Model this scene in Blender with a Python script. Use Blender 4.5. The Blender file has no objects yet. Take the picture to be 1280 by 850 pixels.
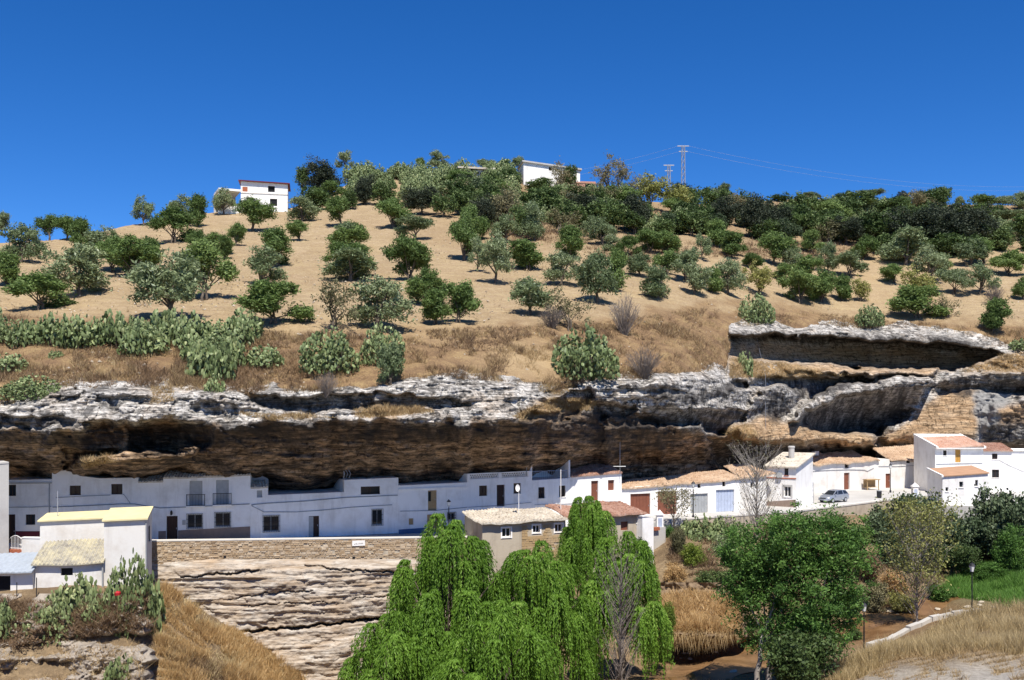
import bpy, math, random
import numpy as np
from mathutils import Vector, Matrix

# ------------------------------------------------------------------ camera, sky, sun
SC = bpy.context.scene
COL = SC.collection
F = 1250.0                     # focal length in photograph pixels (1280 wide)
HY = 510.0                     # photograph row of the horizon
cam_d = bpy.data.cameras.new('camera'); cam = bpy.data.objects.new('camera', cam_d); COL.objects.link(cam)
cam.location = (0, 0, 0); cam.rotation_euler = (math.radians(90), 0, 0)
cam_d.sensor_width = 36.0; cam_d.lens = F / 1280 * 36.0
cam_d.shift_y = (HY - 425.0) / 1280.0
cam_d.clip_start = 0.5; cam_d.clip_end = 6000
SC.camera = cam
SUN_EL, SUN_AZ = math.radians(60), math.radians(11)    # azimuth: to the right of straight behind the camera
sun_dir = Vector((math.sin(SUN_AZ) * math.cos(SUN_EL), -math.cos(SUN_AZ) * math.cos(SUN_EL), math.sin(SUN_EL)))
W = bpy.data.worlds.new('World'); SC.world = W; W.use_nodes = True
nt = W.node_tree; bg = nt.nodes['Background']
sky = nt.nodes.new('ShaderNodeTexSky'); sky.sky_type = 'NISHITA'; sky.sun_disc = False
sky.sun_elevation = SUN_EL; sky.sun_rotation = math.atan2(sun_dir.x, sun_dir.y)
sky.altitude = 2500; sky.air_density = 0.8; sky.dust_density = 0.3; sky.ozone_density = 5.0
hs_ = nt.nodes.new('ShaderNodeHueSaturation'); hs_.inputs['Saturation'].default_value = 1.28; hs_.inputs['Value'].default_value = 1.2; hs_.inputs['Hue'].default_value = 0.508
nt.links.new(sky.outputs[0], hs_.inputs['Color']); nt.links.new(hs_.outputs[0], bg.inputs[0]); bg.inputs[1].default_value = 0.096
sl = bpy.data.lights.new('sun', 'SUN'); sl.energy = 4.7; sl.angle = math.radians(0.5); sl.color = (1.0, 0.955, 0.88)
so = bpy.data.objects.new('sun', sl); COL.objects.link(so)
so.rotation_euler = sun_dir.to_track_quat('Z', 'Y').to_euler(); so.location = (30, -30, 80)
SC.view_settings.view_transform = 'Standard'; SC.view_settings.look = 'None'
SC.view_settings.exposure = 0.52; SC.view_settings.gamma = 1.0
SC.view_settings.use_curve_mapping = False
SC.render.engine = 'CYCLES'
SC.cycles.max_bounces = 10; SC.cycles.diffuse_bounces = 6

# ------------------------------------------------------------------ helpers
random.seed(7)
def P(x, y, d):                                   # photograph pixel + distance -> place
    return Vector(((x - 640) / F * d, d, (HY - y) / F * d))
def PX(x, d): return (x - 640) / F * d
def PZ(y, d): return (HY - y) / F * d

def _hash(ix, iy, iz, s):
    h = (ix.astype(np.int64) * 374761393 + iy.astype(np.int64) * 668265263 + iz.astype(np.int64) * 2147483647 + s * 974634777) & 0xffffffff
    h = ((h ^ (h >> 13)) * 1274126177) & 0xffffffff
    h = ((h ^ (h >> 16)) * 2246822519) & 0xffffffff
    return ((h ^ (h >> 15)) & 0xffff) / 65535.0
def vnoise(x, y, z=None, s=0):
    x = np.asarray(x, float); y = np.asarray(y, float); z = np.zeros_like(x) if z is None else np.asarray(z, float)
    ix, iy, iz = np.floor(x), np.floor(y), np.floor(z)
    fx, fy, fz = x - ix, y - iy, z - iz
    fx, fy, fz = [t * t * (3 - 2 * t) for t in (fx, fy, fz)]
    r = 0
    for a in (0, 1):
        wx = fx if a else 1 - fx
        for b in (0, 1):
            wy = fy if b else 1 - fy
            for c in (0, 1):
                wz = fz if c else 1 - fz
                r = r + _hash(ix + a, iy + b, iz + c, s) * wx * wy * wz
    return r * 2 - 1
def fbm(x, y, z=None, s=0, o=4, g=0.5):
    r, a, f = 0, 1.0, 1.0
    for i in range(o):
        r = r + a * vnoise(np.asarray(x) * f, np.asarray(y) * f, None if z is None else np.asarray(z) * f, s + i * 17)
        a *= g; f *= 2.03
    return r

def mesh_np(name, V, Q, smooth=False, attrs=None):
    """V (n,3), Q (m,3|4) -> mesh"""
    V = np.ascontiguousarray(V, np.float32); Q = np.ascontiguousarray(Q, np.int32)
    me = bpy.data.meshes.new(name); k = Q.shape[1]
    me.vertices.add(len(V)); me.vertices.foreach_set('co', V.ravel())
    me.loops.add(Q.size); me.loops.foreach_set('vertex_index', Q.ravel())
    me.polygons.add(len(Q)); me.polygons.foreach_set('loop_start', np.arange(0, Q.size, k, dtype=np.int32))
    try: me.polygons.foreach_set('loop_total', np.full(len(Q), k, np.int32))
    except Exception: pass
    me.polygons.foreach_set('use_smooth', np.full(len(Q), smooth, bool))
    for an, av in (attrs or {}).items():
        av = np.asarray(av, np.float32)
        if av.ndim == 1:
            a = me.attributes.new(an, 'FLOAT', 'POINT'); a.data.foreach_set('value', av)
        else:
            if av.shape[1] == 3: av = np.hstack([av, np.ones((len(av), 1), np.float32)])
            a = me.attributes.new(an, 'FLOAT_COLOR', 'POINT'); a.data.foreach_set('color', np.ascontiguousarray(av).ravel())
    me.update(calc_edges=True); me.validate()
    return me
def grid_faces(nr, nc, keep=None):
    i = np.arange(nr * nc).reshape(nr, nc)
    q = np.stack([i[:-1, :-1], i[1:, :-1], i[1:, 1:], i[:-1, 1:]], -1).reshape(-1, 4)
    if keep is not None: q = q[keep.reshape(-1)]
    return q
def compact(V, Q, attrs=None):
    u, inv = np.unique(Q, return_inverse=True)
    a = {k: np.asarray(v)[u] for k, v in (attrs or {}).items()}
    return V[u], inv.reshape(Q.shape), a

def tag(o, label=None, cat=None, group=None, kind=None):
    if label: o['label'] = label
    if cat: o['category'] = cat
    if group: o['group'] = group
    if kind: o['kind'] = kind
    return o
def link(name, me, mat=None, parent=None, loc=None):
    o = bpy.data.objects.new(name, me); COL.objects.link(o)
    if mat is not None: me.materials.clear(); me.materials.append(mat)
    if parent is not None: o.parent = parent
    if loc is not None: o.location = loc
    return o
def empty(name, loc, rz=0.0, sc=None):
    o = bpy.data.objects.new(name, None); COL.objects.link(o); o.location = loc; o.rotation_euler = (0, 0, rz)
    o.empty_display_size = 0.3
    if sc is not None: o.scale = sc if hasattr(sc, '__len__') else (sc, sc, sc)
    return o

class MB:
    """collects faces in world coordinates; build() links them as one mesh object"""
    def __init__(s): s.v = []; s.f = []
    def add(s, vs, fs):
        n = len(s.v); s.v += [tuple(p) for p in vs]; s.f += [tuple(i + n for i in f) for f in fs]; return s
    def quad(s, a, b, c, d): return s.add([a, b, c, d], [(0, 1, 2, 3)])
    def hexa(s, p):            # 8 corners: bottom 0-3, top 4-7
        return s.add(p, [(3, 2, 1, 0), (4, 5, 6, 7), (0, 1, 5, 4), (1, 2, 6, 5), (2, 3, 7, 6), (3, 0, 4, 7)])
    def box(s, x0, x1, y0, y1, z0, z1):
        return s.hexa([(x0, y0, z0), (x1, y0, z0), (x1, y1, z0), (x0, y1, z0), (x0, y0, z1), (x1, y0, z1), (x1, y1, z1), (x0, y1, z1)])
    def tube(s, pts, rad, n=6, cap=True):
        pts = [Vector(p) for p in pts]; m = len(pts)
        if not hasattr(rad, '__len__'): rad = [rad] * m
        base = len(s.v); ref = Vector((0.31, 0.95, 0.1))
        for i, p in enumerate(pts):
            t = (pts[min(i + 1, m - 1)] - pts[max(i - 1, 0)])
            if t.length < 1e-6: t = Vector((0, 0, 1))
            t.normalize(); a = t.cross(ref)
            if a.length < 0.05: a = t.cross(Vector((1, 0, 0)))
            a.normalize(); b = t.cross(a)
            for k in range(n):
                an = 2 * math.pi * k / n; s.v.append(tuple(p + (a * math.cos(an) + b * math.sin(an)) * rad[i]))
        for i in range(m - 1):
            for k in range(n):
                k2 = (k + 1) % n
                s.f.append((base + i * n + k, base + i * n + k2, base + (i + 1) * n + k2, base + (i + 1) * n + k))
        if cap:
            s.f.append(tuple(base + k for k in range(n))[::-1]); s.f.append(tuple(base + (m - 1) * n + k for k in range(n)))
        return s
    def lathe(s, c, prof, n=10):
        c = Vector(c); base = len(s.v)
        for (r, z) in prof:
            for k in range(n):
                a = 2 * math.pi * k / n; s.v.append((c.x + r * math.cos(a), c.y + r * math.sin(a), c.z + z))
        for i in range(len(prof) - 1):
            for k in range(n):
                k2 = (k + 1) % n
                s.f.append((base + i * n + k, base + i * n + k2, base + (i + 1) * n + k2, base + (i + 1) * n + k))
        s.f.append(tuple(base + k for k in range(n))[::-1]); s.f.append(tuple(base + (len(prof) - 1) * n + k for k in range(n)))
        return s
    def mesh(s, name, org=(0, 0, 0), smooth=False):
        o = Vector(org); me = bpy.data.meshes.new(name)
        me.from_pydata([tuple(Vector(p) - o) for p in s.v], [], s.f); me.update()
        if smooth:
            for p in me.polygons: p.use_smooth = True
        return me
    def build(s, name, mat, parent=None, org=None, smooth=False):
        if org is None:
            r = parent; org = Vector((0, 0, 0))
            while r is not None: org = org + Vector(r.location); r = r.parent
        return link(name, s.mesh(name, org, smooth), mat, parent)

# ------------------------------------------------------------------ materials
def new_mat(name, rough=0.85, spec=0.25):
    m = bpy.data.materials.new(name); m.use_nodes = True
    n = m.node_tree.nodes; b = n['Principled BSDF']; b.inputs['Roughness'].default_value = rough
    b.inputs['Specular IOR Level'].default_value = spec
    return m, m.node_tree, b
def N(t, typ, **kw):
    n = t.nodes.new(typ)
    for k, v in kw.items():
        if hasattr(n, k): setattr(n, k, v)
        else: n.inputs[k].default_value = v
    return n
def ramp(t, src, stops):
    r = t.nodes.new('ShaderNodeValToRGB'); e = r.color_ramp.elements
    while len(e) < len(stops): e.new(0.5)
    for i, (p, c) in enumerate(stops): e[i].position = p; e[i].color = (*c, 1) if len(c) == 3 else c
    t.links.new(src, r.inputs[0]); return r
def mixc(t, fac, a, b, mode='MIX'):
    m = t.nodes.new('ShaderNodeMix'); m.data_type = 'RGBA'; m.blend_type = mode
    for s, v in ((m.inputs[0], fac), (m.inputs[6], a), (m.inputs[7], b)):
        if hasattr(v, 'links') or isinstance(v, bpy.types.NodeSocket): t.links.new(v, s)
        elif hasattr(v, '__len__'): s.default_value = (*v, 1) if len(v) == 3 else v
        else: s.default_value = v
    return m.outputs[2]
def noise(t, scale, detail=4, rough=0.55, vec=None, dist=0.0):
    n = t.nodes.new('ShaderNodeTexNoise'); n.inputs['Scale'].default_value = scale; n.inputs['Detail'].default_value = detail
    n.inputs['Roughness'].default_value = rough; n.inputs['Distortion'].default_value = dist
    if vec is not None: t.links.new(vec, n.inputs['Vector'])
    return n.outputs[0]
def coords(t, scale=(1, 1, 1), obj=False):
    if obj: c = t.nodes.new('ShaderNodeTexCoord').outputs['Object']
    else: c = t.nodes.new('ShaderNodeNewGeometry').outputs['Position']
    m = t.nodes.new('ShaderNodeMapping'); m.inputs['Scale'].default_value = scale; t.links.new(c, m.inputs[0]); return m.outputs[0]
def bump(t, b, h, strength=0.5, dist=0.1):
    n = t.nodes.new('ShaderNodeBump'); n.inputs['Strength'].default_value = strength; n.inputs['Distance'].default_value = dist
    t.links.new(h, n.inputs['Height']); t.links.new(n.outputs[0], b.inputs['Normal'])
def attr(t, name):
    a = t.nodes.new('ShaderNodeAttribute'); a.attribute_name = name; return a
def math_n(t, op, a, b=None, clamp=False):
    m = t.nodes.new('ShaderNodeMath'); m.operation = op; m.use_clamp = clamp
    for i, v in enumerate((a, b)):
        if v is None: continue
        if isinstance(v, bpy.types.NodeSocket): t.links.new(v, m.inputs[i])
        else: m.inputs[i].default_value = v
    return m.outputs[0]

def mat_plain(name, col, rough=0.7, spec=0.3, var=0.12, scale=3.0, metal=0.0, bmp=0.0):
    m, t, b = new_mat(name, rough, spec)
    v = coords(t); n = noise(t, scale, 5, 0.6, v)
    c = ramp(t, n, [(0.3, tuple(x * (1 - var) for x in col)), (0.7, tuple(min(1, x * (1 + var)) for x in col))])
    t.links.new(c.outputs[0], b.inputs['Base Color']); b.inputs['Metallic'].default_value = metal
    if bmp: bump(t, b, n, bmp, 0.03)
    return m
def mat_wall(name, col, dirt=(0.45, 0.4, 0.33), amount=0.35, streak=0.4):
    m, t, b = new_mat(name, 0.9, 0.15)
    n1 = noise(t, 0.55, 6, 0.65, coords(t)); n2 = noise(t, 1.0, 5, 0.6, coords(t, (1.6, 1.6, 0.22))); n3 = noise(t, 7, 5, 0.6, coords(t))
    f1 = ramp(t, n1, [(0.48, (0, 0, 0)), (0.75, (1, 1, 1))]).outputs[0]
    f2 = ramp(t, n2, [(0.52, (0, 0, 0)), (0.78, (1, 1, 1))]).outputs[0]
    c = mixc(t, math_n(t, 'MULTIPLY', f1, amount), col, dirt)
    c = mixc(t, math_n(t, 'MULTIPLY', f2, streak * amount), c, tuple(x * 0.75 for x in dirt))
    c = mixc(t, 0.12, c, n3, 'SOFT_LIGHT')
    t.links.new(c, b.inputs['Base Color']); bump(t, b, n3, 0.25, 0.03)
    return m
def mat_leaf(name, c1, c2, c3=None, trans=0.35, rough=0.55, spec=0.25, objvar=0.35):
    m = bpy.data.materials.new(name); m.use_nodes = True; t = m.node_tree; t.nodes.clear()
    out = t.nodes.new('ShaderNodeOutputMaterial')
    r = attr(t, 'rnd').outputs['Fac']; oi = t.nodes.new('ShaderNodeObjectInfo').outputs['Random']
    stops = [(0.0, c1), (1.0, c2)] if c3 is None else [(0.0, c1), (0.75, c2), (1.0, c3)]
    c = ramp(t, r, stops).outputs[0]
    k = ramp(t, oi, [(0, (1 - objvar, 1 - objvar * 0.9, 1 - objvar)), (0.5, (1, 1, 1)), (1, (1 + objvar * 0.55, 1 + objvar * 0.35, 1 + objvar * 0.5))]).outputs[0]
    c = mixc(t, 1.0, c, k, 'MULTIPLY')
    p = t.nodes.new('ShaderNodeBsdfPrincipled'); p.inputs['Roughness'].default_value = rough; p.inputs['Specular IOR Level'].default_value = spec
    t.links.new(c, p.inputs['Base Color'])
    tr = t.nodes.new('ShaderNodeBsdfTranslucent'); t.links.new(c, tr.inputs[0])
    mx = t.nodes.new('ShaderNodeMixShader'); mx.inputs[0].default_value = trans
    t.links.new(p.outputs[0], mx.inputs[1]); t.links.new(tr.outputs[0], mx.inputs[2]); t.links.new(mx.outputs[0], out.inputs[0])
    return m

M = {}
M['white'] = mat_wall('whitewash', (0.91, 0.88, 0.83), (0.52, 0.46, 0.38), amount=0.45, streak=.9)
M['white_old'] = mat_wall('weathered_whitewash', (0.76, 0.73, 0.68), (0.42, 0.35, 0.27), 0.55, 0.8)
M['white_warm'] = mat_wall('warm_whitewash', (0.74, 0.71, 0.65), (0.5, 0.42, 0.33), 0.5, 0.6)
M['grey_wall'] = mat_wall('grey_render', (0.5, 0.48, 0.45), (0.36, 0.33, 0.3), 0.5, 0.6)
M['ochre_wall'] = mat_wall('ochre_stone_wall', (0.42, 0.29, 0.15), (0.5, 0.42, 0.3), 0.8, 0.4)
M['render_old'] = mat_wall('old_render', (0.48, 0.41, 0.31), (0.3, 0.24, 0.18), 0.8, 0.9)
M['plinth_brown'] = mat_plain('brown_plinth_paint', (0.26, 0.19, 0.15), 0.8)
M['plinth_red'] = mat_plain('dark_red_plinth_paint', (0.13, 0.02, 0.03), 0.7)
M['plinth_blue'] = mat_plain('blue_plinth_paint', (0.07, 0.13, 0.24), 0.7)
M['yellow_roof'] = mat_plain('yellow_roof_coating', (0.70, 0.61, 0.34), 0.7, var=0.1, scale=1.5)
M['terracotta'] = mat_plain('terracotta_flat_roof', (0.46, 0.27, 0.16), 0.8, var=0.12, scale=1.2)
M['wood_dark'] = mat_plain('dark_wood', (0.045, 0.022, 0.014), 0.6)
M['wood_brown'] = mat_plain('red_brown_wood', (0.20, 0.072, 0.042), 0.6)
M['wood_tan'] = mat_plain('tan_wood', (0.40, 0.27, 0.13), 0.6)
M['wood_yellow'] = mat_plain('varnished_yellow_wood', (0.5, 0.27, 0.06), 0.5)
M['iron'] = mat_plain('black_iron', (0.03, 0.03, 0.033), 0.5, metal=0.3)
M['steel'] = mat_plain('galvanised_steel', (0.45, 0.46, 0.48), 0.5, metal=0.4)
M['grey_metal'] = mat_plain('grey_painted_metal', (0.33, 0.34, 0.34), 0.5)
M['blue_grey_metal'] = mat_plain('blue_grey_painted_metal', (0.42, 0.47, 0.58), 0.5)
M['blind'] = mat_plain('roller_blind', (0.42, 0.42, 0.40), 0.6)
M['void'] = mat_plain('dark_interior', (0.012, 0.012, 0.014), 0.9)
M['cable'] = mat_plain('grey_cable', (0.18, 0.19, 0.22), 0.7)
M['concrete'] = mat_wall('concrete', (0.50, 0.47, 0.42), (0.3, 0.27, 0.23), 0.6, 0.5)
M['coping'] = mat_wall('pale_coping', (0.68, 0.64, 0.57), (0.4, 0.35, 0.3), 0.4, 0.2)
M['pink_brick'] = mat_plain('pink_brick', (0.48, 0.25, 0.17), 0.9, var=0.25, scale=5)
M['brick_red'] = mat_plain('red_brick', (0.38, 0.12, 0.06), 0.9, var=0.25, scale=6)
def mat_glass():
    m, t, b = new_mat('window_glass', 0.08, 0.5); b.inputs['Base Color'].default_value = (0.02, 0.024, 0.03, 1); return m
M['glass'] = mat_glass()
def mat_tiles(name, a, bcol, c):
    m, t, b = new_mat(name, 0.9, 0.15)
    n1 = noise(t, 3.2, 5, 0.7, coords(t)); n2 = noise(t, 0.6, 4, 0.6, coords(t)); n3 = noise(t, 14, 3, 0.6, coords(t))
    c1 = ramp(t, n1, [(0.32, c), (0.5, a), (0.68, bcol)]).outputs[0]
    c2 = mixc(t, math_n(t, 'MULTIPLY', ramp(t, n2, [(0.45, (0, 0, 0)), (0.7, (1, 1, 1))]).outputs[0], 0.5), c1, tuple(x * 1.25 for x in bcol))
    t.links.new(c2, b.inputs['Base Color']); bump(t, b, n3, 0.4, 0.03); return m
M['tile_tan'] = mat_tiles('sun_bleached_roof_tile', (0.50, 0.34, 0.22), (0.58, 0.46, 0.33), (0.26, 0.17, 0.11))
M['tile_pale'] = mat_tiles('pale_lichened_roof_tile', (0.55, 0.48, 0.38), (0.62, 0.57, 0.48), (0.22, 0.18, 0.14))
M['tile_red'] = mat_tiles('red_brown_roof_tile', (0.36, 0.19, 0.13), (0.46, 0.32, 0.25), (0.18, 0.1, 0.07))
M['tile_pink'] = mat_tiles('pink_roof_tile', (0.55, 0.33, 0.23), (0.62, 0.45, 0.35), (0.4, 0.2, 0.13))
M['corrugated'] = mat_tiles('lichened_fibre_cement', (0.36, 0.33, 0.27), (0.5, 0.44, 0.27), (0.17, 0.15, 0.12))
M['tin'] = mat_plain('galvanised_tin_sheet', (0.42, 0.46, 0.50), 0.45, metal=0.2)
# ------------------------------------------------------------------ hillside and cliff: one depth table over (pixel column, pixel row)
XA, XB, YA, YB = -260, 1540, 190, 680
gx = np.arange(XA, XB + 1); gy = np.arange(YA, YB + 1)
GX, GY = np.meshgrid(gx, gy)
cols = {   # column -> rows (top to bottom) and distances
 -260: [(190, 230), (306, 165), (350, 130), (400, 103), (470, 86), (500, 81), (530, 79.5), (560, 81), (585, 83.5), (605, 88), (640, 93)],
 0:    [(190, 235), (302, 168), (350, 131), (400, 104), (470, 87), (500, 82.5), (512, 80.5), (540, 79.5), (555, 80.5), (575, 83.0), (592, 88), (605, 91), (640, 93)],
 90:   [(190, 240), (296, 178), (350, 132), (400, 105), (460, 89), (482, 84.0), (525, 80.5), (536, 80.5), (548, 82.5), (570, 83.5), (585, 86), (600, 90), (640, 94)],
 160:  [(190, 245), (282, 195), (350, 133), (400, 105), (460, 90), (480, 84.5), (510, 82.5), (528, 81.0), (540, 82.5), (562, 84.5), (580, 85.5), (596, 88), (608, 92), (640, 95)],
 270:  [(190, 255), (264, 225), (300, 176), (350, 134), (400, 107), (465, 90), (490, 85.2), (512, 84.5), (528, 82.3), (545, 84.2), (570, 86.5), (590, 89.5), (606, 94), (640, 97)],
 400:  [(190, 275), (250, 240), (300, 178), (350, 137), (400, 108), (465, 92), (486, 87), (492, 86.2), (512, 86.3), (528, 84.2), (545, 86.2), (570, 89), (595, 92.5), (615, 97), (640, 100)],
 545:  [(190, 290), (217, 262), (270, 211), (300, 181), (350, 141), (405, 109), (450, 97), (468, 91.5), (500, 89.5), (530, 87.4), (545, 89.2), (570, 92.5), (592, 97), (612, 101), (640, 104)],
 650:  [(190, 290), (226, 262), (270, 214), (300, 185), (350, 145), (402, 113), (450, 100), (478, 95), (500, 93.0), (526, 90.6), (545, 92.6), (565, 95.5), (585, 100), (605, 105), (640, 107)],
 745:  [(190, 290), (243, 255), (270, 224), (300, 191), (350, 149), (400, 119), (450, 105), (476, 101.2), (500, 100.8), (520, 101), (545, 102), (570, 104.5), (588, 108), (610, 111), (640, 113)],
 850:  [(190, 305), (254, 263), (300, 200), (350, 160), (395, 133), (440, 116), (466, 108), (500, 106), (520, 106), (545, 108), (565, 111), (582, 115.5), (600, 117), (640, 118)],
 930:  [(190, 310), (252, 270), (300, 208), (350, 172), (395, 148), (412, 141), (450, 131), (465, 127), (500, 122), (520, 121), (545, 120), (555, 120.5), (570, 123.5), (590, 126), (640, 127)],
 1000: [(190, 320), (248, 282), (300, 217), (350, 183), (400, 156), (412, 153), (455, 147), (470, 143), (500, 139), (540, 134), (552, 132.5), (570, 136.5), (590, 139), (640, 140)],
 1060: [(190, 330), (250, 290), (300, 227), (350, 190), (405, 159), (455, 154), (470, 151), (500, 148), (540, 146), (560, 147), (575, 149), (640, 151)],
 1160: [(190, 335), (254, 295), (300, 231), (350, 192), (410, 160), (455, 154), (470, 152), (500, 150), (540, 149), (560, 149), (580, 150), (640, 151)],
 1280: [(190, 340), (256, 300), (300, 233), (350, 192), (400, 163), (440, 154), (470, 150), (500, 148), (540, 147), (580, 147.5), (640, 149)],
 1540: [(190, 340), (262, 300), (300, 233), (350, 192), (400, 163), (440, 152), (470, 148), (500, 146), (540, 145), (580, 146), (640, 147)]}
ks = sorted(cols)
CT = np.stack([np.interp(gy, [p[0] for p in cols[k]], [p[1] for p in cols[k]]) for k in ks], 1)   # rows x key columns
G = np.empty(GX.shape)
for j in range(len(gy)): G[j] = np.interp(gx, ks, CT[j])
def blur(a, r, ax):
    k = np.exp(-0.5 * (np.arange(-3 * r, 3 * r + 1) / r) ** 2); k /= k.sum()
    pad = [(0, 0), (0, 0)]; pad[ax] = (3 * r, 3 * r)
    return np.apply_along_axis(lambda v: np.convolve(v, k, 'valid'), ax, np.pad(a, pad, 'edge'))
G = blur(G, 14, 1); G = blur(G, 2, 0)
def curve(pts): return np.interp(gx, [p[0] for p in pts], [p[1] for p in pts])
Y_CREST = curve([(-260, 312), (-60, 305), (0, 303), (60, 301), (110, 294), (150, 284), (210, 272), (270, 265), (360, 261), (400, 249), (450, 222), (550, 218), (600, 220), (650, 228), (720, 236), (760, 246), (850, 256), (940, 253), (1000, 248), (1100, 253), (1200, 256), (1280, 257), (1540, 264)])
Y_TOP = curve([(-260, 505), (0, 509), (40, 502), (66, 488), (90, 482), (150, 480), (250, 483), (290, 491), (350, 488), (400, 488), (460, 483), (510, 475), (545, 468), (600, 474), (640, 478), (700, 483), (745, 477), (790, 475), (820, 471), (860, 465), (908, 461), (911, 411), (914, 407), (960, 408), (1030, 410), (1120, 412), (1200, 417), (1255, 437), (1290, 441), (1540, 450)])
Y_TIP = curve([(-260, 535), (0, 541), (100, 538), (170, 532), (260, 530), (330, 528), (420, 529), (540, 531), (640, 526), (670, 515), (700, 512), (760, 520), (830, 522), (870, 545), (930, 548), (1000, 556), (1100, 562), (1160, 590), (1230, 552), (1540, 552)])
# smooth sub-pixel wobble of the cliff top
wob = fbm(gx / 23.0, gx * 0, s=3, o=4) * 4.0
Y_TOPW = Y_TOP + wob
Y_TIPW = Y_TIP + fbm(gx / 17.0, gx * 0 + 9, s=8, o=4) * 4.0

def inpoly(poly, x, y):
    r = np.zeros(x.shape, bool); n = len(poly)
    for i in range(n):
        (x1, y1), (x2, y2) = poly[i], poly[(i + 1) % n]
        if y1 == y2: continue
        c = ((y1 > y) != (y2 > y)) & (x < (x2 - x1) * (y - y1) / (y2 - y1) + x1); r ^= c
    return r
WX = GX + fbm(GX / 14.0, GY / 9.0, s=21, o=3) * 4.5; WY = GY + fbm(GX / 17.0, GY / 8.0, s=22, o=3) * 3.5
def soft(poly, r=1):
    m = inpoly(poly, WX, WY).astype(float)
    ys, xs = np.where(m > 0)
    if len(ys) == 0: return m
    return blur(blur(m, r, 0), r, 1)
FEAT = np.zeros(G.shape)
def feat(poly, o0, ga=0.0, gb=0.0, r=1, rep=True):
    """offset in metres o0 + ga*(x-x0) + gb*(y-y0) inside the outline; replaces earlier offsets"""
    global FEAT
    m = soft(poly, r); x0 = min(p[0] for p in poly); y0 = min(p[1] for p in poly)
    off = o0 + ga * (GX - x0) + gb * (GY - y0)
    FEAT = FEAT * (1 - m) + off * m if rep else FEAT + off * m
# left half: recesses and the lower ledge
feat([(300, 492), (345, 497), (395, 494), (470, 491), (545, 496), (590, 505), (560, 510), (470, 509), (430, 513), (385, 517), (330, 512)], 1.9, 0, 0.01)
feat([(0, 519), (60, 521), (95, 524), (92, 531), (40, 534), (-60, 532), (-60, 520)], 1.1)
feat([(105, 527), (140, 525), (152, 533), (150, 539), (108, 537)], 1.0)
feat([(160, 525), (200, 527), (262, 529), (262, 560), (238, 563), (200, 570), (168, 566), (160, 545)], 1.3, 0, 0.02, 2)
feat([(180, 540), (192, 537), (196, 560), (184, 562)], 0.6, rep=False)
feat([(80, 560), (130, 563), (165, 567), (130, 571), (95, 575), (82, 585)], 2.2)
feat([(96, 574), (122, 568), (168, 564), (205, 565), (236, 561), (250, 559), (243, 577), (212, 590), (140, 597), (104, 590)], -3.9, 0.004, 0.08)
feat([(97, 577), (122, 569), (168, 565), (205, 566), (236, 562), (252, 559), (246, 568), (212, 574), (168, 576), (122, 579)], -2.4, 0.004, -0.15)
feat([(60, 540), (85, 575), (72, 582), (50, 560)], -0.9, 0, 0.03, rep=False)
feat([(690, 500), (712, 488), (745, 486), (742, 500), (725, 520), (700, 527)], 1.8, 0, 0.02)
feat([(737, 507), (760, 503), (795, 508), (780, 520), (752, 523)], 1.6)
feat([(660, 512), (705, 518), (695, 527), (660, 524)], 1.2)
feat([(730, 478), (765, 473), (800, 476), (795, 500), (770, 505), (745, 498)], -1.2, 0, 0.02, 2)
feat([(680, 488), (715, 476), (722, 482), (690, 496)], 1.4)
# right half
feat([(815, 470), (862, 466), (900, 472), (902, 490), (862, 506), (815, 500)], -1.8, 0, 0.05, 2)
feat([(800, 508), (858, 509), (935, 513), (932, 524), (905, 540), (880, 543), (850, 530), (800, 530)], 0.2, 0, 0.09)
feat([(902, 487), (938, 488), (938, 507), (900, 507)], -0.4, 0, 0.04)
feat([(842, 533), (880, 530), (882, 545), (860, 552), (838, 545)], -2.2, 0, 0.12)
feat([(915, 478), (930, 476), (935, 487), (918, 488)], 2.2)
feat([(938, 492), (948, 480), (960, 495), (958, 500)], -1.0, 0, 0.02)
feat([(945, 470), (1100, 471), (1090, 479), (1040, 488), (1025, 500), (1000, 500), (996, 487), (975, 482), (948, 486), (935, 483)], 3.0, 0, 0.03)
feat([(958, 488), (972, 482), (996, 490), (998, 503), (982, 520), (970, 530), (940, 520), (938, 500)], -4.4, 0.02, 0.115)
feat([(1000, 524), (1012, 510), (1050, 494), (1110, 485), (1165, 473), (1152, 500), (1136, 520), (1112, 532), (1097, 545), (1030, 540), (1000, 538)], -7.0, 0.012, 0.16)
feat([(985, 528), (1010, 505), (1048, 478), (1056, 477), (1064, 481), (1160, 467), (1165, 474), (1110, 486), (1050, 495), (1012, 511), (1000, 526)], -5.4, 0.010, -0.02)
feat([(920, 535), (955, 523), (1000, 532), (1030, 541), (1095, 546), (1098, 557), (1060, 556), (1000, 553), (925, 552)], -2.2, 0, -0.06, 2)
feat([(880, 548), (925, 553), (1000, 555), (1060, 557), (1098, 559), (1095, 575), (1060, 585), (900, 590)], 0.6, 0, 0.09)
feat([(1098, 548), (1118, 545), (1112, 575), (1095, 575)], 1.5)
feat([(1174, 476), (1188, 468), (1235, 466), (1300, 462), (1300, 497), (1262, 491), (1220, 488), (1190, 498), (1174, 496)], -2.6, 0, 0.15)
feat([(1240, 508), (1262, 500), (1300, 496), (1300, 560), (1236, 556), (1230, 545)], -2.0, -0.02, 0.03, 2)
feat([(1230, 551), (1300, 553), (1300, 575), (1228, 570)], 0.2, 0, 0.12)
feat([(1105, 548), (1135, 528), (1160, 506), (1190, 492), (1218, 488), (1222, 546), (1110, 556)], -0.5, 0.004, -0.012, 3)
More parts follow.
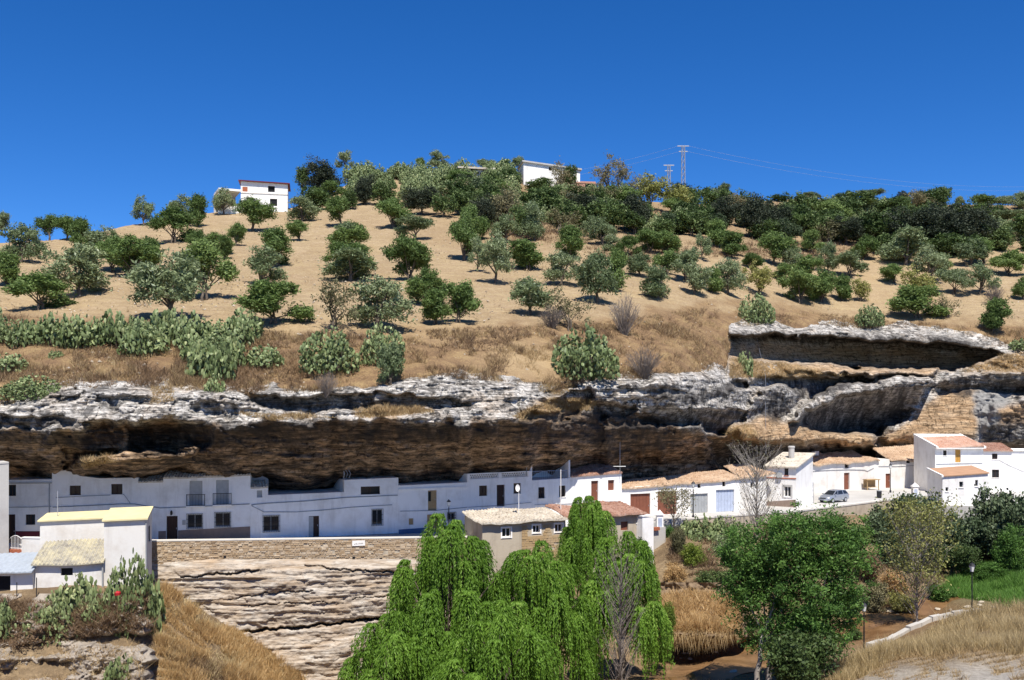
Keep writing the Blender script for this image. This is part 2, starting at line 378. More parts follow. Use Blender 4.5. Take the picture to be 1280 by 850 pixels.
# upper cut with its shelf
feat([(911, 420), (960, 417), (1030, 421), (1110, 424), (1200, 428), (1253, 441), (1192, 464), (1160, 461), (1040, 457), (985, 453), (911, 448)], 6.5, 0, 0.0)
feat([(911, 409), (960, 407), (1030, 411), (1110, 413), (1200, 418), (1245, 437), (1200, 430), (1110, 425), (1030, 422), (960, 418), (911, 421)], -1.6, 0, 0.0)
feat([(985, 455), (1040, 458), (1160, 462), (1178, 458), (1176, 466), (1120, 468), (1030, 466), (985, 463)], -0.8, 0, -0.12)
D0 = G.copy()
wv_ = fbm(gx / 42.0, gx * 0 + 3, s=33, o=2) * 7 + fbm(gx / 11.0, gx * 0 + 5, s=34, o=2) * 3
Y_TIPW = Y_TIPW + wv_ * .8
jj, ii = np.meshgrid(np.arange(G.shape[0]), np.arange(G.shape[1]), indexing='ij')
sh_ = np.clip(jj - np.round(wv_[None] * np.clip((GY - Y_TOPW[None]) / 25.0, 0, 1)).astype(int), 0, G.shape[0] - 1)
G = blur(G[sh_, ii], 1, 1)                              # smooth hill table (trees stand on this)
hillmask = 1 / (1 + np.exp((Y_TOPW[None] - GY) / 1.5))        # 0 on the hill, 1 on rock
Xw = (GX - 640) / F * G; Zw = (HY - GY) / F * G
# strata: broken horizontal ledges
warp = fbm(Xw * 0.055, Zw * 0.25, s=31, o=3) * 0.9 + Xw * 0.012
def ledges(per, ph, s):
    t = (Zw + warp) / per + ph; fr = t - np.floor(t)
    amp = 0.5 + 0.5 * vnoise(Xw * 0.16 + np.floor(t) * 7.7, np.floor(t) * 3.1, s=s)
    return (np.clip(fr / 0.22, 0, 1) * (1 - 0.75 * fr)) * amp
strat = 0.95 * ledges(2.3, 0.2, 41) + 0.45 * ledges(0.95, 0.55, 42) + 0.2 * ledges(0.42, 0.1, 43)
def bricks(sx_, sz_, s):
    iz = np.floor((Zw + warp) * sz_ + 0.25 * fbm(Xw * .3, Zw * .3, s=s, o=2)); ix = np.floor(Xw * sx_ + _hash(iz, iz * 0, iz * 0, s) * 9 + 0.5 * fbm(Xw * .5, Zw * .8, s=s + 1, o=2)); return _hash(ix, iz, iz * 0, s + 2)
blk = 0.95 * bricks(.28, .55, 141) + 0.55 * bricks(.62, 1.15, 151) + 0.22 * bricks(1.5, 2.6, 161); blk = blur(blk, 1, 0) * .5 + blk * .5
blocks = blk * .85 - .5 + 0.6 * fbm(Xw * 0.20, Zw * 0.42, s=51, o=5, g=0.55) * 0.75 + np.abs(fbm(Xw * 0.5, Zw * 0.9, s=52, o=4, g=0.6)) * 0.5
fine = fbm(Xw * 1.3, Zw * 2.2, s=53, o=3, g=0.6) * 0.16
smoothz = soft([(1112, 540), (1175, 500), (1218, 490), (1222, 546), (1112, 552)], 3) * 0.75 + soft([(911, 424), (1250, 441), (1190, 460), (911, 446)], 3) * 0.75 + soft([(1002, 522), (1050, 497), (1160, 478), (1112, 530), (1097, 543), (1002, 536)], 3) * 0.8
rockamp = hillmask * (1 - np.clip(smoothz, 0, 0.85)) * np.clip((GY - Y_TOPW[None]) / 8.0, 0.25, 1)
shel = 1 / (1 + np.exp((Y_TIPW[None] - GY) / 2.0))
RW = np.clip((GX - 780) / 60.0, 0, 1)
rockamp = rockamp * (1 - .3 * RW)
D = G + hillmask * FEAT * (1 + .45 * RW) - rockamp * (strat * (1.0 - 0.45 * shel) + blocks * (1 - 0.3 * shel) + fine)
D_CLIFF = D
def lookup(A, x, y):
    x = np.clip(np.asarray(x, float) - XA, 0, A.shape[1] - 1.001); y = np.clip(np.asarray(y, float) - YA, 0, A.shape[0] - 1.001)
    i, j = np.floor(y).astype(int), np.floor(x).astype(int); fy, fx = y - i, x - j
    return (A[i, j] * (1 - fx) + A[i, j + 1] * fx) * (1 - fy) + (A[i + 1, j] * (1 - fx) + A[i + 1, j + 1] * fx) * fy
def hill_at(x, d):                        # hill height in column x at distance d
    ys = np.arange(205, 470, .5); dd = lookup(D0, ys * 0 + x, ys); i = int(np.argmin(np.abs(dd - d))); return PZ(float(np.interp(x, gx, Y_CREST)) if ys[i] < np.interp(x, gx, Y_CREST) else ys[i], float(dd[i]) if ys[i] >= np.interp(x, gx, Y_CREST) else float(lookup(D0, x, np.interp(x, gx, Y_CREST))))
def hill(x, y, sink=0.0):
    p = P(x, y, float(lookup(D0, x, y))); p.z -= sink; return p

# hillside mesh ----------------------------------------------------
hx = np.arange(XA, XB + 1, 3.0); nv = 215
ycr = np.interp(hx, gx, Y_CREST); yto = np.interp(hx, gx, Y_TOPW) + 5
vv = np.linspace(0, 1, nv)[:, None]
HYY = ycr[None] + (522.0 - ycr)[None] * vv; HXX = np.repeat(hx[None], nv, 0)
HD = lookup(D0, HXX, HYY) + np.clip((HYY - (yto - 9)[None]) / 9, 0, 1) * 0.5
hX, hY, hZ = (HXX - 640) / F * HD, HD, (HY - HYY) / F * HD
hZ = hZ + fbm(hX * 0.11, hY * 0.11, s=61, o=4) * 0.30 * np.clip((HYY - ycr[None]) / 6, 0, 1) + fbm(hX * 0.9, hY * 0.9, s=62, o=2) * 0.13
back = []
for k, (dd, rise) in enumerate([(4, 0.35), (12, 0.4), (30, 0.2), (70, 0.5), (160, 3), (400, 10), (1200, 20)][::-1]):
    back.append(np.stack([hX[0] * (hY[0] + dd) / hY[0], hY[0] + dd, hZ[0] + rise + fbm(hX[0] * 0.05, hX[0] * 0 + k, s=63, o=3) * 0.3], -1))
V = np.concatenate([np.stack(back, 0), np.stack([hX, hY, hZ], -1)], 0)
nr = V.shape[0]
yy = np.concatenate([np.repeat(ycr[None], len(back), 0), HYY], 0); xx = np.repeat(hx[None], nr, 0)
ybank = np.interp(hx, [-260, 0, 150, 300, 420, 520, 620, 700, 790, 860, 930, 1010, 1100, 1200, 1280, 1540], [386, 388, 398, 404, 412, 408, 402, 402, 392, 382, 380, 386, 396, 404, 410, 420])[None] + fbm(xx / 22.0, yy / 9.0, s=64, o=3) * 7
scrub = 1 / (1 + np.exp(-(yy - ybank) / 3.0))
pale = np.zeros(yy.shape)
for (px, py, rx, ry, a) in [(665, 452, 60, 26, 0.9), (720, 470, 30, 16, 0.8), (330, 410, 90, 14, 0.7), (560, 415, 60, 14, 0.6), (1080, 345, 40, 40, 0.5), (50, 380, 90, 18, .5)]:
    pale = np.maximum(pale, a * np.exp(-((xx - px) / rx) ** 2 - ((yy - py) / ry) ** 2))
brown = np.clip(np.interp(yy, [190, 285, 320], [1, .7, 0]), 0, 1) * np.clip((xx - 480) / 120, 0, 1)
att = np.stack([scrub, pale, brown], -1).reshape(-1, 3)
kv_ = yy < np.repeat(yto[None], nr, 0); kf = kv_[:-1, :-1] | kv_[1:, :-1] | kv_[1:, 1:] | kv_[:-1, 1:]
Vh, Qh, Ah = compact(V.reshape(-1, 3), grid_faces(nr, len(hx), kf), {'mask': att})
me = mesh_np('hillside', Vh, Qh, True, Ah)
def mat_hill():
    m, t, b = new_mat('dry_hillside_soil', 0.95, 0.1)
    a = attr(t, 'mask'); sp = t.nodes.new('ShaderNodeSeparateColor'); t.links.new(a.outputs['Color'], sp.inputs[0])
    pos = coords(t); n1 = noise(t, 0.09, 5, 0.6, pos); n2 = noise(t, 1.6, 6, 0.7, pos); n3 = noise(t, 6.0, 4, 0.7, pos); n4 = noise(t, 0.5, 5, 0.65, pos)
    soil = ramp(t, n1, [(0.3, (0.34, 0.25, 0.135)), (0.55, (0.40, 0.302, 0.168)), (0.75, (0.455, 0.35, 0.195))]).outputs[0]
    fur = noise(t, 1.0, 4, .6, coords(t, (.12, .9, .9)), .5)
    soil = mixc(t, math_n(t, 'MULTIPLY', ramp(t, fur, [(0.46, (1, 1, 1)), (0.58, (0, 0, 0))]).outputs[0], 0.45), soil, (0.27, 0.185, 0.11))
    soil = mixc(t, math_n(t, 'MULTIPLY', ramp(t, n4, [(0.5, (0, 0, 0)), (0.66, (1, 1, 1))]).outputs[0], 0.5), soil, (0.44, 0.33, 0.21))
    soil = mixc(t, math_n(t, 'MULTIPLY', ramp(t, n2, [(0.38, (1, 1, 1)), (0.56, (0, 0, 0))]).outputs[0], 0.5), soil, (0.25, 0.17, 0.10))
    soil = mixc(t, math_n(t, 'MULTIPLY', ramp(t, n3, [(0.56, (0, 0, 0)), (0.66, (1, 1, 1))]).outputs[0], 0.6), soil, (0.56, 0.47, 0.36))
    soil = mixc(t, math_n(t, 'MULTIPLY', ramp(t, n3, [(0.34, (1, 1, 1)), (0.44, (0, 0, 0))]).outputs[0], 0.55), soil, (0.21, 0.14, 0.085))
    scr = ramp(t, n4, [(0.3, (0.17, 0.105, 0.06)), (0.5, (0.27, 0.175, 0.09)), (0.68, (0.36, 0.25, 0.12))]).outputs[0]
    scr = mixc(t, math_n(t, 'MULTIPLY', ramp(t, n3, [(0.4, (1, 1, 1)), (0.55, (0, 0, 0))]).outputs[0], 0.6), scr, (0.12, 0.075, 0.05))
    c = mixc(t, sp.outputs[0], soil, scr)
    c = mixc(t, sp.outputs[1], c, mixc(t, 0.5, soil, (0.47, 0.335, 0.18)))
    c = mixc(t, math_n(t, 'MULTIPLY', sp.outputs[2], 0.6), c, (0.22, 0.135, 0.07))
    t.links.new(c, b.inputs['Base Color'])
    bump(t, b, mixc(t, 0.6, n2, n3), 0.9, 0.25); return m
tag(link('hillside', me, mat_hill()), kind='structure')

# cliff mesh -------------------------------------------------------
cx0, cx1, cy0, cy1 = -60, 1345, 398, 640
sx = np.arange(cx0, cx1 + 1); sy = np.arange(cy0, cy1 + 1)
SX, SY = np.meshgrid(sx.astype(float), sy.astype(float))
SD = D_CLIFF[cy0 - YA:cy1 - YA + 1, cx0 - XA:cx1 - XA + 1]
SD = SD + 0.0
CV = np.stack([(SX - 640) / F * SD, SD, (HY - SY) / F * SD], -1)
keepv = SY > (Y_TOPW[cx0 - XA:cx1 - XA + 1][None] - 7)
keep = keepv[:-1, :-1] & keepv[1:, :-1] & keepv[1:, 1:] & keepv[:-1, 1:]
sub = lambda A: A[cy0 - YA:cy1 - YA + 1, cx0 - XA:cx1 - XA + 1]
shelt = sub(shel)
tanm = np.zeros(G.shape)
for poly in ([(1098, 546), (1130, 530), (1158, 508), (1180, 494), (1200, 489), (1218, 489), (1222, 520), (1222, 546), (1160, 565), (1098, 575)], [(985, 455), (1178, 460), (1176, 467), (985, 466)],
             [(915, 427), (1250, 443), (1190, 463), (915, 447)], [(920, 530), (960, 523), (1098, 548), (1095, 560), (925, 553)], [(1240, 510), (1262, 503), (1300, 500), (1300, 530), (1245, 530)]):
    tanm = np.maximum(tanm, soft(poly, 3))
blackm = np.zeros(G.shape)  # black stains, plus shade of overhangs and recesses painted into the rock colour
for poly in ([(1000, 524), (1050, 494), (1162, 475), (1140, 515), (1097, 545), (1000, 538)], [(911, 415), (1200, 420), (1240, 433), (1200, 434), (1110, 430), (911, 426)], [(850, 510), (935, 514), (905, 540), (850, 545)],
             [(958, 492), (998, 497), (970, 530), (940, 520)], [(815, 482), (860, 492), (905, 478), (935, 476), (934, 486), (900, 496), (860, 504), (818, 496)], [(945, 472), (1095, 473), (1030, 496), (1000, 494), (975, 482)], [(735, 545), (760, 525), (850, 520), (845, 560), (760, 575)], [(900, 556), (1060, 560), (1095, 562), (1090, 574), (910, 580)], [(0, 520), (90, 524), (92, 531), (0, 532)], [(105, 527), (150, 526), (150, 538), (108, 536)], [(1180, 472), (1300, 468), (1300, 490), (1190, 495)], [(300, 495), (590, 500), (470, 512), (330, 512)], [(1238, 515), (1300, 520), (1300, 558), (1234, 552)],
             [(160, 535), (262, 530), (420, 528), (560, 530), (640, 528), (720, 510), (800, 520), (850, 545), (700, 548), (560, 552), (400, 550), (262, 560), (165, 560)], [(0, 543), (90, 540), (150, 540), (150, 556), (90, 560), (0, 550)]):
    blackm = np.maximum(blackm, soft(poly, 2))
greym = soft([(1217, 491), (1262, 494), (1246, 525), (1224, 548)], 2)
dryv = np.zeros(G.shape)        # dead grass growing on ledges
for poly in ([(912, 448), (985, 454), (1030, 466), (1100, 470), (912, 472)], [(640, 520), (690, 496), (745, 500), (740, 512), (690, 514), (655, 524)], [(440, 510), (520, 505), (540, 515), (450, 522)], [(1200, 464), (1255, 443), (1300, 443), (1300, 466)], [(905, 535), (935, 530), (950, 545), (915, 550)]):
    dryv = np.maximum(dryv, soft(poly, 3))
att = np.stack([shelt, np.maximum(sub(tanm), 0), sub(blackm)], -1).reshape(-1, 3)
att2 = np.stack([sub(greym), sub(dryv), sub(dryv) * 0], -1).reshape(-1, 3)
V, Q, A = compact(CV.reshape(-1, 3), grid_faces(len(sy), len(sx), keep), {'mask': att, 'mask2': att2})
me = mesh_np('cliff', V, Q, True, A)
def mat_cliff(name, lower=False):
    m, t, b = new_mat(name, 0.95, 0.1)
    pos = coords(t); st = coords(t, (0.35, 0.35, 2.4)); vm_ = t.nodes.new('ShaderNodeMapping'); vm_.inputs['Rotation'].default_value = (0, math.radians(28), 0); vm_.inputs['Scale'].default_value = (1.1, .3, .12); t.links.new(t.nodes.new('ShaderNodeNewGeometry').outputs['Position'], vm_.inputs[0]); vert = vm_.outputs[0]
    n1 = noise(t, 0.35, 6, 0.65, pos); n2 = noise(t, 1.3, 7, 0.7, pos); n3 = noise(t, 5.0, 5, 0.7, pos); ns = noise(t, 1.0, 6, 0.65, st, 0.4); nv_ = noise(t, 0.9, 5, 0.6, vert, 0.3); n5 = noise(t, 0.75, 6, 0.7, pos, 0.8)
    if lower:
        c = ramp(t, ns, [(0.36, (0.36, 0.28, 0.2)), (0.5, (0.47, 0.40, 0.32)), (0.64, (0.54, 0.49, 0.42))]).outputs[0]
        c = mixc(t, math_n(t, 'MULTIPLY', ramp(t, n1, [(0.45, (0, 0, 0)), (0.7, (1, 1, 1))]).outputs[0], 0.6), c, (0.44, 0.31, 0.19))
        c = mixc(t, math_n(t, 'MULTIPLY', ramp(t, n2, [(0.56, (0, 0, 0)), (0.7, (1, 1, 1))]).outputs[0], 0.4), c, (0.25, 0.2, 0.15))
        bl = noise(t, 1.0, 5, .65, coords(t, (.14, .14, 2.6)), .4); lin = ramp(t, bl, [(.42, (1, 1, 1)), (.46, (.45, .42, .4)), (.50, (1, 1, 1)), (.55, (1, 1, 1)), (.575, (.5, .47, .45)), (.60, (1, 1, 1))]).outputs[0]; c = mixc(t, .8, c, lin, 'MULTIPLY')
    else:
        a = attr(t, 'mask'); sp = t.nodes.new('ShaderNodeSeparateColor'); t.links.new(a.outputs['Color'], sp.inputs[0])
        a2 = attr(t, 'mask2'); sp2 = t.nodes.new('ShaderNodeSeparateColor'); t.links.new(a2.outputs['Color'], sp2.inputs[0])
        pale = ramp(t, n2, [(0.27, (0.17, 0.155, 0.14)), (0.39, (0.38, 0.355, 0.32)), (0.52, (0.54, 0.51, 0.465)), (0.68, (0.64, 0.61, 0.56))]).outputs[0]
        pale = mixc(t, math_n(t, 'MULTIPLY', ramp(t, n1, [(0.5, (0, 0, 0)), (0.72, (1, 1, 1))]).outputs[0], 0.6), pale, (0.42, 0.31, 0.20))
        dark = ramp(t, n5, [(0.43, (1, 1, 1)), (0.50, (0, 0, 0))]).outputs[0]
        pale = mixc(t, math_n(t, 'MULTIPLY', dark, 0.82), pale, (0.085, 0.08, 0.075))
        tan = ramp(t, ns, [(0.3, (0.26, 0.16, 0.085)), (0.5, (0.42, 0.285, 0.165)), (0.7, (0.50, 0.37, 0.24))]).outputs[0]
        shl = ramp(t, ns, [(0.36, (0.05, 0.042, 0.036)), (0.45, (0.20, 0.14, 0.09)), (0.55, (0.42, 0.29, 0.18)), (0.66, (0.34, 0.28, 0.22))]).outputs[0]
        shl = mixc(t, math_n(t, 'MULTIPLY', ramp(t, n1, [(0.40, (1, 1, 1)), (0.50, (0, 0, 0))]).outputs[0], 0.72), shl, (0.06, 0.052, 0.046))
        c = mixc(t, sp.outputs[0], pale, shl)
        c = mixc(t, sp.outputs[1], c, tan)
        nb = noise(t, 1.0, 5, .7, coords(t, (.5, .5, 6.0)), .6); band = ramp(t, nb, [(.40, (.4, .39, .38)), (.5, (1, 1, 1)), (.64, (1.4, 1.34, 1.28))]).outputs[0]
        c = mixc(t, .75, c, band, 'MULTIPLY')
        bl = noise(t, 1.0, 4, .6, coords(t, (.10, .10, 1.7)), .35); lin = ramp(t, bl, [(.44, (1, 1, 1)), (.475, (.22, .2, .18)), (.50, (1, 1, 1)), (.56, (1, 1, 1)), (.58, (.3, .28, .26)), (.60, (1, 1, 1))]).outputs[0]
        c = mixc(t, math_n(t, 'SUBTRACT', .8, math_n(t, 'MULTIPLY', sp.outputs[1], .4)), c, lin, 'MULTIPLY')
        nm = noise(t, 1.0, 6, .75, coords(t, (2.0, 2.0, .9)), .4); mot = ramp(t, nm, [(.40, (.16, .16, .16)), (.47, (1, 1, 1))]).outputs[0]; c = mixc(t, .75, c, mot, 'MULTIPLY')
        spk = ramp(t, n3, [(.34, (.5, .5, .5)), (.5, (1, 1, 1)), (.68, (1.3, 1.3, 1.3))]).outputs[0]; c = mixc(t, .6, c, spk, 'MULTIPLY')
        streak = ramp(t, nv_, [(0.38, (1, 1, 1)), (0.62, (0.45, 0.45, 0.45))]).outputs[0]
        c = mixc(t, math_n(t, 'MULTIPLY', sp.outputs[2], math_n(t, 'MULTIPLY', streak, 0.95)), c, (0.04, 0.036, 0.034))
        c = mixc(t, math_n(t, 'MULTIPLY', sp2.outputs[0], 0.8), c, (0.24, 0.235, 0.225))
        c = mixc(t, math_n(t, 'MULTIPLY', sp2.outputs[1], ramp(t, n2, [(0.4, (0, 0, 0)), (0.5, (1, 1, 1))]).outputs[0]), c, (0.38, 0.25, 0.12))
    t.links.new(c, b.inputs['Base Color'])
    bump(t, b, mixc(t, 0.5, mixc(t, 0.5, n3, n2), ns), 1.0, 0.3); return m
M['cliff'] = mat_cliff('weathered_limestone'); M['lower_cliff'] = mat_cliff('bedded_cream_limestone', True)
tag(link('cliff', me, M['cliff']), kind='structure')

# lower cliff under the street wall ---------------------------------
lx = np.arange(150, 640, 1.0); ly = np.arange(699, 905, 1.0); LX, LY = np.meshgrid(lx, ly)
base = np.interp(LX, [150, 200, 300, 420, 520, 640], [81.5, 82.4, 83.6, 85.6, 88.0, 91.5])
LD = base - np.interp(LY, [699, 703, 712, 800, 860, 905], [-0.25, 0.1, 0.4, 1.0, 1.9, 3.0])
lX = (LX - 640) / F * LD; lZ = (HY - LY) / F * LD
lw = fbm(lX * 0.05, lZ * 0.3, s=71, o=3) * 0.5 + lX * 0.055 + 0.25 * np.sin(lX * 0.2)
def ledg2(per, ph, s, sh=0.2):
    t = (lZ + lw) / per + ph; fr = t - np.floor(t)
    amp = np.clip(0.35 + 0.9 * vnoise(lX * 0.22 + np.floor(t) * 5.3, np.floor(t) * 2.3, s=s), 0, 1)
    return np.clip(fr / sh, 0, 1) * (1 - 0.6 * fr) * amp
amp = np.clip((LY - 702) / 8, 0.1, 1)
def lbrick(a, b, s):
    iz = np.floor((lZ + lw) * b + .3 * fbm(lX * .4, lZ * .4, s=s, o=2)); ix = np.floor(lX * a + _hash(iz, iz * 0, iz * 0, s) * 9 + .5 * fbm(lX * .6, lZ, s=s + 1, o=2)); return _hash(ix, iz, iz * 0, s + 2)
lbr = .17 * lbrick(.35, 1.8, 171) + .13 * lbrick(.8, 3.8, 181)
rel = 0.20 * ledg2(1.9, .1, 72, .12) + 0.17 * ledg2(0.7, .4, 73) + 0.14 * ledg2(0.3, .7, 74) + fbm(lX * .3, lZ * .6, s=75, o=5, g=.55) * 0.26 + lbr + fbm(lX * 2, lZ * 3, s=76, o=2) * 0.06
def crack(pts, w, dep):
    yc = np.interp(LX, [p[0] for p in pts], [p[1] for p in pts]) + fbm(LX / 9.0, LX * 0, s=77, o=3) * 2.0
    inx = ((LX > pts[0][0]) & (LX < pts[-1][0])); ww = w * (0.55 + 0.6 * np.abs(vnoise(LX / 11.0, LX * 0 + w, s=78)))
    return np.clip(1 - np.abs(LY - yc) / ww, 0, 1) * dep * inx
rel = rel - crack([(225, 722), (275, 717), (325, 712)], 1.8, 1.0) - crack([(380, 706), (440, 713), (505, 716)], 1.6, .8) - crack([(285, 748), (330, 742), (392, 738)], 1.3, .7) - crack([(298, 790), (345, 786), (362, 786), (405, 780), (478, 772)], 2.8, 2.0) - crack([(300, 757), (420, 752)], .9, .5) - crack([(440, 748), (510, 744)], 1.0, .5)
LDd = LD - amp * rel
LV = np.stack([(LX - 640) / F * LDd, LDd, (HY - LY) / F * LDd], -1)
tag(link('lower_cliff', mesh_np('lower_cliff', LV.reshape(-1, 3), grid_faces(len(ly), len(lx)), True), M['lower_cliff']), kind='structure')

# ------------------------------------------------------------------ valley ground (height field through measured points)
GP = [  # pixel x, row, distance
 (-60, 745, 73), (30, 752, 72), (100, 742, 73), (195, 735, 75), (-60, 800, 68.5), (40, 800, 69.5), (150, 800, 69.5), (-60, 860, 66), (60, 860, 66), (170, 860, 67),
 (205, 735, 79), (250, 768, 78), (300, 816, 77), (370, 872, 76), (340, 862, 77.5), (400, 900, 80), (450, 910, 79), (215, 800, 72.5), (260, 850, 70), (330, 885, 71), (345, 832, 82), (400, 880, 82),
 (500, 905, 78), (560, 895, 76), (650, 872, 74), (750, 862, 71.5), (700, 790, 85), (600, 770, 88), (800, 748, 90), (800, 700, 96),
 (840, 660, 101), (900, 660, 101), (840, 700, 92), (900, 700, 92), (860, 745, 86), (920, 745, 87), (850, 822, 84), (925, 820, 86), (860, 840, 73), (925, 834, 74), (900, 848, 69), (830, 858, 69),
 (985, 660, 106), (985, 720, 95), (985, 790, 84), (985, 815, 77),
 (1060, 652, 113), (1060, 700, 100), (1070, 750, 91), (1080, 778, 86), (1110, 772, 88), (1120, 640, 122), (1130, 690, 108), (1140, 735, 96), (1150, 752, 92), (1130, 775, 85),
 (1200, 700, 112), (1200, 722, 100), (1200, 750, 90), (1280, 690, 112), (1280, 718, 100), (1280, 752, 88), (1360, 740, 88), (1360, 690, 108), (1150, 655, 115), (1200, 660, 113), (1280, 660, 112), (1360, 660, 111),
 (1215, 771, 75), (1150, 786, 74.5), (1085, 818, 71), (1040, 830, 69), (1280, 764, 74), (1360, 760, 74),
 (1000, 850, 65), (1060, 850, 62), (1150, 850, 57), (1280, 850, 52), (1280, 800, 63), (1150, 810, 66), (1100, 1000, 38), (1280, 1000, 34), (1500, 900, 40),
 (850, 1000, 46), (600, 1000, 52), (300, 1000, 52), (0, 1000, 50), (700, 930, 62), (450, 930, 66), (900, 900, 60)]
gp = np.array([[PX(x, d), d, PZ(y, d)] for x, y, d in GP] + [[-70, 20, -9], [0, 15, -6], [70, 15, -5], [0, -10, -1.7], [40, 30, -10], [-40, 30, -12], [-80, 70, -16], [90, 60, -12], [95, 100, -14]])
def rbf_fit(p):
    r = np.linalg.norm(p[:, None, :2] - p[None, :, :2], axis=-1); n = len(p)
    A = np.zeros((n + 3, n + 3)); A[:n, :n] = r + np.eye(n) * -0.6; A[:n, n] = 1; A[:n, n + 1:] = p[:, :2]; A[n:, :n] = A[:n, n:].T
    return np.linalg.solve(A, np.concatenate([p[:, 2], np.zeros(3)]))
GW = rbf_fit(gp)
def ground0(X, Y):
    X = np.asarray(X, float); Y = np.asarray(Y, float); sh = X.shape; X = X.ravel(); Y = Y.ravel()
    r = np.sqrt((X[:, None] - gp[None, :, 0]) ** 2 + (Y[:, None] - gp[None, :, 1]) ** 2)
    z = r @ GW[:len(gp)] + GW[-3] + GW[-2] * X + GW[-1] * Y
    return z.reshape(sh)
def ground(X, Y):
    z = ground0(X, Y); return z + fbm(np.asarray(X) * .25, np.asarray(Y) * .25, s=81, o=4) * 0.28
def gpt(x, y, lo=45, hi=125):        # where the ray through a pixel meets the valley ground
    ds = np.linspace(lo, hi, 400); X = (x - 640) / F * ds; z = ground(X, ds); rz = (HY - y) / F * ds
    h = np.where(z >= rz)[0]; d = ds[h[0]] if len(h) else hi
    return Vector(((x - 640) / F * d, d, float(ground(np.array([(x - 640) / F * d]), np.array([d]))[0])))
def on_ground(x, d):
    X = PX(x, d); return Vector((X, d, float(ground(np.array([X]), np.array([float(d)]))[0])))
vx = np.arange(-95, 110.1, 0.6); vy = np.arange(-12, 132, 0.6); VX, VY = np.meshgrid(vx, vy); VZ = ground(VX, VY)
xpix = VX / np.maximum(VY, 1) * F + 640; ypix = HY - VZ / np.maximum(VY, 1) * F
# keep the sheet under the street terrace, whose slab and walls stand in front of it
edge = np.interp(xpix, [-200, 0, 200, 600, 800, 850, 985, 1060, 1120, 1160, 1280, 1500], [80, 80, 82.4, 90, 98, 102.3, 109.2, 116.5, 124, 116, 115, 115])
VZ = np.where(VY > edge - 0.3, np.minimum(VZ, -12.4), VZ)
gm = np.zeros((VX.size, 3)); xf, yf = xpix.ravel(), ypix.ravel()
def blob(px, py, rx, ry): return np.exp(-((xf - px) / rx) ** 2 - ((yf - py) / ry) ** 2)
grav = np.clip(blob(1250, 848, 110, 26) + blob(1100, 845, 60, 10) * .6, 0, 1)
wet = np.clip(blob(880, 842, 75, 22) + blob(1090, 790, 45, 22) + blob(1160, 765, 60, 18) * 0.8 + blob(940, 815, 60, 22), 0, 1)
green = np.clip(blob(1250, 735, 75, 24), 0, 1)
gm[:, 0] = grav; gm[:, 1] = wet; gm[:, 2] = green
def mat_ground():
    m, t, b = new_mat('valley_soil', 0.95, 0.1)
    a = attr(t, 'mask'); sp = t.nodes.new('ShaderNodeSeparateColor'); t.links.new(a.outputs['Color'], sp.inputs[0])
    pos = coords(t); n1 = noise(t, 0.4, 5, 0.65, pos); n2 = noise(t, 3.0, 6, 0.7, pos); n3 = noise(t, 10, 4, 0.7, pos)
    c = ramp(t, n1, [(0.3, (0.16, 0.11, 0.065)), (0.5, (0.28, 0.20, 0.115)), (0.7, (0.36, 0.27, 0.16))]).outputs[0]
    c = mixc(t, math_n(t, 'MULTIPLY', ramp(t, n2, [(0.45, (1, 1, 1)), (0.6, (0, 0, 0))]).outputs[0], .5), c, (0.12, 0.085, 0.05))
    g = ramp(t, n2, [(0.35, (0.28, 0.25, 0.21)), (0.6, (0.46, 0.42, 0.36))]).outputs[0]
    c = mixc(t, sp.outputs[0], c, g)
    w = ramp(t, n1, [(0.35, (0.13, 0.065, 0.025)), (0.65, (0.27, 0.15, 0.065))]).outputs[0]
    c = mixc(t, sp.outputs[1], c, w)
    c = mixc(t, math_n(t, 'MULTIPLY', sp.outputs[2], .8), c, (0.05, 0.07, 0.025))
    t.links.new(c, b.inputs['Base Color']); bump(t, b, mixc(t, .5, n2, n3), 0.9, 0.2); return m
M['ground'] = mat_ground()
tag(link('valley_ground', mesh_np('valley_ground', np.stack([VX, VY, VZ], -1).reshape(-1, 3), grid_faces(len(vy), len(vx)), True, {'mask': gm}), M['ground']), kind='structure')

# river: a shallow brown sheet following the bed -------------------------------
def mat_water():
    m, t, b = new_mat('muddy_shallow_water', 0.3, 0.2)
    n = noise(t, 0.5, 4, .6, coords(t)); c = ramp(t, n, [(.35, (0.12, 0.065, 0.025)), (.65, (0.24, 0.135, 0.06))]).outputs[0]
    t.links.new(c, b.inputs['Base Color']); bump(t, b, noise(t, 5, 3, .5, coords(t)), 0.15, 0.03); return m
riv = [(1215, 754, 91), (1150, 765, 88), (1100, 779, 84.5), (1040, 795, 80), (985, 812, 77), (930, 832, 72.5), (880, 850, 69.3), (800, 868, 69), (650, 880, 73), (500, 888, 77), (400, 884, 79)]
rp = [P(*r) for r in riv]; pts = []
for i in range(len(rp) - 1):
    for k in range(6): pts.append(rp[i].lerp(rp[i + 1], k / 6))
pts.append(rp[-1]); mb = MB(); prev = None
for i, p in enumerate(pts):
    tdir = (pts[min(i + 1, len(pts) - 1)] - pts[max(i - 1, 0)]); tdir.z = 0; tdir.normalize(); nrm = Vector((-tdir.y, tdir.x, 0))
    wdt = 1.9 + 0.5 * math.sin(i * 0.7); z = float(ground(np.array([p.x]), np.array([p.y]))[0]) + 0.10
    row = []
    for k in (-1, -0.5, 0, 0.5, 1):
        q = p + nrm * wdt * k; row.append((q.x, q.y, z))
    if prev is not None:
        for k in range(4): mb.quad(prev[k], prev[k + 1], row[k + 1], row[k])
    prev = row
tag(mb.build('river', mat_water()), kind='structure')

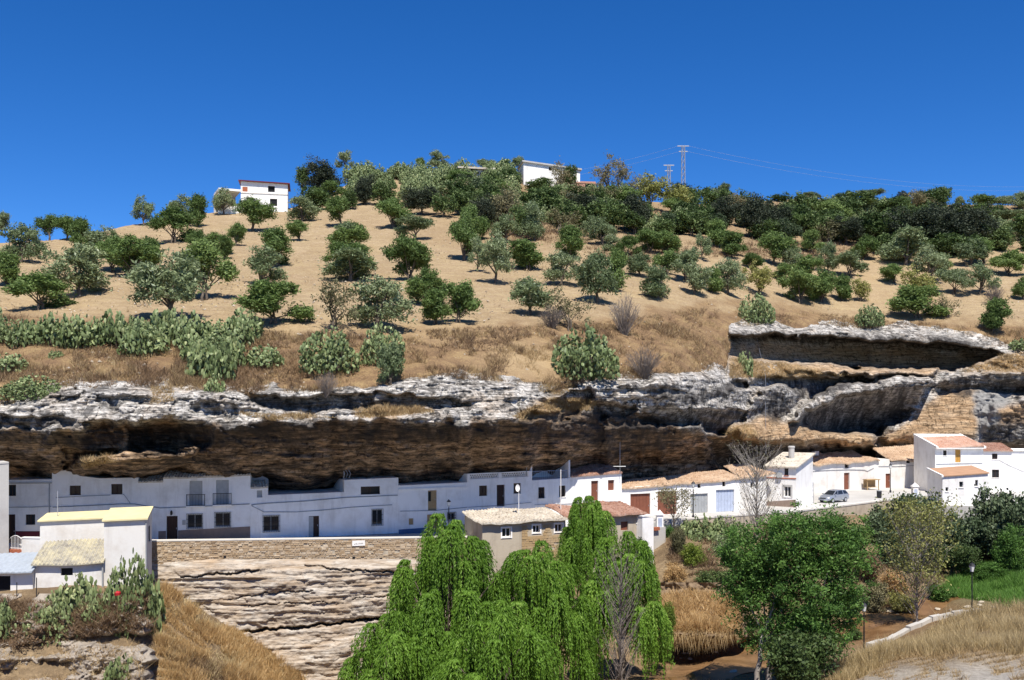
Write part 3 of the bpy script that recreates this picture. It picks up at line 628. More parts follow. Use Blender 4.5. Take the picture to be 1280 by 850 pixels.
# street slab ------------------------------------------------------
FACE = [(-80, 85), (0, 85), (214, 87.6), (313, 89.2), (498, 94), (584, 97), (665, 100), (777, 105), (925, 110.5), (995, 118), (1004, 133), (1097, 141), (1163, 143), (1420, 140)]
EDGE = [(-80, 79.8), (200, 82.7), (500, 88.7), (600, 90.8), (700, 95), (800, 99), (850, 102), (985, 109), (1060, 116.5), (1120, 124.5), (1140, 117), (1420, 112)]
def fd(x): return float(np.interp(x, [p[0] for p in FACE], [p[1] for p in FACE]))
def ed(x): return float(np.interp(x, [p[0] for p in EDGE], [p[1] for p in EDGE]))
def sz(x): return float(np.interp(x, [-80, 300, 560, 640, 700, 800, 860, 985, 1100, 1420], [-11.6, -11.7, -11.9, -12.0, -11.9, -11.5, -11.4, -11.4, -11.35, -11.3]))
mb = MB(); xs_ = list(range(-80, 1421, 20)); prev = None
for x in xs_:
    a = ed(x); c = fd(x) + 7; z = sz(x)
    row = [(PX(x, a), a, z - 4.5), (PX(x, a), a, z), (PX(x, (a + c) / 2), (a + c) / 2, z + .02), (PX(x, c), c, z)]
    if prev:
        for k in range(3): mb.quad(prev[k], row[k], row[k + 1], prev[k + 1])
    prev = row
def mat_street():
    m, t, b = new_mat('pale_worn_street', 0.9, 0.2); n1 = noise(t, .3, 5, .6, coords(t)); n2 = noise(t, 5, 5, .7, coords(t))
    c = ramp(t, n1, [(.3, (0.42, 0.40, 0.37)), (.7, (0.54, 0.52, 0.48))]).outputs[0]; c = mixc(t, .25, c, n2, 'OVERLAY'); t.links.new(c, b.inputs['Base Color']); bump(t, b, n2, .3, .02); return m
M['street'] = mat_street()
tag(mb.build('street', M['street']), kind='structure')
# ------------------------------------------------------------------ buildings
class Fac:
    """a vertical facade plane between two pixel columns at given distances"""
    def __init__(s, x0, d0, x1, d1):
        s.a = Vector((PX(x0, d0), d0, 0)); s.b = Vector((PX(x1, d1), d1, 0)); s.t = (s.b - s.a); s.L = s.t.length; s.t.normalize()
        s.n = Vector((s.t.y, -s.t.x, 0))           # outward, towards the viewer
    def uv(s, x, y):
        r = Vector(((x - 640) / F, 1, (HY - y) / F)); k = s.n.dot(s.a) / s.n.dot(r); p = r * k
        return (p - s.a).dot(s.t), p.z
    def pt(s, u, v, w=0.0):
        p = s.a + s.t * u + s.n * w; return Vector((p.x, p.y, v))
    def rect(s, x0, y0, x1, y1):
        xm, ym = (x0 + x1) / 2, (y0 + y1) / 2
        return s.uv(x0, ym)[0], s.uv(x1, ym)[0], s.uv(xm, y1)[1], s.uv(xm, y0)[1]
def fbox(mb, f, u0, u1, v0, v1, w0, w1):
    g = f.pt
    return mb.hexa([g(u0, v0, w1), g(u1, v0, w1), g(u1, v0, w0), g(u0, v0, w0), g(u0, v1, w1), g(u1, v1, w1), g(u1, v1, w0), g(u0, v1, w0)])

def wall_mesh(f, top, vb, holes, depth, rev=0.22, back=True, back_rise=0.0, skip=()):
    """front wall with real openings and reveals, returns, back; top = [(u, v)]"""
    mb = MB(); tu = [p[0] for p in top]; tv = [p[1] for p in top]
    T = lambda u: float(np.interp(u, tu, tv))
    us = sorted(set([round(p[0], 4) for p in top] + [round(h[i], 4) for h in holes for i in (0, 1)]))
    us = [u for i, u in enumerate(us) if i == 0 or u - us[i - 1] > 1e-3]
    for i in range(len(us) - 1):
        ua, ub = us[i], us[i + 1]; um = (ua + ub) / 2
        ta, tb = T(ua + 1e-4 * (1 if ub > ua else 0)), T(ub - 1e-4)
        vs = [vb] + sorted(set(v for h in holes if h[0] - 1e-3 < um < h[1] + 1e-3 for v in (h[2], h[3])))
        vs = [v for v in vs if v < min(ta, tb) - 1e-3]
        for j in range(len(vs)):
            v0 = vs[j]; v1a, v1b = (vs[j + 1], vs[j + 1]) if j + 1 < len(vs) else (ta, tb)
            vm = (v0 + min(v1a, v1b)) / 2
            if any(h[0] - 1e-3 < um < h[1] + 1e-3 and h[2] - 1e-3 < vm < h[3] + 1e-3 for h in holes): continue
            mb.quad(f.pt(ua, v0), f.pt(ub, v0), f.pt(ub, v1b), f.pt(ua, v1a))
    for (a, b, c, d) in [h[:4] for h in holes]:
        g = f.pt
        mb.quad(g(a, c), g(a, c, -rev), g(a, d, -rev), g(a, d)); mb.quad(g(b, c, -rev), g(b, c), g(b, d), g(b, d, -rev))
        mb.quad(g(a, d), g(a, d, -rev), g(b, d, -rev), g(b, d)); mb.quad(g(a, c, -rev), g(a, c), g(b, c), g(b, c, -rev))
    if back:
        g = f.pt; D_ = -depth; r = back_rise
        mb.quad(g(tu[0], vb, D_), g(tu[0], vb), g(tu[0], tv[0]), g(tu[0], tv[0] + r, D_))
        mb.quad(g(tu[-1], vb), g(tu[-1], vb, D_), g(tu[-1], tv[-1] + r, D_), g(tu[-1], tv[-1]))
        for i in range(len(top) - 1):
            if tu[i + 1] - tu[i] < 1e-3:      # vertical step in the wall top
                mb.quad(g(tu[i], min(tv[i], tv[i + 1])), g(tu[i], min(tv[i], tv[i + 1]), D_), g(tu[i], max(tv[i], tv[i + 1]), D_), g(tu[i], max(tv[i], tv[i + 1]))); continue
            mb.quad(g(tu[i], vb, D_), g(tu[i], tv[i] + r, D_), g(tu[i + 1], tv[i + 1] + r, D_), g(tu[i + 1], vb, D_))
            mb.quad(g(tu[i], tv[i]), g(tu[i + 1], tv[i + 1]), g(tu[i + 1], tv[i + 1] + r, D_), g(tu[i], tv[i] + r, D_))
    return mb

def tile_roof(f, u0, u1, v_front, w_front, v_back, w_back, sp=0.26, amp=0.07, sag=0.05, seed=1, hip0=0, hip1=0, v_front1=None, v_back1=None, step=0.38, corr=False):
    """barrel tile sheet from the eave (w_front outward) to the ridge (w_back negative = into the block)"""
    rng = np.random.RandomState(seed)
    n = max(4, int((u1 - u0) / sp)); per = 6; U = np.linspace(u0, u1, n * per + 1)
    L = math.hypot(v_back - v_front, w_front - w_back); m = max(2, int(L / step)); rows = []
    for i in range(m):
        rows += [i / m, (i + 1) / m - 1e-3]
    S = np.array(rows); UU, SS = np.meshgrid(U, S)
    ph = (UU - u0) / sp * 2 * math.pi; hgt = amp * np.sin(ph) if corr else amp * np.abs(np.sin(ph / 2)) * 1.6 - 0.02
    if not corr:
        hgt = hgt + (SS * m - np.floor(SS * m + 1e-4)) * -0.05
        ci = np.floor((UU - u0) / sp).astype(int); ri = np.floor(SS * m + 1e-4).astype(int)
        hgt = hgt + (_hash(ci, ri, ci * 0, seed) - 0.5) * 0.06
    vf = v_front + ((v_front1 if v_front1 is not None else v_front) - v_front) * (UU - u0) / (u1 - u0)
    vb_ = v_back + ((v_back1 if v_back1 is not None else v_back) - v_back) * (UU - u0) / (u1 - u0)
    sagz = sag * fbm(UU * .35, SS * 1.5, s=seed, o=3)
    Ue = UU + (hip0 * SS) * (1 - (UU - u0) / (u1 - u0)) - (hip1 * SS) * (UU - u0) / (u1 - u0)
    Vz = vf + (vb_ - vf) * SS + hgt + sagz; Ww = w_front + (w_back - w_front) * SS
    pos = np.empty(UU.shape + (3,))
    pos[..., 0] = f.a.x + f.t.x * Ue + f.n.x * Ww; pos[..., 1] = f.a.y + f.t.y * Ue + f.n.y * Ww; pos[..., 2] = Vz
    r, c = UU.shape
    low = pos.copy(); low[..., 2] = (vf + (vb_ - vf) * SS + sagz) - 0.10
    Vv = np.concatenate([pos.reshape(-1, 3), low.reshape(-1, 3)]); q1 = grid_faces(r, c); q2 = q1[:, ::-1] + r * c
    i = np.arange(c - 1); e1 = np.stack([i, i + 1, i + 1 + r * c, i + r * c], -1)
    k = (r - 1) * c; e2 = np.stack([i + k + 1, i + k, i + k + r * c, i + k + 1 + r * c], -1)
    j = np.arange(r - 1) * c; e3 = np.stack([j + c, j, j + r * c, j + c + r * c], -1); e4 = np.stack([j + c - 1, j + 2 * c - 1, j + 2 * c - 1 + r * c, j + c - 1 + r * c], -1)
    return Vv, np.concatenate([q1, q2, e1, e2, e3, e4])
def add_roof(root, f, mat, *a, name='roof_tiles', **k):
    V, Q = tile_roof(f, *a, **k); V = V - np.array(root.location)[None]
    return tag(link(name, mesh_np(name, V, Q), mat, root), kind='stuff')

def window(root, f, r, kind='dark', name='window', fm='white', rev=0.22):
    u0, u1, v0, v1 = r; w, h = u1 - u0, v1 - v0; t = min(0.07, w * 0.12)
    mb = MB()
    if kind in ('dark', 'glass', 'grille', 'white_frame'):
        for (a, b, c, d) in ((u0, u0 + t, v0, v1), (u1 - t, u1, v0, v1), (u0 + t, u1 - t, v0, v0 + t), (u0 + t, u1 - t, v1 - t, v1)): fbox(mb, f, a, b, c, d, -rev + .02, -rev + .08)
        if w > 0.5: fbox(mb, f, (u0 + u1) / 2 - t / 2, (u0 + u1) / 2 + t / 2, v0 + t, v1 - t, -rev + .02, -rev + .075)
        o = mb.build(name, M['wood_dark' if kind in ('dark',) else ('white' if kind == 'white_frame' else 'grey_metal')], root)
        p = MB(); fbox(p, f, u0, u1, v0, v1, -rev - .03, -rev + .03); p.build('pane', M['glass'], o)
        s = MB(); fbox(s, f, u0 - .06, u1 + .06, v0 - .07, v0 - .002, -.1, .07); s.build('sill', M[fm], o)
        if kind == 'grille':
            gb = MB(); nb = max(4, int(w / 0.13))
            for k in range(nb + 1): uu = u0 - .05 + (w + .1) * k / nb; gb.tube([f.pt(uu, v0 - .08, .09), f.pt(uu, v1 + .08, .09)], 0.016, 4)
            for vv_ in (v0 - .06, v0 + h * .33, v0 + h * .66, v1 + .06): gb.tube([f.pt(u0 - .07, vv_, .09), f.pt(u1 + .07, vv_, .09)], 0.018, 4)
            for uu in (u0 - .05, u1 + .05):
                for vv_ in (v0 - .06, v1 + .06): gb.tube([f.pt(uu, vv_, .09), f.pt(uu, vv_, -.03)], .016, 4)
            gb.build('grille', M['iron'], o)
    else:
        fbox(mb, f, u0, u1, v0, v1, -rev - .03, -rev + .03); o = mb.build(name, M[kind], root)
    return o
def door(root, f, r, mat='wood_dark', planks=4, name='door', rev=0.2, handle=True):
    u0, u1, v0, v1 = r; mb = MB(); w = u1 - u0
    fbox(mb, f, u0, u1, v0, v1, -rev - .05, -rev); o = mb.build(name, M[mat], root)
    pw = w / planks; pm = None
    for k in range(planks):
        pb = MB(); fbox(pb, f, u0 + pw * k + .012, u0 + pw * (k + 1) - .012, v0 + .03, v1 - .03, -rev, -rev + .03); pb.build('plank', M[mat], o)
    if handle:
        hb = MB(); fbox(hb, f, u1 - .14, u1 - .1, v0 + 0.95, v0 + 1.1, -rev + .03, -rev + .08); hb.build('handle', M['steel'], o)
    return o
def cable(root, f, pts, r=0.022, name='cable'):
    mb = MB(); mb.tube([f.pt(*f.uv(x, y), 0.05) for x, y in pts], r, 5); return mb.build(name, M['cable'], root)
def house(name, label, cat, x0, d0, x1, d1, top, base_z, depth, mat='white', holes=(), group=None, rise=0.0, rev=0.22, topv=None):
    f = Fac(x0, d0, x1, d1)
    tp = []
    for (x, y) in top:
        u, v = f.uv(x, y); tp.append((min(max(u, 0), f.L), v))
    tp[0] = (0.0, tp[0][1]); tp[-1] = (f.L, tp[-1][1])
    root = empty(name, f.pt(f.L / 2, base_z)); tag(root, label, cat, group)
    hs = [f.rect(*h) for h in holes]
    hs = [(max(a, .05), min(b, f.L - .05), max(c, base_z + .02), d) for a, b, c, d in hs]
    wall_mesh(f, tp, base_z, hs, depth, rev, back_rise=rise).build('wall', M[mat], root)
    return root, f, hs, tp
def slab(root, f, u0, u1, v, w0, w1, mat, name='roof', th=0.15, rise=0.0, v1=None):
    g = f.pt; vr = v if v1 is None else v1
    return MB().hexa([g(u0, v, w1), g(u1, vr, w1), g(u1, vr + rise, w0), g(u0, v + rise, w0), g(u0, v + th, w1), g(u1, vr + th, w1), g(u1, vr + th + rise, w0), g(u0, v + th + rise, w0)]).build(name, M[mat], root)
def plinth(root, f, pts, vb, mat, w=0.025):
    """painted band along the wall foot: pts = [(x, y)] of its upper edge"""
    uv_ = [f.uv(*p) for p in pts]; mb = MB(); g = f.pt
    for (a, b) in zip(uv_[:-1], uv_[1:]):
        mb.hexa([g(a[0], vb, w), g(b[0], vb, w), g(b[0], vb, 0.002), g(a[0], vb, 0.002), g(a[0], a[1], w), g(b[0], b[1], w), g(b[0], b[1], .002), g(a[0], a[1], .002)])
    return mb.build('plinth', M[mat], root)
def balcony(root, f, r):
    u0, u1, v0, v1 = r; s = MB(); fbox(s, f, u0 - .25, u1 + .25, v0 - .1, v0, -.01, .42); o = s.build('balcony', M['white'], root); rb = MB()
    for k in range(13): uu = u0 - .22 + (u1 - u0 + .44) * k / 12; rb.tube([f.pt(uu, v0, .38), f.pt(uu, v0 + 1.0, .38)], .013, 4)
    for uu in (u0 - .22, u1 + .22):
        for k in range(3): rb.tube([f.pt(uu, v0, .1 + .14 * k), f.pt(uu, v0 + 1.0, .1 + .14 * k)], .013, 4)
        rb.tube([f.pt(uu, v0 + 1.0, 0), f.pt(uu, v0 + 1.0, .38)], .02, 4)
    rb.tube([f.pt(u0 - .22, v0 + 1.0, .38), f.pt(u1 + .22, v0 + 1.0, .38)], .024, 4); rb.tube([f.pt(u0 - .22, v0 + .06, .38), f.pt(u1 + .22, v0 + .06, .38)], .018, 4)
    rb.build('railing', M['iron'], o)

# 1 building cut by the picture's left edge
root, f, hs, tp = house('grey_house', 'plain grey rendered building with a flat top beside the railed gate', 'building', -70, 76.6, 11, 79.3, [(-70, 585), (11, 579)], -13.5, 4.5, 'grey_wall')
slab(root, f, 0, f.L, tp[0][1] - .01, -4.5, 0.04, 'grey_wall', th=.12, v1=tp[1][1] - .01)
# 2
root, f, hs, tp = house('cave_house', 'dim white cave house with dark red plinth and straight cornice', 'house', 2, 85.6, 65, 86.3, [(2, 600), (65, 599)], sz(30), 6, 'white', [(10, 606, 20, 620), (32, 643, 44, 656), (9, 643, 19, 679)])
window(root, f, hs[0], 'dark'); window(root, f, hs[1], 'dark'); door(root, f, hs[2], 'wood_dark')
c = MB(); fbox(c, f, 0, f.L, tp[0][1] - .35, tp[0][1] - .22, 0.003, .1); c.build('cornice', M['grey_wall'], root)
plinth(root, f, [(19.5, 664), (64.5, 664)], sz(30), 'plinth_red'); cable(root, f, [(5, 634), (40, 634), (64, 633)])
dp = MB(); dp.tube([f.pt(*f.uv(62, 604), .06), f.pt(*f.uv(62, 675), .06)], .05, 6); dp.build('drainpipe', M['grey_metal'], root)
# 3
B3 = [(65, 588), (84, 588), (100, 595), (125, 598), (173, 597), (173.05, 602), (204, 602), (204.05, 598), (313, 594)]
root, f, hs, tp = house('cave_house', 'long white cave house with two balconies over two barred windows', 'house', 65, 86.3, 313, 89.3, B3, sz(200), 6, 'white',
    [(87, 607, 101, 619), (139, 605, 153, 618), (237, 601, 253, 632), (270, 600, 286, 630.5), (234, 643, 253, 660), (269, 641, 288, 658), (208, 645, 222, 677), (74, 640, 84, 672)])
window(root, f, hs[0], 'dark'); window(root, f, hs[1], 'dark')
for h in hs[2:4]: window(root, f, h, 'blind', 'blind'); balcony(root, f, h)
for h in hs[4:6]: window(root, f, h, 'grille')
door(root, f, hs[6], 'wood_dark'); door(root, f, hs[7], 'wood_dark')
plinth(root, f, [(198, 664), (207.5, 663.6)], sz(200), 'plinth_brown'); plinth(root, f, [(222.5, 663), (312.8, 658)], sz(200), 'plinth_brown')
cable(root, f, [(66, 634), (110, 632), (152, 630), (168, 630), (200, 635), (240, 633.5), (312, 630)], .03); cable(root, f, [(70, 622), (110, 620), (155, 618), (163, 629)])
u0, v0 = f.uv(173.2, 601.8); u1, _ = f.uv(203.8, 602); add_roof(root, f, M['tile_pale'], u0, u1, v0 + .02, .14, v0 + .7, -3.2, seed=3)
u0, v0 = f.uv(204.2, 598); u1, v1 = f.uv(313, 594); add_roof(root, f, M['tile_pale'], u0, u1, v0 + .02, .16, v0 + .9, -3.6, v_front1=v1 + .02, v_back1=v1 + .9, seed=4)
ln = MB(); lc = f.pt(*f.uv(214.5, 641), .16); ln.lathe(lc + Vector((0, 0, -.2)), [(.05, 0), (.1, .1), (.11, .3), (.03, .42)], 8); ln.tube([lc + Vector((0, 0, .2)), f.pt(*f.uv(214.5, 638), .0)], .02, 4); ln.build('lantern', M['iron'], root)
mbx = MB(); fbox(mbx, f, *f.rect(228, 650, 232, 656), 0, .08); mbx.build('meter_box', M['blind'], root)
# 4
C4 = [(313, 609), (335, 608), (335.05, 619), (429.9, 615), (430, 600), (498, 597)]
root, f, hs, tp = house('cave_house', 'low white cave house with stepped top and a wide slot window', 'house', 313, 89.3, 498, 94, C4, sz(400), 6, 'white',
    [(329, 645, 349, 664), (386, 645, 399, 681), (465, 637, 478, 656), (451, 608, 475, 618), (321, 613, 328, 622)])
window(root, f, hs[0], 'grille'); window(root, f, hs[2], 'grille'); window(root, f, hs[3], 'dark'); window(root, f, hs[4], 'blind', 'vent')
door(root, f, hs[1], 'wood_dark', 2)
bc = MB(); a_, b_, c_, d_ = hs[1]; fbox(bc, f, a_ + .03, a_ + (b_ - a_) * .45, c_, d_ - .05, -.12, -.09); bc.build('bead_curtain', M['blind'], root)
cable(root, f, [(314, 631), (335, 629), (380, 626.5), (430, 622), (497, 619)], .03); cable(root, f, [(314, 632), (330, 640), (370, 640), (400, 638), (440, 634), (490, 631)], .022)
u0, v0 = f.uv(313.2, 609); u1, _ = f.uv(335, 608); add_roof(root, f, M['tile_pale'], u0, u1, v0 + .02, .12, v0 + .5, -2.0, seed=5)
dm = MB(); g0 = f.uv(314, 600)[0]; g1 = f.uv(339, 600)[0]; vz = f.uv(326, 608)[1]
dm.add([f.pt(g0, vz - .5, -2.1), f.pt(g1, vz - .5, -2.1), f.pt(g1, vz + .5, -2.1), f.pt((g0 + g1) / 2, vz + 1.0, -2.1), f.pt(g0, vz + .5, -2.1), f.pt(g0, vz - .5, -4.5), f.pt(g1, vz - .5, -4.5), f.pt(g1, vz + .5, -4.5), f.pt((g0 + g1) / 2, vz + 1.0, -4.5), f.pt(g0, vz + .5, -4.5)], [(0, 1, 2, 3, 4), (9, 8, 7, 6, 5), (1, 6, 7, 2), (2, 7, 8, 3), (3, 8, 9, 4), (4, 9, 5, 0)]); dm.build('roof_gable', M['grey_wall'], root)
# 5
root, f, hs, tp = house('cave_house', 'white cave house with blue plinth and tan doors one above the other', 'house', 498, 94, 584, 97, [(498, 607), (584, 603)], sz(540), 6, 'white',
    [(535, 613, 546, 638), (534, 643, 548, 681), (511, 648, 517, 656), (559.5, 641, 569, 650)])
door(root, f, hs[0], 'wood_tan', 2); door(root, f, hs[1], 'wood_tan', 3); window(root, f, hs[2], 'wood_tan', 'shutter'); window(root, f, hs[3], 'grille')
pn = MB(); a_, b_, c_, d_ = hs[0]; fbox(pn, f, a_ + .06, a_ + (b_ - a_) * .4, c_ + (d_ - c_) * .45, d_ - .1, -.17, -.15); pn.build('door_pane', M['glass'], root)
plinth(root, f, [(498.3, 662), (533.7, 659.5)], sz(540), 'plinth_blue'); plinth(root, f, [(548.3, 658.5), (583.5, 655)], sz(540), 'plinth_blue')
c = MB(); fbox(c, f, 0, f.L, tp[0][1] - .42, tp[0][1] - .30, 0.003, .09); c.build('cornice', M['white'], root)
cable(root, f, [(500, 639), (545, 638), (584, 634)])
# 6
root, f, hs, tp = house('cave_house', 'white cave house with pierced balustrade around its roof terrace', 'house', 584, 97, 665, 100, [(584, 601), (665, 597)], sz(620), 6, 'white',
    [(599, 607, 609, 620), (621, 606, 631, 633), (642, 604, 651, 617), (597, 641, 610, 658), (620, 640, 633, 668), (641, 637, 654, 658)])
window(root, f, hs[0], 'dark'); door(root, f, hs[1], 'wood_dark'); window(root, f, hs[2], 'dark'); window(root, f, hs[3], 'dark'); door(root, f, hs[4], 'wood_dark'); window(root, f, hs[5], 'dark')
cable(root, f, [(585, 634), (620, 632), (664, 628)])
bal = MB(); va = f.uv(584, 601)[1]; vb2 = f.uv(665, 597)[1]; Lh = f.L
def bline(u): return va + (vb2 - va) * u / Lh
hB = 0.68
for (a, b) in ((0, .28), (Lh * .48, Lh * .48 + .3), (Lh - .45, Lh)):
    bal.hexa([f.pt(a, bline(a), .02), f.pt(b, bline(b), .02), f.pt(b, bline(b), -.2), f.pt(a, bline(a), -.2), f.pt(a, bline(a) + hB, .02), f.pt(b, bline(b) + hB, .02), f.pt(b, bline(b) + hB, -.2), f.pt(a, bline(a) + hB, -.2)])
for (lo, hi) in ((0.0, .12), (hB - .12, hB)):
    for (a, b) in ((.28, Lh * .48), (Lh * .48 + .3, Lh - .45)):
        bal.hexa([f.pt(a, bline(a) + lo, 0), f.pt(b, bline(b) + lo, 0), f.pt(b, bline(b) + lo, -.16), f.pt(a, bline(a) + lo, -.16), f.pt(a, bline(a) + hi, 0), f.pt(b, bline(b) + hi, 0), f.pt(b, bline(b) + hi, -.16), f.pt(a, bline(a) + hi, -.16)])
for (a, b) in ((.28, Lh * .48), (Lh * .48 + .3, Lh - .45)):
    nn = int((b - a) / .19)
    for k in range(nn + 1):
        u = a + (b - a) * k / nn; 
        for sgn in (-1, 1):
            u2 = min(max(u + sgn * .22, a), b)
            bal.tube([f.pt(u, bline(u) + .1, -.08), f.pt(u2, bline(u2) + hB - .1, -.08)], .034, 4, False)
bal.build('balustrade', M['white'], root)
sw = MB(); sw.hexa([f.pt(0, va, -.2), f.pt(.18, va, -.2), f.pt(.18, va, -4), f.pt(0, va, -4), f.pt(0, va + .66, -.2), f.pt(.18, va + .66, -.2), f.pt(.18, va + .66, -4), f.pt(0, va + .66, -4)]); sw.build('terrace_side_wall', M['white'], root)
# 7
F7 = [(665, 600.5), (713, 597.5), (713.05, 596), (777, 590.5)]
root, f, hs, tp = house('cave_house', 'white cave house with open terrace room and red-brown door on its sunny end', 'house', 665, 100, 777, 105, F7, sz(720), 6, 'white',
    [(673, 609, 681, 623), (699, 607, 707, 621), (739, 601, 748, 626), (760, 600, 768, 613)])
window(root, f, hs[0], 'dark'); window(root, f, hs[1], 'dark'); door(root, f, hs[2], 'wood_brown', 3); window(root, f, hs[3], 'wood_brown', 'shutter')
u0, v0 = f.uv(713.3, 596); u1, v1 = f.uv(777, 590.5); add_roof(root, f, M['tile_red'], u0, u1, v0 + .02, .18, v0 + 1.1, -3.8, v_front1=v1 + .02, v_back1=v1 + 1.1, seed=6)
ua = f.uv(663.5, 590)[0]; ub = f.uv(713, 590)[0]; vt = f.uv(690, 574.5)[1]; vl = f.uv(690, 599)[1]; tr = MB()
for (a, b, w0, w1) in ((ua, ua + .18, -3.2, -.05), (ub - .2, ub, -3.2, -.05), (ua, ub, -3.4, -3.2)): fbox(tr, f, a, b, vl, vt, w0, w1)
fbox(tr, f, ua, ub, vt + .002, vt + .15, -3.4, -1.6); tr.build('terrace_room', M['white'], root)
rl = MB(); 
for k in range(20): uu = ua + .2 + (ub - ua - .4) * k / 19; rl.tube([f.pt(uu, vl, -.1), f.pt(uu, vl + .85, -.1)], .012, 4)
rl.tube([f.pt(ua + .2, vl + .85, -.1), f.pt(ub - .2, vl + .85, -.1)], .02, 4); rl.build('terrace_railing', M['blue_grey_metal'], root)
cable(root, f, [(668, 631), (700, 630), (776, 626)])
# 8 garages
root, f, hs, tp = house('garage_row', 'low whitewashed garage row with brown and grey double doors under tiles', 'building', 777, 105, 925, 110.5, [(777, 610), (925, 598.5)], sz(850), 3.2, 'white',
    [(788, 617, 813, 648), (822, 614, 846, 647), (863, 617, 885, 644.5), (895, 612, 918, 641), (872, 605, 876, 610), (903, 602, 907, 608)])
for h, m_ in zip(hs[:4], ('wood_brown', 'wood_brown', 'grey_metal', 'blue_grey_metal')): door(root, f, h, m_, 6, 'garage_door')
for h in hs[4:]: window(root, f, h, 'void', 'vent')
v0 = tp[0][1]; v1 = tp[1][1]; add_roof(root, f, M['tile_tan'], 0, f.L + .1, v0 + .02, .22, v0 + .45, -3.4, v_front1=v1 + .02, v_back1=v1 + .75, seed=7, sag=.1)
# 9 gabled little house
root, f, hs, tp = house('corner_house', 'small white house with pale ridge roof and stubby round chimney', 'house', 958, 116.5, 995, 114.5, [(958, 584), (995, 583)], sz(985), 6, 'white',
    [(980.5, 585.5, 985.5, 594), (980, 608, 988.5, 621)], rise=1.25)
window(root, f, hs[0], 'dark', fm='brick_red'); window(root, f, hs[1], 'white_frame')
su = MB(); a_, b_, c_, d_ = hs[1]
for (p_, q_, r_, s_) in ((a_ - .2, a_, c_ - .1, d_ + .2), (b_, b_ + .2, c_ - .1, d_ + .2), (a_, b_, d_, d_ + .2)): fbox(su, f, p_, q_, r_, s_, .003, .06)
su.build('window_surround', M['grey_wall'], root)
su = MB(); fbox(su, f, -.02, f.L + .02, *[f.uv(975, y)[1] for y in (598.2, 596.8)], .003, .06); su.build('string_course', M['brick_red'], root)
plinth(root, f, [(958.2, 627), (994.8, 624.5)], sz(985), 'plinth_brown')
slab(root, f, -.25, f.L + .3, tp[0][1] + .03, -6.2, .35, 'tile_pale', rise=1.38, th=.14)
ch = MB(); cc = f.pt(f.uv(976, 570)[0], tp[0][1] + .4, -3.6); ch.lathe(cc, [(.36, 0), (.36, 1.75), (.42, 1.8), (.42, 1.95), (.3, 2.0)], 12); ch.build('chimney', M['grey_wall'], root)
mb_ = MB(); fbox(mb_, f, *f.rect(972, 590.5, 978, 597), 0, .3); mb_.build('air_unit', M['blind'], root)
# annex with hipped tiles left of it
root, f, hs, tp = house('annex', 'white lean-to with tan tiles between the garages and chimney house', 'building', 925, 112.5, 958, 114.6, [(925, 598), (958, 593)], sz(940), 4, 'white_warm', [(938, 603, 942, 609)])
window(root, f, hs[0], 'void', 'vent'); add_roof(root, f, M['tile_tan'], -.2, f.L + 1.2, tp[0][1] + .02, .3, tp[0][1] + 1.3, -4.2, v_front1=tp[1][1] + .02, hip0=1.6, seed=8, sag=.1)
# 10 ruined yard and metal gate
f = Fac(994, 123, 1008, 127); root = empty('ruined_shed', f.pt(1, sz(1000))); tag(root, 'dark broken stone shed behind the metal gate', 'shed')
rm = MB(); fbox(rm, f, -.2, f.L, sz(1000), f.uv(1000, 588)[1], -3, -.2); rm.build('wall', M['render_old'], root)
rm = MB(); rm.hexa([f.pt(-.3, f.uv(1000, 587)[1], .1), f.pt(f.L + .2, f.uv(1000, 584)[1], .1), f.pt(f.L + .2, f.uv(1000, 578)[1], -3), f.pt(-.3, f.uv(1000, 584)[1], -3), f.pt(-.3, f.uv(1000, 585)[1], .1), f.pt(f.L + .2, f.uv(1000, 582)[1], .1), f.pt(f.L + .2, f.uv(1000, 576)[1], -3), f.pt(-.3, f.uv(1000, 582)[1], -3)]); rm.build('roof', M['tile_tan'], root)
f = Fac(996, 116.5, 1017, 119.5); root = empty('metal_gate', f.pt(f.L / 2, sz(1000))); tag(root, 'scrap grey metal gate of bars and mesh beside the chimney house', 'gate')
zb = sz(1000); 
for nm, (a, b, hgt) in {'fixed_panel': (0, f.L * .48, 2.3), 'gate_leaf': (f.L * .5, f.L, 2.5)}.items():
    gm_ = MB()
    for k in range(7): uu = a + (b - a) * k / 6; gm_.tube([f.pt(uu, zb, 0), f.pt(uu + .05, zb + hgt * (1 - .03 * (k % 3)), 0)], .03 if k in (0, 6) else .014, 4)
    for vv_ in (.12, .8, 1.6, hgt - .06): gm_.tube([f.pt(a, zb + vv_, 0), f.pt(b, zb + vv_, 0)], .025, 4)
    gm_.tube([f.pt(a, zb + .1, .02), f.pt(b, zb + hgt - .1, .02)], .02, 4); gm_.build(nm, M['grey_metal'], root)
# 11
root, f, hs, tp = house('old_house', 'old whitewashed house with bowed tan tiles and one brown door', 'house', 1004, 133, 1097, 141, [(1004, 583), (1097, 574.5)], sz(1050), 6, 'white_old', [(1055, 591, 1062, 612), (1056, 580, 1061, 585)])
door(root, f, hs[0], 'wood_brown', 3); window(root, f, hs[1], 'void', 'vent'); cable(root, f, [(1006, 590), (1030, 588), (1060, 587), (1080, 587.5), (1084, 589), (1092, 585)], .03)
add_roof(root, f, M['tile_tan'], -.2, f.L + .1, tp[0][1] + .02, .35, tp[0][1] + 1.15, -4.6, v_front1=tp[1][1] + .05, v_back1=tp[1][1] + 1.15, hip0=1.8, seed=9, sag=.28, sp=.34, amp=.1)
ch = MB(); fbox(ch, f, *f.rect(1039, 565, 1044, 573), -3.4, -2.8); ch.build('chimney', M['white_old'], root)
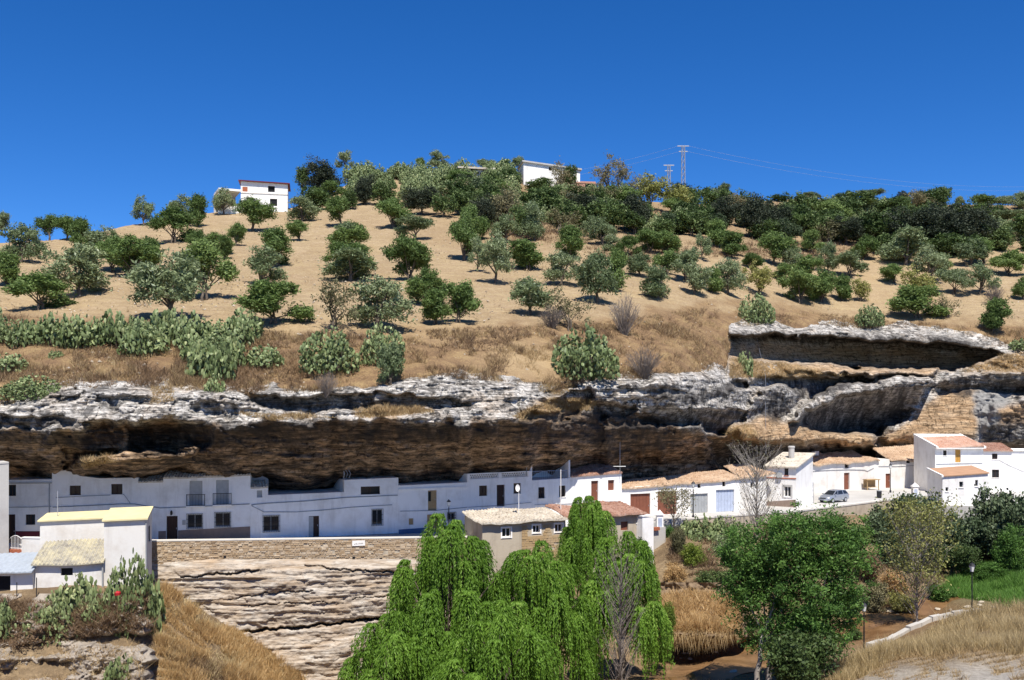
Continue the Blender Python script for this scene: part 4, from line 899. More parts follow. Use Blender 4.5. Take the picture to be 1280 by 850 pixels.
# 12
root, f, hs, tp = house('old_house', 'stained whitewashed house with tan tiles and dark red door behind lamp', 'house', 1097, 141, 1165, 142.5, [(1097, 575), (1112, 574), (1112.05, 577.5), (1165, 573)], sz(1130), 6, 'white_old', [(1107, 592, 1113, 610), (1133, 573.8, 1138, 579)])
door(root, f, hs[0], 'wood_brown', 3); window(root, f, hs[1], 'void', 'vent'); cable(root, f, [(1098, 583), (1120, 583), (1160, 581)], .03)
u0 = f.uv(1113, 576)[0]; add_roof(root, f, M['tile_tan'], u0 - .1, f.L, f.uv(1113, 577)[1] + .04, .35, f.uv(1113, 577)[1] + 1.75, -4.8, v_front1=tp[-1][1] + .05, v_back1=tp[-1][1] + 1.9, seed=10, sag=.2, sp=.34, amp=.1)
f = Fac(1084, 138, 1099, 138.5); root = empty('market_stall_frame', f.pt(f.L / 2, sz(1090))); tag(root, 'low wooden shelter frame standing against the old white wall', 'shelter'); zb = sz(1090)
for nm, bx in {'post': (0, .1, 0, 1.4, -.1, 0), 'post_': (f.L - .1, f.L, 0, 1.4, -.1, 0), 'roof': (-.1, f.L + .1, 1.4, 1.5, -.9, .15), 'back_panel': (0, f.L, .3, 1.35, -.9, -.85), 'bench': (.1, f.L - .1, .35, .42, -.8, -.2)}.items():
    b_ = MB(); fbox(b_, f, bx[0], bx[1], zb + bx[2], zb + bx[3], bx[4], bx[5]); b_.build(nm.strip('_'), M['wood_tan'], root)
# 13 two-storey house
root, f, hs, tp = house('two_storey_house', 'tall white house with pink tiled roof and narrow yellow wooden door', 'house', 1169, 134, 1229, 134.4, [(1169, 560), (1229, 557.5)], sz(1200) - 1.0, 6.2, 'white', [(1179, 563, 1183.5, 569.5), (1194, 562, 1201, 578)], rise=1.45)
window(root, f, hs[0], 'dark'); door(root, f, hs[1], 'wood_yellow', 2)
add_roof(root, f, M['tile_pink'], .18, f.L - .1, tp[0][1] + .05, .45, tp[0][1] + 1.3, -5.0, v_front1=tp[1][1] + .05, v_back1=tp[1][1] + 1.25, seed=11, sag=.05)
rk = MB(); g = f.pt
for (a, b) in ((-.08, .2), (f.L - .12, f.L + .15)):
    v_ = tp[0][1]; rk.hexa([g(a, v_ - .05, .5), g(b, v_ - .05, .5), g(b, v_ + 1.45, -6.2), g(a, v_ + 1.45, -6.2), g(a, v_ + .22, .5), g(b, v_ + .22, .5), g(b, v_ + 1.75, -6.2), g(a, v_ + 1.75, -6.2)])
fbox(rk, f, .2, f.L - .12, tp[0][1] - .08, tp[0][1] + .03, .1, .5); rk.build('white_verge', M['white'], root)
sl_ = MB(); sl_.hexa([g(.2, tp[0][1] + 1.3, -5), g(f.L - .12, tp[0][1] + 1.3, -5), g(f.L - .12, tp[0][1] + 1.5, -6.2), g(.2, tp[0][1] + 1.5, -6.2), g(.2, tp[0][1] + 1.5, -5), g(f.L - .12, tp[0][1] + 1.4, -5), g(f.L - .12, tp[0][1] + 1.7, -6.2), g(.2, tp[0][1] + 1.75, -6.2)]); sl_.build('roof_cap', M['white'], root)
cable(root, f, [(1170, 580), (1200, 579.5), (1228, 579)], .03)
# 14
root, f, hs, tp = house('white_house', 'white house with small red-brown roof joined to the tall pink-roofed one', 'house', 1229, 135, 1330, 134, [(1229, 563.5), (1330, 564)], sz(1250) - 1, 6, 'white', [(1240, 567, 1247, 574), (1240, 587, 1249, 597)])
window(root, f, hs[0], 'dark'); window(root, f, hs[1], 'dark')
add_roof(root, f, M['tile_red'], 0, f.L * .36, tp[0][1] + .05, .3, tp[0][1] + .95, -4, seed=12); slab(root, f, f.L * .36 + .02, f.L, tp[0][1], -6, .2, 'white', th=.12)
cable(root, f, [(1247, 574), (1262, 582), (1290, 594)], .02)
# 15 shed with flat terracotta roof
root, f, hs, tp = house('white_shed', 'white shed with flat orange roof standing below the tall pink-roofed house', 'shed', 1178, 117, 1235, 116.2, [(1178, 596), (1235, 592)], -15.5, 7.0, 'white', [(1182, 609, 1185.5, 614.5), (1199, 602, 1204, 609.5), (1219, 600, 1222.5, 608)], rise=.45)
for h in hs: window(root, f, h, 'white_frame')
g = f.pt; v_ = tp[0][1]; v2 = tp[1][1]
MB().hexa([g(.1, v_ + .02, .18), g(f.L + .15, v2 + .02, .18), g(f.L + .15, v2 + .47, -7), g(.1, v_ + .47, -7), g(.1, v_ + .12, .18), g(f.L + .15, v2 + .12, .18), g(f.L + .15, v2 + .57, -7), g(.1, v_ + .57, -7)]).build('roof', M['terracotta'], root)
MB().hexa([g(-.12, v_ - .05, .18), g(.098, v_ - .05, .18), g(.098, v_ + .4, -7), g(-.12, v_ + .4, -7), g(-.12, v_ + .2, .18), g(.098, v_ + .2, .18), g(.098, v_ + .66, -7), g(-.12, v_ + .66, -7)]).build('verge', M['white'], root)

# ---- houses below the street on the left
root, f, hs, tp = house('yellow_roof_house', 'white house with a flat pale yellow roof standing on the rock', 'house', 130, 74.6, 183, 75.4, [(130, 652), (183, 649.5)], -15.6, 5.2, 'white_warm', rise=.3)
g = f.pt; va, vb_ = tp[0][1], tp[1][1]
MB().hexa([g(-.12, va + .02, .25), g(f.L + .12, vb_ + .02, .25), g(f.L + .12, vb_ + .4, -5.3), g(-.12, va + .4, -5.3), g(-.12, va + .13, .25), g(f.L + .12, vb_ + .13, .25), g(f.L + .12, vb_ + .52, -5.3), g(-.12, va + .52, -5.3)]).build('roof', M['yellow_roof'], root)
wn = f.t; q = [g(f.L + .004, PZ(677, 77), -2.0), g(f.L + .004, PZ(677, 77), -2.8), g(f.L + .004, PZ(659, 77), -2.8), g(f.L + .004, PZ(659, 77), -2.0)]
wo = MB().hexa([q[0], q[1], q[1] + wn * .03, q[0] + wn * .03, q[3], q[2], q[2] + wn * .03, q[3] + wn * .03]).build('window', M['void'], root)
MB().hexa([q[0] + wn * .03 - Vector((0, 0, .1)), q[1] + wn * .03 - Vector((0, 0, .1)), q[1] + wn * .12 - Vector((0, 0, .1)), q[0] + wn * .12 - Vector((0, 0, .1)), q[0] + wn * .03, q[1] + wn * .03, q[1] + wn * .12, q[0] + wn * .12]).build('sill', M['white_warm'], wo)
fr = Fac(50, 77.6, 134, 78.6); tr_ = [(0, fr.uv(50, 652.5)[1]), (fr.L, fr.uv(134, 648.5)[1])]
wall_mesh(fr, tr_, -15.5, [], 2.8, back_rise=.2).build('rear_wall', M['white_warm'], root); g = fr.pt; va, vb_ = tr_[0][1], tr_[1][1]
MB().hexa([g(-.15, va + .02, .2), g(fr.L + .02, vb_ + .02, .2), g(fr.L + .02, vb_ + .3, -2.9), g(-.15, va + .3, -2.9), g(-.15, va + .13, .2), g(fr.L + .02, vb_ + .13, .2), g(fr.L + .02, vb_ + .42, -2.9), g(-.15, va + .42, -2.9)]).build('rear_roof', M['yellow_roof'], root)
MB().tube([g(1.0, va + .2, -1.2), g(1.0, va + 2.3, -1.2)], .03, 5).build('mast', M['steel'], root)
MB().tube([f.pt(f.L - .02, -15.4, .06), f.pt(f.L - .02, f.uv(183, 652)[1], .06)], .05, 6).build('drainpipe', M['grey_metal'], root)
f2 = Fac(27, 77.8, 50, 77.6); root = empty('terrace_parapet', f2.pt(f2.L / 2, -13.5)); tag(root, 'low white terrace wall between the railed gate and yellow-roofed house', 'wall')
wb = MB(); fbox(wb, f2, 0, f2.L, -15, f2.uv(40, 673)[1], -.35, 0); wb.build('wall', M['white_warm'], root); wb = MB(); fbox(wb, f2, -.03, f2.L, f2.uv(40, 673)[1] + .002, f2.uv(40, 673)[1] + .08, -.4, .04); wb.build('coping', M['white'], root)
f3 = Fac(9, 79.6, 27, 79.2); root = empty('railed_gate', f3.pt(f3.L / 2, -13)); tag(root, 'arched iron railing on a red brick base beside the grey building', 'railing')
wb = MB(); fbox(wb, f3, 0, f3.L, -13.6, f3.uv(18, 687)[1], -.3, 0); wb.build('brick_base', M['brick_red'], root); rb = MB(); zb = f3.uv(18, 687)[1]
for k in range(11): uu = f3.L * k / 10; rb.tube([f3.pt(uu, zb, -.15), f3.pt(uu, zb + .75 + .35 * math.sin(math.pi * k / 10), -.15)], .016, 4)
rb.tube([f3.pt(f3.L * k / 10, zb + .75 + .35 * math.sin(math.pi * k / 10), -.15) for k in range(11)], .025, 4); rb.tube([f3.pt(0, zb + .1, -.15), f3.pt(f3.L, zb + .1, -.15)], .02, 4); rb.build('railing', M['white'], root)
wb = MB(); fbox(wb, f3, -1.5, f3.L + .3, -16, -13.6, -1.5, .3); wb.build('step', M['concrete'], root)
# lean-to with corrugated roof
root, f, hs, tp = house('lean_to', 'white lean-to with mossy corrugated roof below the yellow-roofed house', 'shed', 43, 73.8, 129.5, 74.5, [(43, 706), (129, 702.5)], -16, 3.0, 'white_old', [(76, 710, 91, 719.5)], rise=1.0)
window(root, f, hs[0], 'void', 'window'); 
V_, Q_ = tile_roof(f, -.15, f.L + .1, tp[0][1] + .06, .35, tp[0][1] + 1.35, -3.1, v_front1=tp[1][1] + .06, v_back1=tp[1][1] + 1.3, sp=.28, amp=.055, corr=True, seed=13, sag=.1)
tag(link('corrugated_sheet', mesh_np('corrugated_sheet', V_ - np.array(root.location)[None], Q_), M['corrugated'], root), kind='stuff')
MB().tube([f.pt(f.L - .05, tp[1][1], .1), f.pt(f.L - .05, -15.5, .1)], .06, 6).build('drainpipe', M['grey_metal'], root)
root, f, hs, tp = house('tin_roof_shed', 'small white shed with bluish tin roof and open black doorway', 'shed', -45, 73.4, 41, 73.6, [(-45, 716), (41, 714.5)], -16, 2.6, 'white_old', [(-8, 720, 13, 748)], rise=.7)
window(root, f, hs[0], 'void', 'doorway')
V_, Q_ = tile_roof(f, -.1, f.L + .15, tp[0][1] + .1, .55, tp[0][1] + 1.0, -2.7, v_front1=tp[1][1] + .1, v_back1=tp[1][1] + 1.05, sp=.42, amp=.025, corr=True, seed=14, sag=.03)
tag(link('tin_sheet', mesh_np('tin_sheet', V_ - np.array(root.location)[None], Q_), M['tin'], root), kind='stuff')
f4 = Fac(-60, 72.6, 140, 73.2); root = empty('concrete_ledge', f4.pt(f4.L / 2, -15)); tag(root, 'rough concrete ledge in front of the two sheds', 'ledge')
wb = MB(); fbox(wb, f4, 0, f4.L, -16.6, PZ(748, 73), -2.5, 0.1); wb.build('slab', M['concrete'], root)
for (px, y0, y1) in ((21, 728, 752), (45.5, 722, 754)):
    mb_ = MB(); p0 = P(px, y1, 72.4); mb_.tube([p0, P(px, y0, 72.4)], .035, 5); o = mb_.build('ledge_post', M['iron']); tag(o, 'thin rusty rod standing up from the concrete ledge', 'post', 'rods on the ledge')

# ---- stone house beside the willow
root, f, hs, tp = house('stone_house', 'old stone house with lichen-pale tiles and small white-framed windows', 'house', 603, 87.2, 707, 90.0, [(603, 655.5), (660, 653), (707, 648.5)], -18, 5.0, 'render_old', [(627.5, 660, 638.5, 671.5), (666, 656.5, 675, 666), (693.5, 655, 703, 665)], rise=.25)
for h in hs:
    window(root, f, h, 'white_frame'); b_ = MB(); a1, a2, a3, a4 = h
    for q_ in ((a1 - .12, a1, a3 - .12, a4 + .12), (a2, a2 + .12, a3 - .12, a4 + .12), (a1, a2, a4, a4 + .12)): fbox(b_, f, *q_, .003, .04)
    b_.build('window_surround', M['white'], root)
add_roof(root, f, M['tile_pale'], -.25, f.L + .05, tp[0][1] + .05, .45, tp[0][1] + .72, -5.1, v_front1=tp[-1][1] + .05, v_back1=tp[-1][1] + .62, seed=15, sag=.16, amp=.085, sp=.3)
st = MB(); u_a, u_b = f.uv(652, 660)[0], f.L - .02; rng = random.Random(5); vtop = f.uv(660, 654)[1] - .1; v = -16.6
while v < vtop - .2:
    hh = rng.uniform(.16, .28); u = u_a
    while u < u_b - .15:
        ww = min(rng.uniform(.22, .55), u_b - u)
        if not any(u < h[1] + .15 and u + ww > h[0] - .15 and v < h[3] + .15 and v + hh > h[2] - .15 for h in hs) and rng.random() > .06:
            fbox(st, f, u + .015, u + ww - .015, v + .012, v + hh - .012, .003, rng.uniform(.02, .07))
        u += ww
    v += hh
tag(st.build('stones', M['ochre_wall'], root), kind='stuff')
root, f, hs, tp = house('stone_house', 'crumbling stone house with red-brown tiles next to the slim willow', 'house', 740, 91.5, 803, 93.5, [(740, 646), (803, 641.5)], -17, 4.6, 'render_old', [(776, 652, 785, 663), (795.5, 646, 799, 654)], rise=.25)
window(root, f, hs[0], 'wood_brown', 'shutter'); window(root, f, hs[1], 'dark')
add_roof(root, f, M['tile_red'], -2.6, f.L + .25, tp[0][1] + .0, .5, tp[0][1] + .7, -4.8, v_front1=tp[-1][1] + .1, v_back1=tp[-1][1] + .75, seed=16, sag=.16, amp=.085, sp=.3)
root, f, hs, tp = house('whitewashed_annex', 'narrow dazzling white annex closing the end of the crumbling stone house', 'building', 803, 92.6, 817, 93.4, [(803, 646), (817, 647)], -16, 3, 'white'); slab(root, f, -.05, f.L + .05, tp[0][1], -3, .06, 'white', th=.1)
def pillar(px, d, ytop, ybase, label, m_='white'):
    p0 = P(px, ybase, d); z1 = PZ(ytop, d); h = z1 - p0.z; root = empty('gate_pillar', p0); tag(root, label, 'pillar')
    MB().box(p0.x - .32, p0.x + .32, p0.y - .32, p0.y + .32, p0.z - .3, z1 - .5).build('shaft', M[m_], root)
    c = MB(); c.add([(p0.x - .42, p0.y - .42, z1 - .5), (p0.x + .42, p0.y - .42, z1 - .5), (p0.x + .42, p0.y + .42, z1 - .5), (p0.x - .42, p0.y + .42, z1 - .5), (p0.x, p0.y, z1)], [(3, 2, 1, 0), (0, 1, 4), (1, 2, 4), (2, 3, 4), (3, 0, 4)]); c.build('cap', M['white'], root)
    MB().box(p0.x - .2, p0.x + .2, p0.y - .335, p0.y - .32, z1 - 1.7, z1 - .8).build('tile_panel', M['blue_grey_metal'], root)
pillar(824.5, 98.2, 637, 672, 'white pillar with pointed cap where the garden steps begin'); pillar(1143.5, 122, 603, 625, 'white pointed pillar beside the orange-roofed shed')
# low rubble wall and planter by the pillar
f5 = Fac(806, 96.5, 832, 98); root = empty('rubble_parapet', f5.pt(f5.L / 2, -14)); tag(root, 'grey rubble garden wall at the foot of the white pillar', 'wall'); wb = MB(); fbox(wb, f5, 0, f5.L, -16, f5.uv(815, 660)[1], -.5, 0); wb.build('wall', M['concrete'], root)
wb = MB(); fbox(wb, f5, f5.L * .35, f5.L * .62, f5.uv(815, 663)[1], f5.uv(815, 659)[1], 0, .3); wb.build('planter', M['brick_red'], root)

# ---- street retaining wall with stones, coping, drain holes and sign
f = Fac(186, 82.0, 600, 90.2); root = empty('stone_parapet', f.pt(f.L / 2, -13)); tag(root, 'tan rubble stone parapet wall carrying the street above the lower cliff', 'wall')
zt = lambda u: -10.95 - 0.72 * u / f.L
core = MB(); core.hexa([f.pt(0, -14, 0), f.pt(f.L, -15, 0), f.pt(f.L, -15, -.5), f.pt(0, -14, -.5), f.pt(0, zt(0), 0), f.pt(f.L, zt(f.L), 0), f.pt(f.L, zt(f.L), -.5), f.pt(0, zt(0), -.5)]); core.build('core', M['render_old'], root)
core = MB(); core.hexa([f.pt(0, zt(0) + .002, .06), f.pt(f.L, zt(f.L) + .002, .06), f.pt(f.L, zt(f.L) + .002, -.55), f.pt(0, zt(0) + .002, -.55), f.pt(0, zt(0) + .1, .06), f.pt(f.L, zt(f.L) + .1, .06), f.pt(f.L, zt(f.L) + .1, -.55), f.pt(0, zt(0) + .1, -.55)]); core.build('coping', M['coping'], root)
rng = random.Random(11); SV = []; SQ = []; rowv = 0.02
while rowv < 2.1:
    hh = rng.uniform(.11, .24); u = .02
    while u < f.L - .1:
        ww = min(rng.uniform(.16, .5), f.L - u)
        v1_ = zt(u) - rowv; w_ = rng.uniform(.015, .085); j = lambda: rng.uniform(-.018, .018)
        if rng.random() > .03:
            n0 = len(SV); c8 = [(u + .012, v1_ - hh + .012, 0), (u + ww - .012, v1_ - hh + .012, 0), (u + ww - .012, v1_ - .012, 0), (u + .012, v1_ - .012, 0)]
            SV += [f.pt(a, b, c) for a, b, c in c8] + [f.pt(u + .03 + j(), v1_ - hh + .03 + j(), w_), f.pt(u + ww - .03 + j(), v1_ - hh + .03 + j(), w_), f.pt(u + ww - .03 + j(), v1_ - .03 + j(), w_), f.pt(u + .03 + j(), v1_ - .03 + j(), w_)]
            SQ += [(n0 + 4, n0 + 5, n0 + 6, n0 + 7)] + [(n0 + k, n0 + (k + 1) % 4, n0 + 4 + (k + 1) % 4, n0 + 4 + k) for k in range(4)]
        u += ww
    rowv += hh
nst = len(SV) // 8; rr = np.repeat(np.random.RandomState(3).rand(nst), 8)
def mat_stones(name, a, b_, c_):
    m, t, b = new_mat(name, .95, .1); r = attr(t, 'rnd').outputs['Fac']; c = ramp(t, r, [(0, a), (.5, b_), (1, c_)]).outputs[0]
    n = noise(t, 6, 5, .7, coords(t)); c = mixc(t, .35, c, n, 'OVERLAY'); n2 = noise(t, .25, 4, .6, coords(t)); c = mixc(t, math_n(t, 'MULTIPLY', n2, .35), c, (0.45, 0.36, 0.25))
    t.links.new(c, b.inputs['Base Color']); bump(t, b, n, .6, .04); return m
M['stones'] = mat_stones('tan_rubble_stone', (0.30, 0.20, 0.11), (0.43, 0.31, 0.19), (0.55, 0.45, 0.33))
o_ = np.array(root.location); me = mesh_np('stones', np.array([tuple(p) for p in SV]) - o_[None], np.array(SQ), False, {'rnd': rr}); tag(link('stones', me, M['stones'], root), kind='stuff')
for px, py in ((281, 696), (331, 703), (366, 701), (400, 700), (442, 697), (476, 699), (229, 708)):
    if py < 706:
        q_ = f.rect(px - 1.6, py - 1.6, px + 1.6, py + 1.6); b_ = MB(); fbox(b_, f, *q_, -.1, .09); b_.build('drain_hole', M['void'], root)
sg = MB(); q_ = f.rect(440, 675.5, 456, 682); fbox(sg, f, *q_, .09, .13); so_ = sg.build('wall_sign', M['white']); tag(so_, 'small white signboard with one line of black writing on the parapet', 'sign')
lt = MB(); rng = random.Random(2); u = q_[0] + .17; vm = q_[2] + (q_[3] - q_[2]) * .38
while u < q_[1] - .2:                                    # a single unreadable line of small black strokes, as in the photograph
    w_ = rng.uniform(.05, .09); vm += .0035; fbox(lt, f, u, u + w_ * .4, vm - .05, vm + rng.choice((.02, .06)), .131, .134); fbox(lt, f, u + w_ * .4, u + w_, vm - .05, vm - .02, .131, .134); u += w_ + .025
lt.build('lettering', M['iron'], so_)
# rough wall holding up the street on the right, under its kerb
f6pts = [(835, 101.3), (985, 108.8), (1060, 116.2), (1120, 124)]
root = empty('stone_edging', P(985, 650, 108.8)); tag(root, 'low rough stone wall and pale kerb along the outer edge of the street', 'wall')
wv = MB(); kv = MB()
for (xa, da), (xb, db) in zip(f6pts[:-1], f6pts[1:]):
    ff = Fac(xa, da, xb, db); zz0, zz1 = sz(xa), sz(xb); g = ff.pt
    wv.hexa([g(0, -15, 0), g(ff.L, -15, 0), g(ff.L, -15, -.4), g(0, -15, -.4), g(0, zz0 - .003, 0), g(ff.L, zz1 - .003, 0), g(ff.L, zz1 - .003, -.4), g(0, zz0 - .003, -.4)])
    kv.hexa([g(0, zz0, .05), g(ff.L, zz1, .05), g(ff.L, zz1, -.4), g(0, zz0, -.4), g(0, zz0 + .16, .05), g(ff.L, zz1 + .16, .05), g(ff.L, zz1 + .16, -.4), g(0, zz0 + .16, -.4)])
wv.build('wall', M['render_old'], root); kv.build('kerb', M['coping'], root)

# ---- hilltop buildings
def hz(x, y): return float(hill(x, y).z)
root, f, hs, tp = house('hilltop_house', 'unfinished white two-storey house with dark red roof edge on the ridge', 'house', 301, 221, 359.5, 223, [(301, 226.5), (359.5, 230.5)], hill_at(330, 222) - 1.5, 9, 'white', [(308, 246.5, 316.5, 255), (337.5, 248.5, 346.5, 257.5), (335, 232.5, 343.5, 240), (303, 233.5, 309.5, 239.5)], rise=.3)
for h in hs[:3]: window(root, f, h, 'void')
b_ = MB(); fbox(b_, f, *hs[3], -.15, -.02); b_.build('brick_panel', M['brick_red'], root)
slab(root, f, -.5, f.L + .5, tp[0][1], -9, .6, 'plinth_red', th=.2, rise=.3, v1=tp[1][1])
b_ = MB(); fbox(b_, f, 0, f.L + .02, *[f.uv(330, y)[1] for y in (242.5, 241.2)], .003, .12); b_.build('string_course', M['white_warm'], root)
f2 = Fac(273, 219, 300.8, 221); p_ = MB(); zt_ = f2.uv(286, 238.5)[1]; fbox(p_, f2, 0, f2.L, zt_, zt_ + .45, -7, .3); p_.build('porch_roof', M['white'], root)
p_ = MB(); fbox(p_, f2, 0, .5, hill_at(276, 219) - 1.5, zt_ - .002, -.5, 0); p_.build('porch_post', M['white'], root); p_ = MB(); fbox(p_, f2, 0, f2.L, hill_at(276, 219) - 1.5, zt_ - .002, -7, -6.7); p_.build('porch_back', M['grey_wall'], root)
p_ = MB(); fbox(p_, f2, .5, f2.L, hill_at(276, 219) - 1.5, f2.uv(286, 254)[1], -.3, 0); p_.build('porch_parapet', M['white'], root)
root, f, hs, tp = house('hilltop_barn', 'long white barn with sloping grey roof among the ridge shrubs', 'barn', 654.5, 257, 725, 259, [(654.5, 202.5), (725, 213)], min(hill_at(656, 257), hill_at(724, 259)) - 1.5, 9, 'white', [(686, 208.8, 690, 213)], rise=.2)
window(root, f, hs[0], 'void'); slab(root, f, -.4, f.L + .4, tp[0][1], -9, .5, 'grey_wall', th=.4, rise=.2, v1=tp[1][1])
root, f, hs, tp = house('hilltop_cottage', 'low beige-roofed cottage half hidden by prickly pears on the ridge', 'house', 576, 256, 615, 257, [(576, 211), (615, 213)], hill_at(600, 256) - 2, 7, 'white_warm', [(600, 214.5, 607, 219)])
window(root, f, hs[0], 'blue_grey_metal'); slab(root, f, -.8, f.L + .8, tp[0][1], -7, 1.0, 'tile_pale', th=.45, rise=.3, v1=tp[1][1])
root, f, hs, tp = house('brick_hut', 'small pink brick hut with a square window below the white barn', 'hut', 721, 251, 744.5, 252, [(721, 229), (726, 226.5), (744.5, 227)], hill_at(733, 251) - 2, 5, 'pink_brick', [(731.5, 229, 737, 234.5)])
window(root, f, hs[0], 'void'); slab(root, f, -.1, f.L + .1, tp[1][1] - .5, -5, .1, 'pink_brick', th=.3)
# masts and their wires
def mast(px, d, ytop, hgt, wd, label):
    b0 = P(px, ytop, d); zb = b0.z - hgt; root = empty('lattice_mast', (b0.x, b0.y, zb)); tag(root, label, 'mast'); n = int(hgt / (wd * 1.3)); leg = [[] for _ in range(4)]
    for i in range(n + 1):
        w_ = wd * (1 - .45 * i / n) / 2; z = zb + hgt * i / n
        for k, (sx_, sy_) in enumerate(((-1, -1), (1, -1), (1, 1), (-1, 1))): leg[k].append(Vector((b0.x + sx_ * w_, b0.y + sy_ * w_, z)))
    for k in range(4): MB().tube(leg[k], .09, 4).build('leg', M['steel'], root)
    br = MB()
    for i in range(n):
        for k in range(4): k2 = (k + 1) % 4; br.tube([leg[k][i], leg[k2][i + 1]], .05, 3, False); br.tube([leg[k2][i], leg[k][i + 1]], .05, 3, False)
    br.build('bracing', M['steel'], root)
    ar = MB(); ar.box(b0.x - wd * 1.2, b0.x + wd * 1.2, b0.y - .15, b0.y + .15, b0.z - .3, b0.z); ar.box(b0.x - wd * .9, b0.x + wd * .9, b0.y - .15, b0.y + .15, b0.z - 2.2, b0.z - 1.9); ar.build('cross_arm', M['steel'], root)
    return b0
m1 = mast(854, 350, 182, 38, 1.7, 'tall thin lattice mast on the skyline'); m2 = mast(836, 345, 206, 30, 1.5, 'shorter lattice mast on the skyline next to the tall one')
def wire(a, b, sag, label, r=.022):
    mb = MB(); mb.tube([a.lerp(b, k / 24) - Vector((0, 0, sag * 4 * (k / 24) * (1 - k / 24))) for k in range(25)], r, 4); tag(mb.build('power_line', M['steel']), label, 'wire', 'power lines on the masts')
for off in (0, -2):
    wire(m1 + Vector((1.2, 0, off)), P(1420, 222 - off * 2, 520), 9, 'thin power line running from the tall mast across the blue sky'); wire(m1 + Vector((-1.2, 0, off)), P(520, 222 - off * 2, 420), 5, 'thin power line running from the tall mast across the blue sky')
# ------------------------------------------------------------------ plants
def leaf_quads(C, A, B, L, Wd):
    """diamond leaves: centres C, long axes A, short axes B (n,3), lengths, widths"""
    n = len(C); L = np.broadcast_to(np.asarray(L, float), (n,))[:, None]; Wd = np.broadcast_to(np.asarray(Wd, float), (n,))[:, None]
    V = np.stack([C - A * L / 2, C + B * Wd / 2, C + A * L / 2, C - B * Wd / 2], 1).reshape(-1, 3)
    Q = np.arange(4 * n).reshape(n, 4); return V, Q
def unit(v): return v / np.maximum(np.linalg.norm(v, axis=-1, keepdims=True), 1e-9)
def rand_dirs(rng, n, zs=1.0):
    v = rng.normal(size=(n, 3)); v[:, 2] *= zs; return unit(v)
def perp(rng, A):
    r = rng.normal(size=A.shape); r -= (r * A).sum(1, keepdims=True) * A; return unit(r)
def foliage(seed, lobes, nclump, per, rc, L, Wd, shell=0.45, droop=0.0, flat=1.0, zmin=None, inner=0.12):
    """leaf clumps spread through ellipsoid lobes; lobes = [(cx,cy,cz,rx,ry,rz)]"""
    rng = np.random.RandomState(seed); lob = np.array(lobes, float); vol = (lob[:, 3] * lob[:, 4] * lob[:, 5]) ** 0.8
    pick = rng.choice(len(lob), nclump, p=vol / vol.sum()); dr = rand_dirs(rng, nclump)
    rad = np.where(rng.rand(nclump) < inner, rng.rand(nclump) ** .5, 1 - shell * rng.rand(nclump) ** 1.6)[:, None]
    rad = np.where(rng.rand(nclump)[:, None] < .13, 1.0 + .35 * rng.rand(nclump)[:, None], rad); cc = lob[pick, :3] + dr * rad * lob[pick, 3:]
    if zmin is not None: cc[:, 2] = np.maximum(cc[:, 2], zmin + rng.rand(nclump) * rc)
    sz_ = rc * (0.6 + 0.8 * rng.rand(nclump))
    C = np.repeat(cc, per, 0) + rng.normal(size=(nclump * per, 3)) * np.repeat(sz_, per)[:, None] * np.array([.6, .6, .45 * flat])
    n = len(C); A = rand_dirs(rng, n, 0.8); A[:, 2] -= droop; A = unit(A); B = perp(rng, A)
    s = 0.65 + 0.7 * rng.rand(n); V, Q = leaf_quads(C, A, B, L * s, Wd * s)
    tone = np.clip(np.repeat(rng.rand(nclump), per) * .55 + rng.rand(n) * .45, 0, 1)
    return V, Q, np.repeat(tone, 4), cc
def branches(seed, base_pts, targets, r0, trunk_top, n=7, lean=(0, 0)):
    """a tapered trunk to trunk_top and limbs bending from it to targets"""
    rng = random.Random(seed); mb = MB()
    for bi, bp in enumerate(base_pts):
        bp = Vector(bp); tt = Vector(trunk_top) + Vector((bp.x * .7, bp.y * .7, 0)); pts = []; rs = []
        for k in range(6):
            s = k / 5; p = bp.lerp(tt, s) + Vector((rng.uniform(-1, 1), rng.uniform(-1, 1), 0)) * r0 * .5 * math.sin(math.pi * s); pts.append(p); rs.append(r0 * (1.35 if k == 0 else 1.08 - .45 * s))
        mb.tube(pts, rs, n)
        for i, t_ in enumerate(targets):
            if len(base_pts) > 1 and i % len(base_pts) != bi: continue
            t_ = Vector(t_); st = tt.lerp(bp, rng.uniform(0, .3)); mid = st.lerp(t_, .5) + Vector((rng.uniform(-1, 1), rng.uniform(-1, 1), rng.uniform(-.3, .8))) * (t_ - st).length * .14
            r1 = r0 * rng.uniform(.35, .55); pts = []; 
            for k in range(6):
                s = k / 5; a = st.lerp(mid, s); b = mid.lerp(t_, s); pts.append(a.lerp(b, s))
            mb.tube(pts, [r1 * (1 - .85 * k / 5) + .008 for k in range(6)], max(4, n - 2), False)
    return mb
def mat_bark(name, a, b_):
    m, t, b = new_mat(name, .95, .1); n = noise(t, 6, 6, .7, coords(t, (1, 1, .3), True)); c = ramp(t, n, [(.35, a), (.65, b_)]).outputs[0]; t.links.new(c, b.inputs['Base Color']); bump(t, b, n, .8, .05); return m
M['bark'] = mat_bark('grey_brown_bark', (0.07, 0.055, 0.042), (0.19, 0.155, 0.12)); M['bark_pale'] = mat_bark('pale_bark', (0.22, 0.19, 0.16), (0.42, 0.38, 0.33)); M['bark_dry'] = mat_bark('dry_twig_bark', (0.13, 0.105, 0.09), (0.26, 0.22, 0.19))
M['olive'] = mat_leaf('olive_leaf', (0.103, 0.140, 0.059), (0.254, 0.313, 0.151), (0.432, 0.486, 0.313), .25)
M['olive_green'] = mat_leaf('green_olive_leaf', (0.062, 0.105, 0.027), (0.18, 0.26, 0.072), (0.28, 0.36, 0.14), .25)
M['oak'] = mat_leaf('holm_oak_leaf', (0.018, 0.026, 0.014), (0.057, 0.073, 0.041), (0.106, 0.119, 0.075), .12)
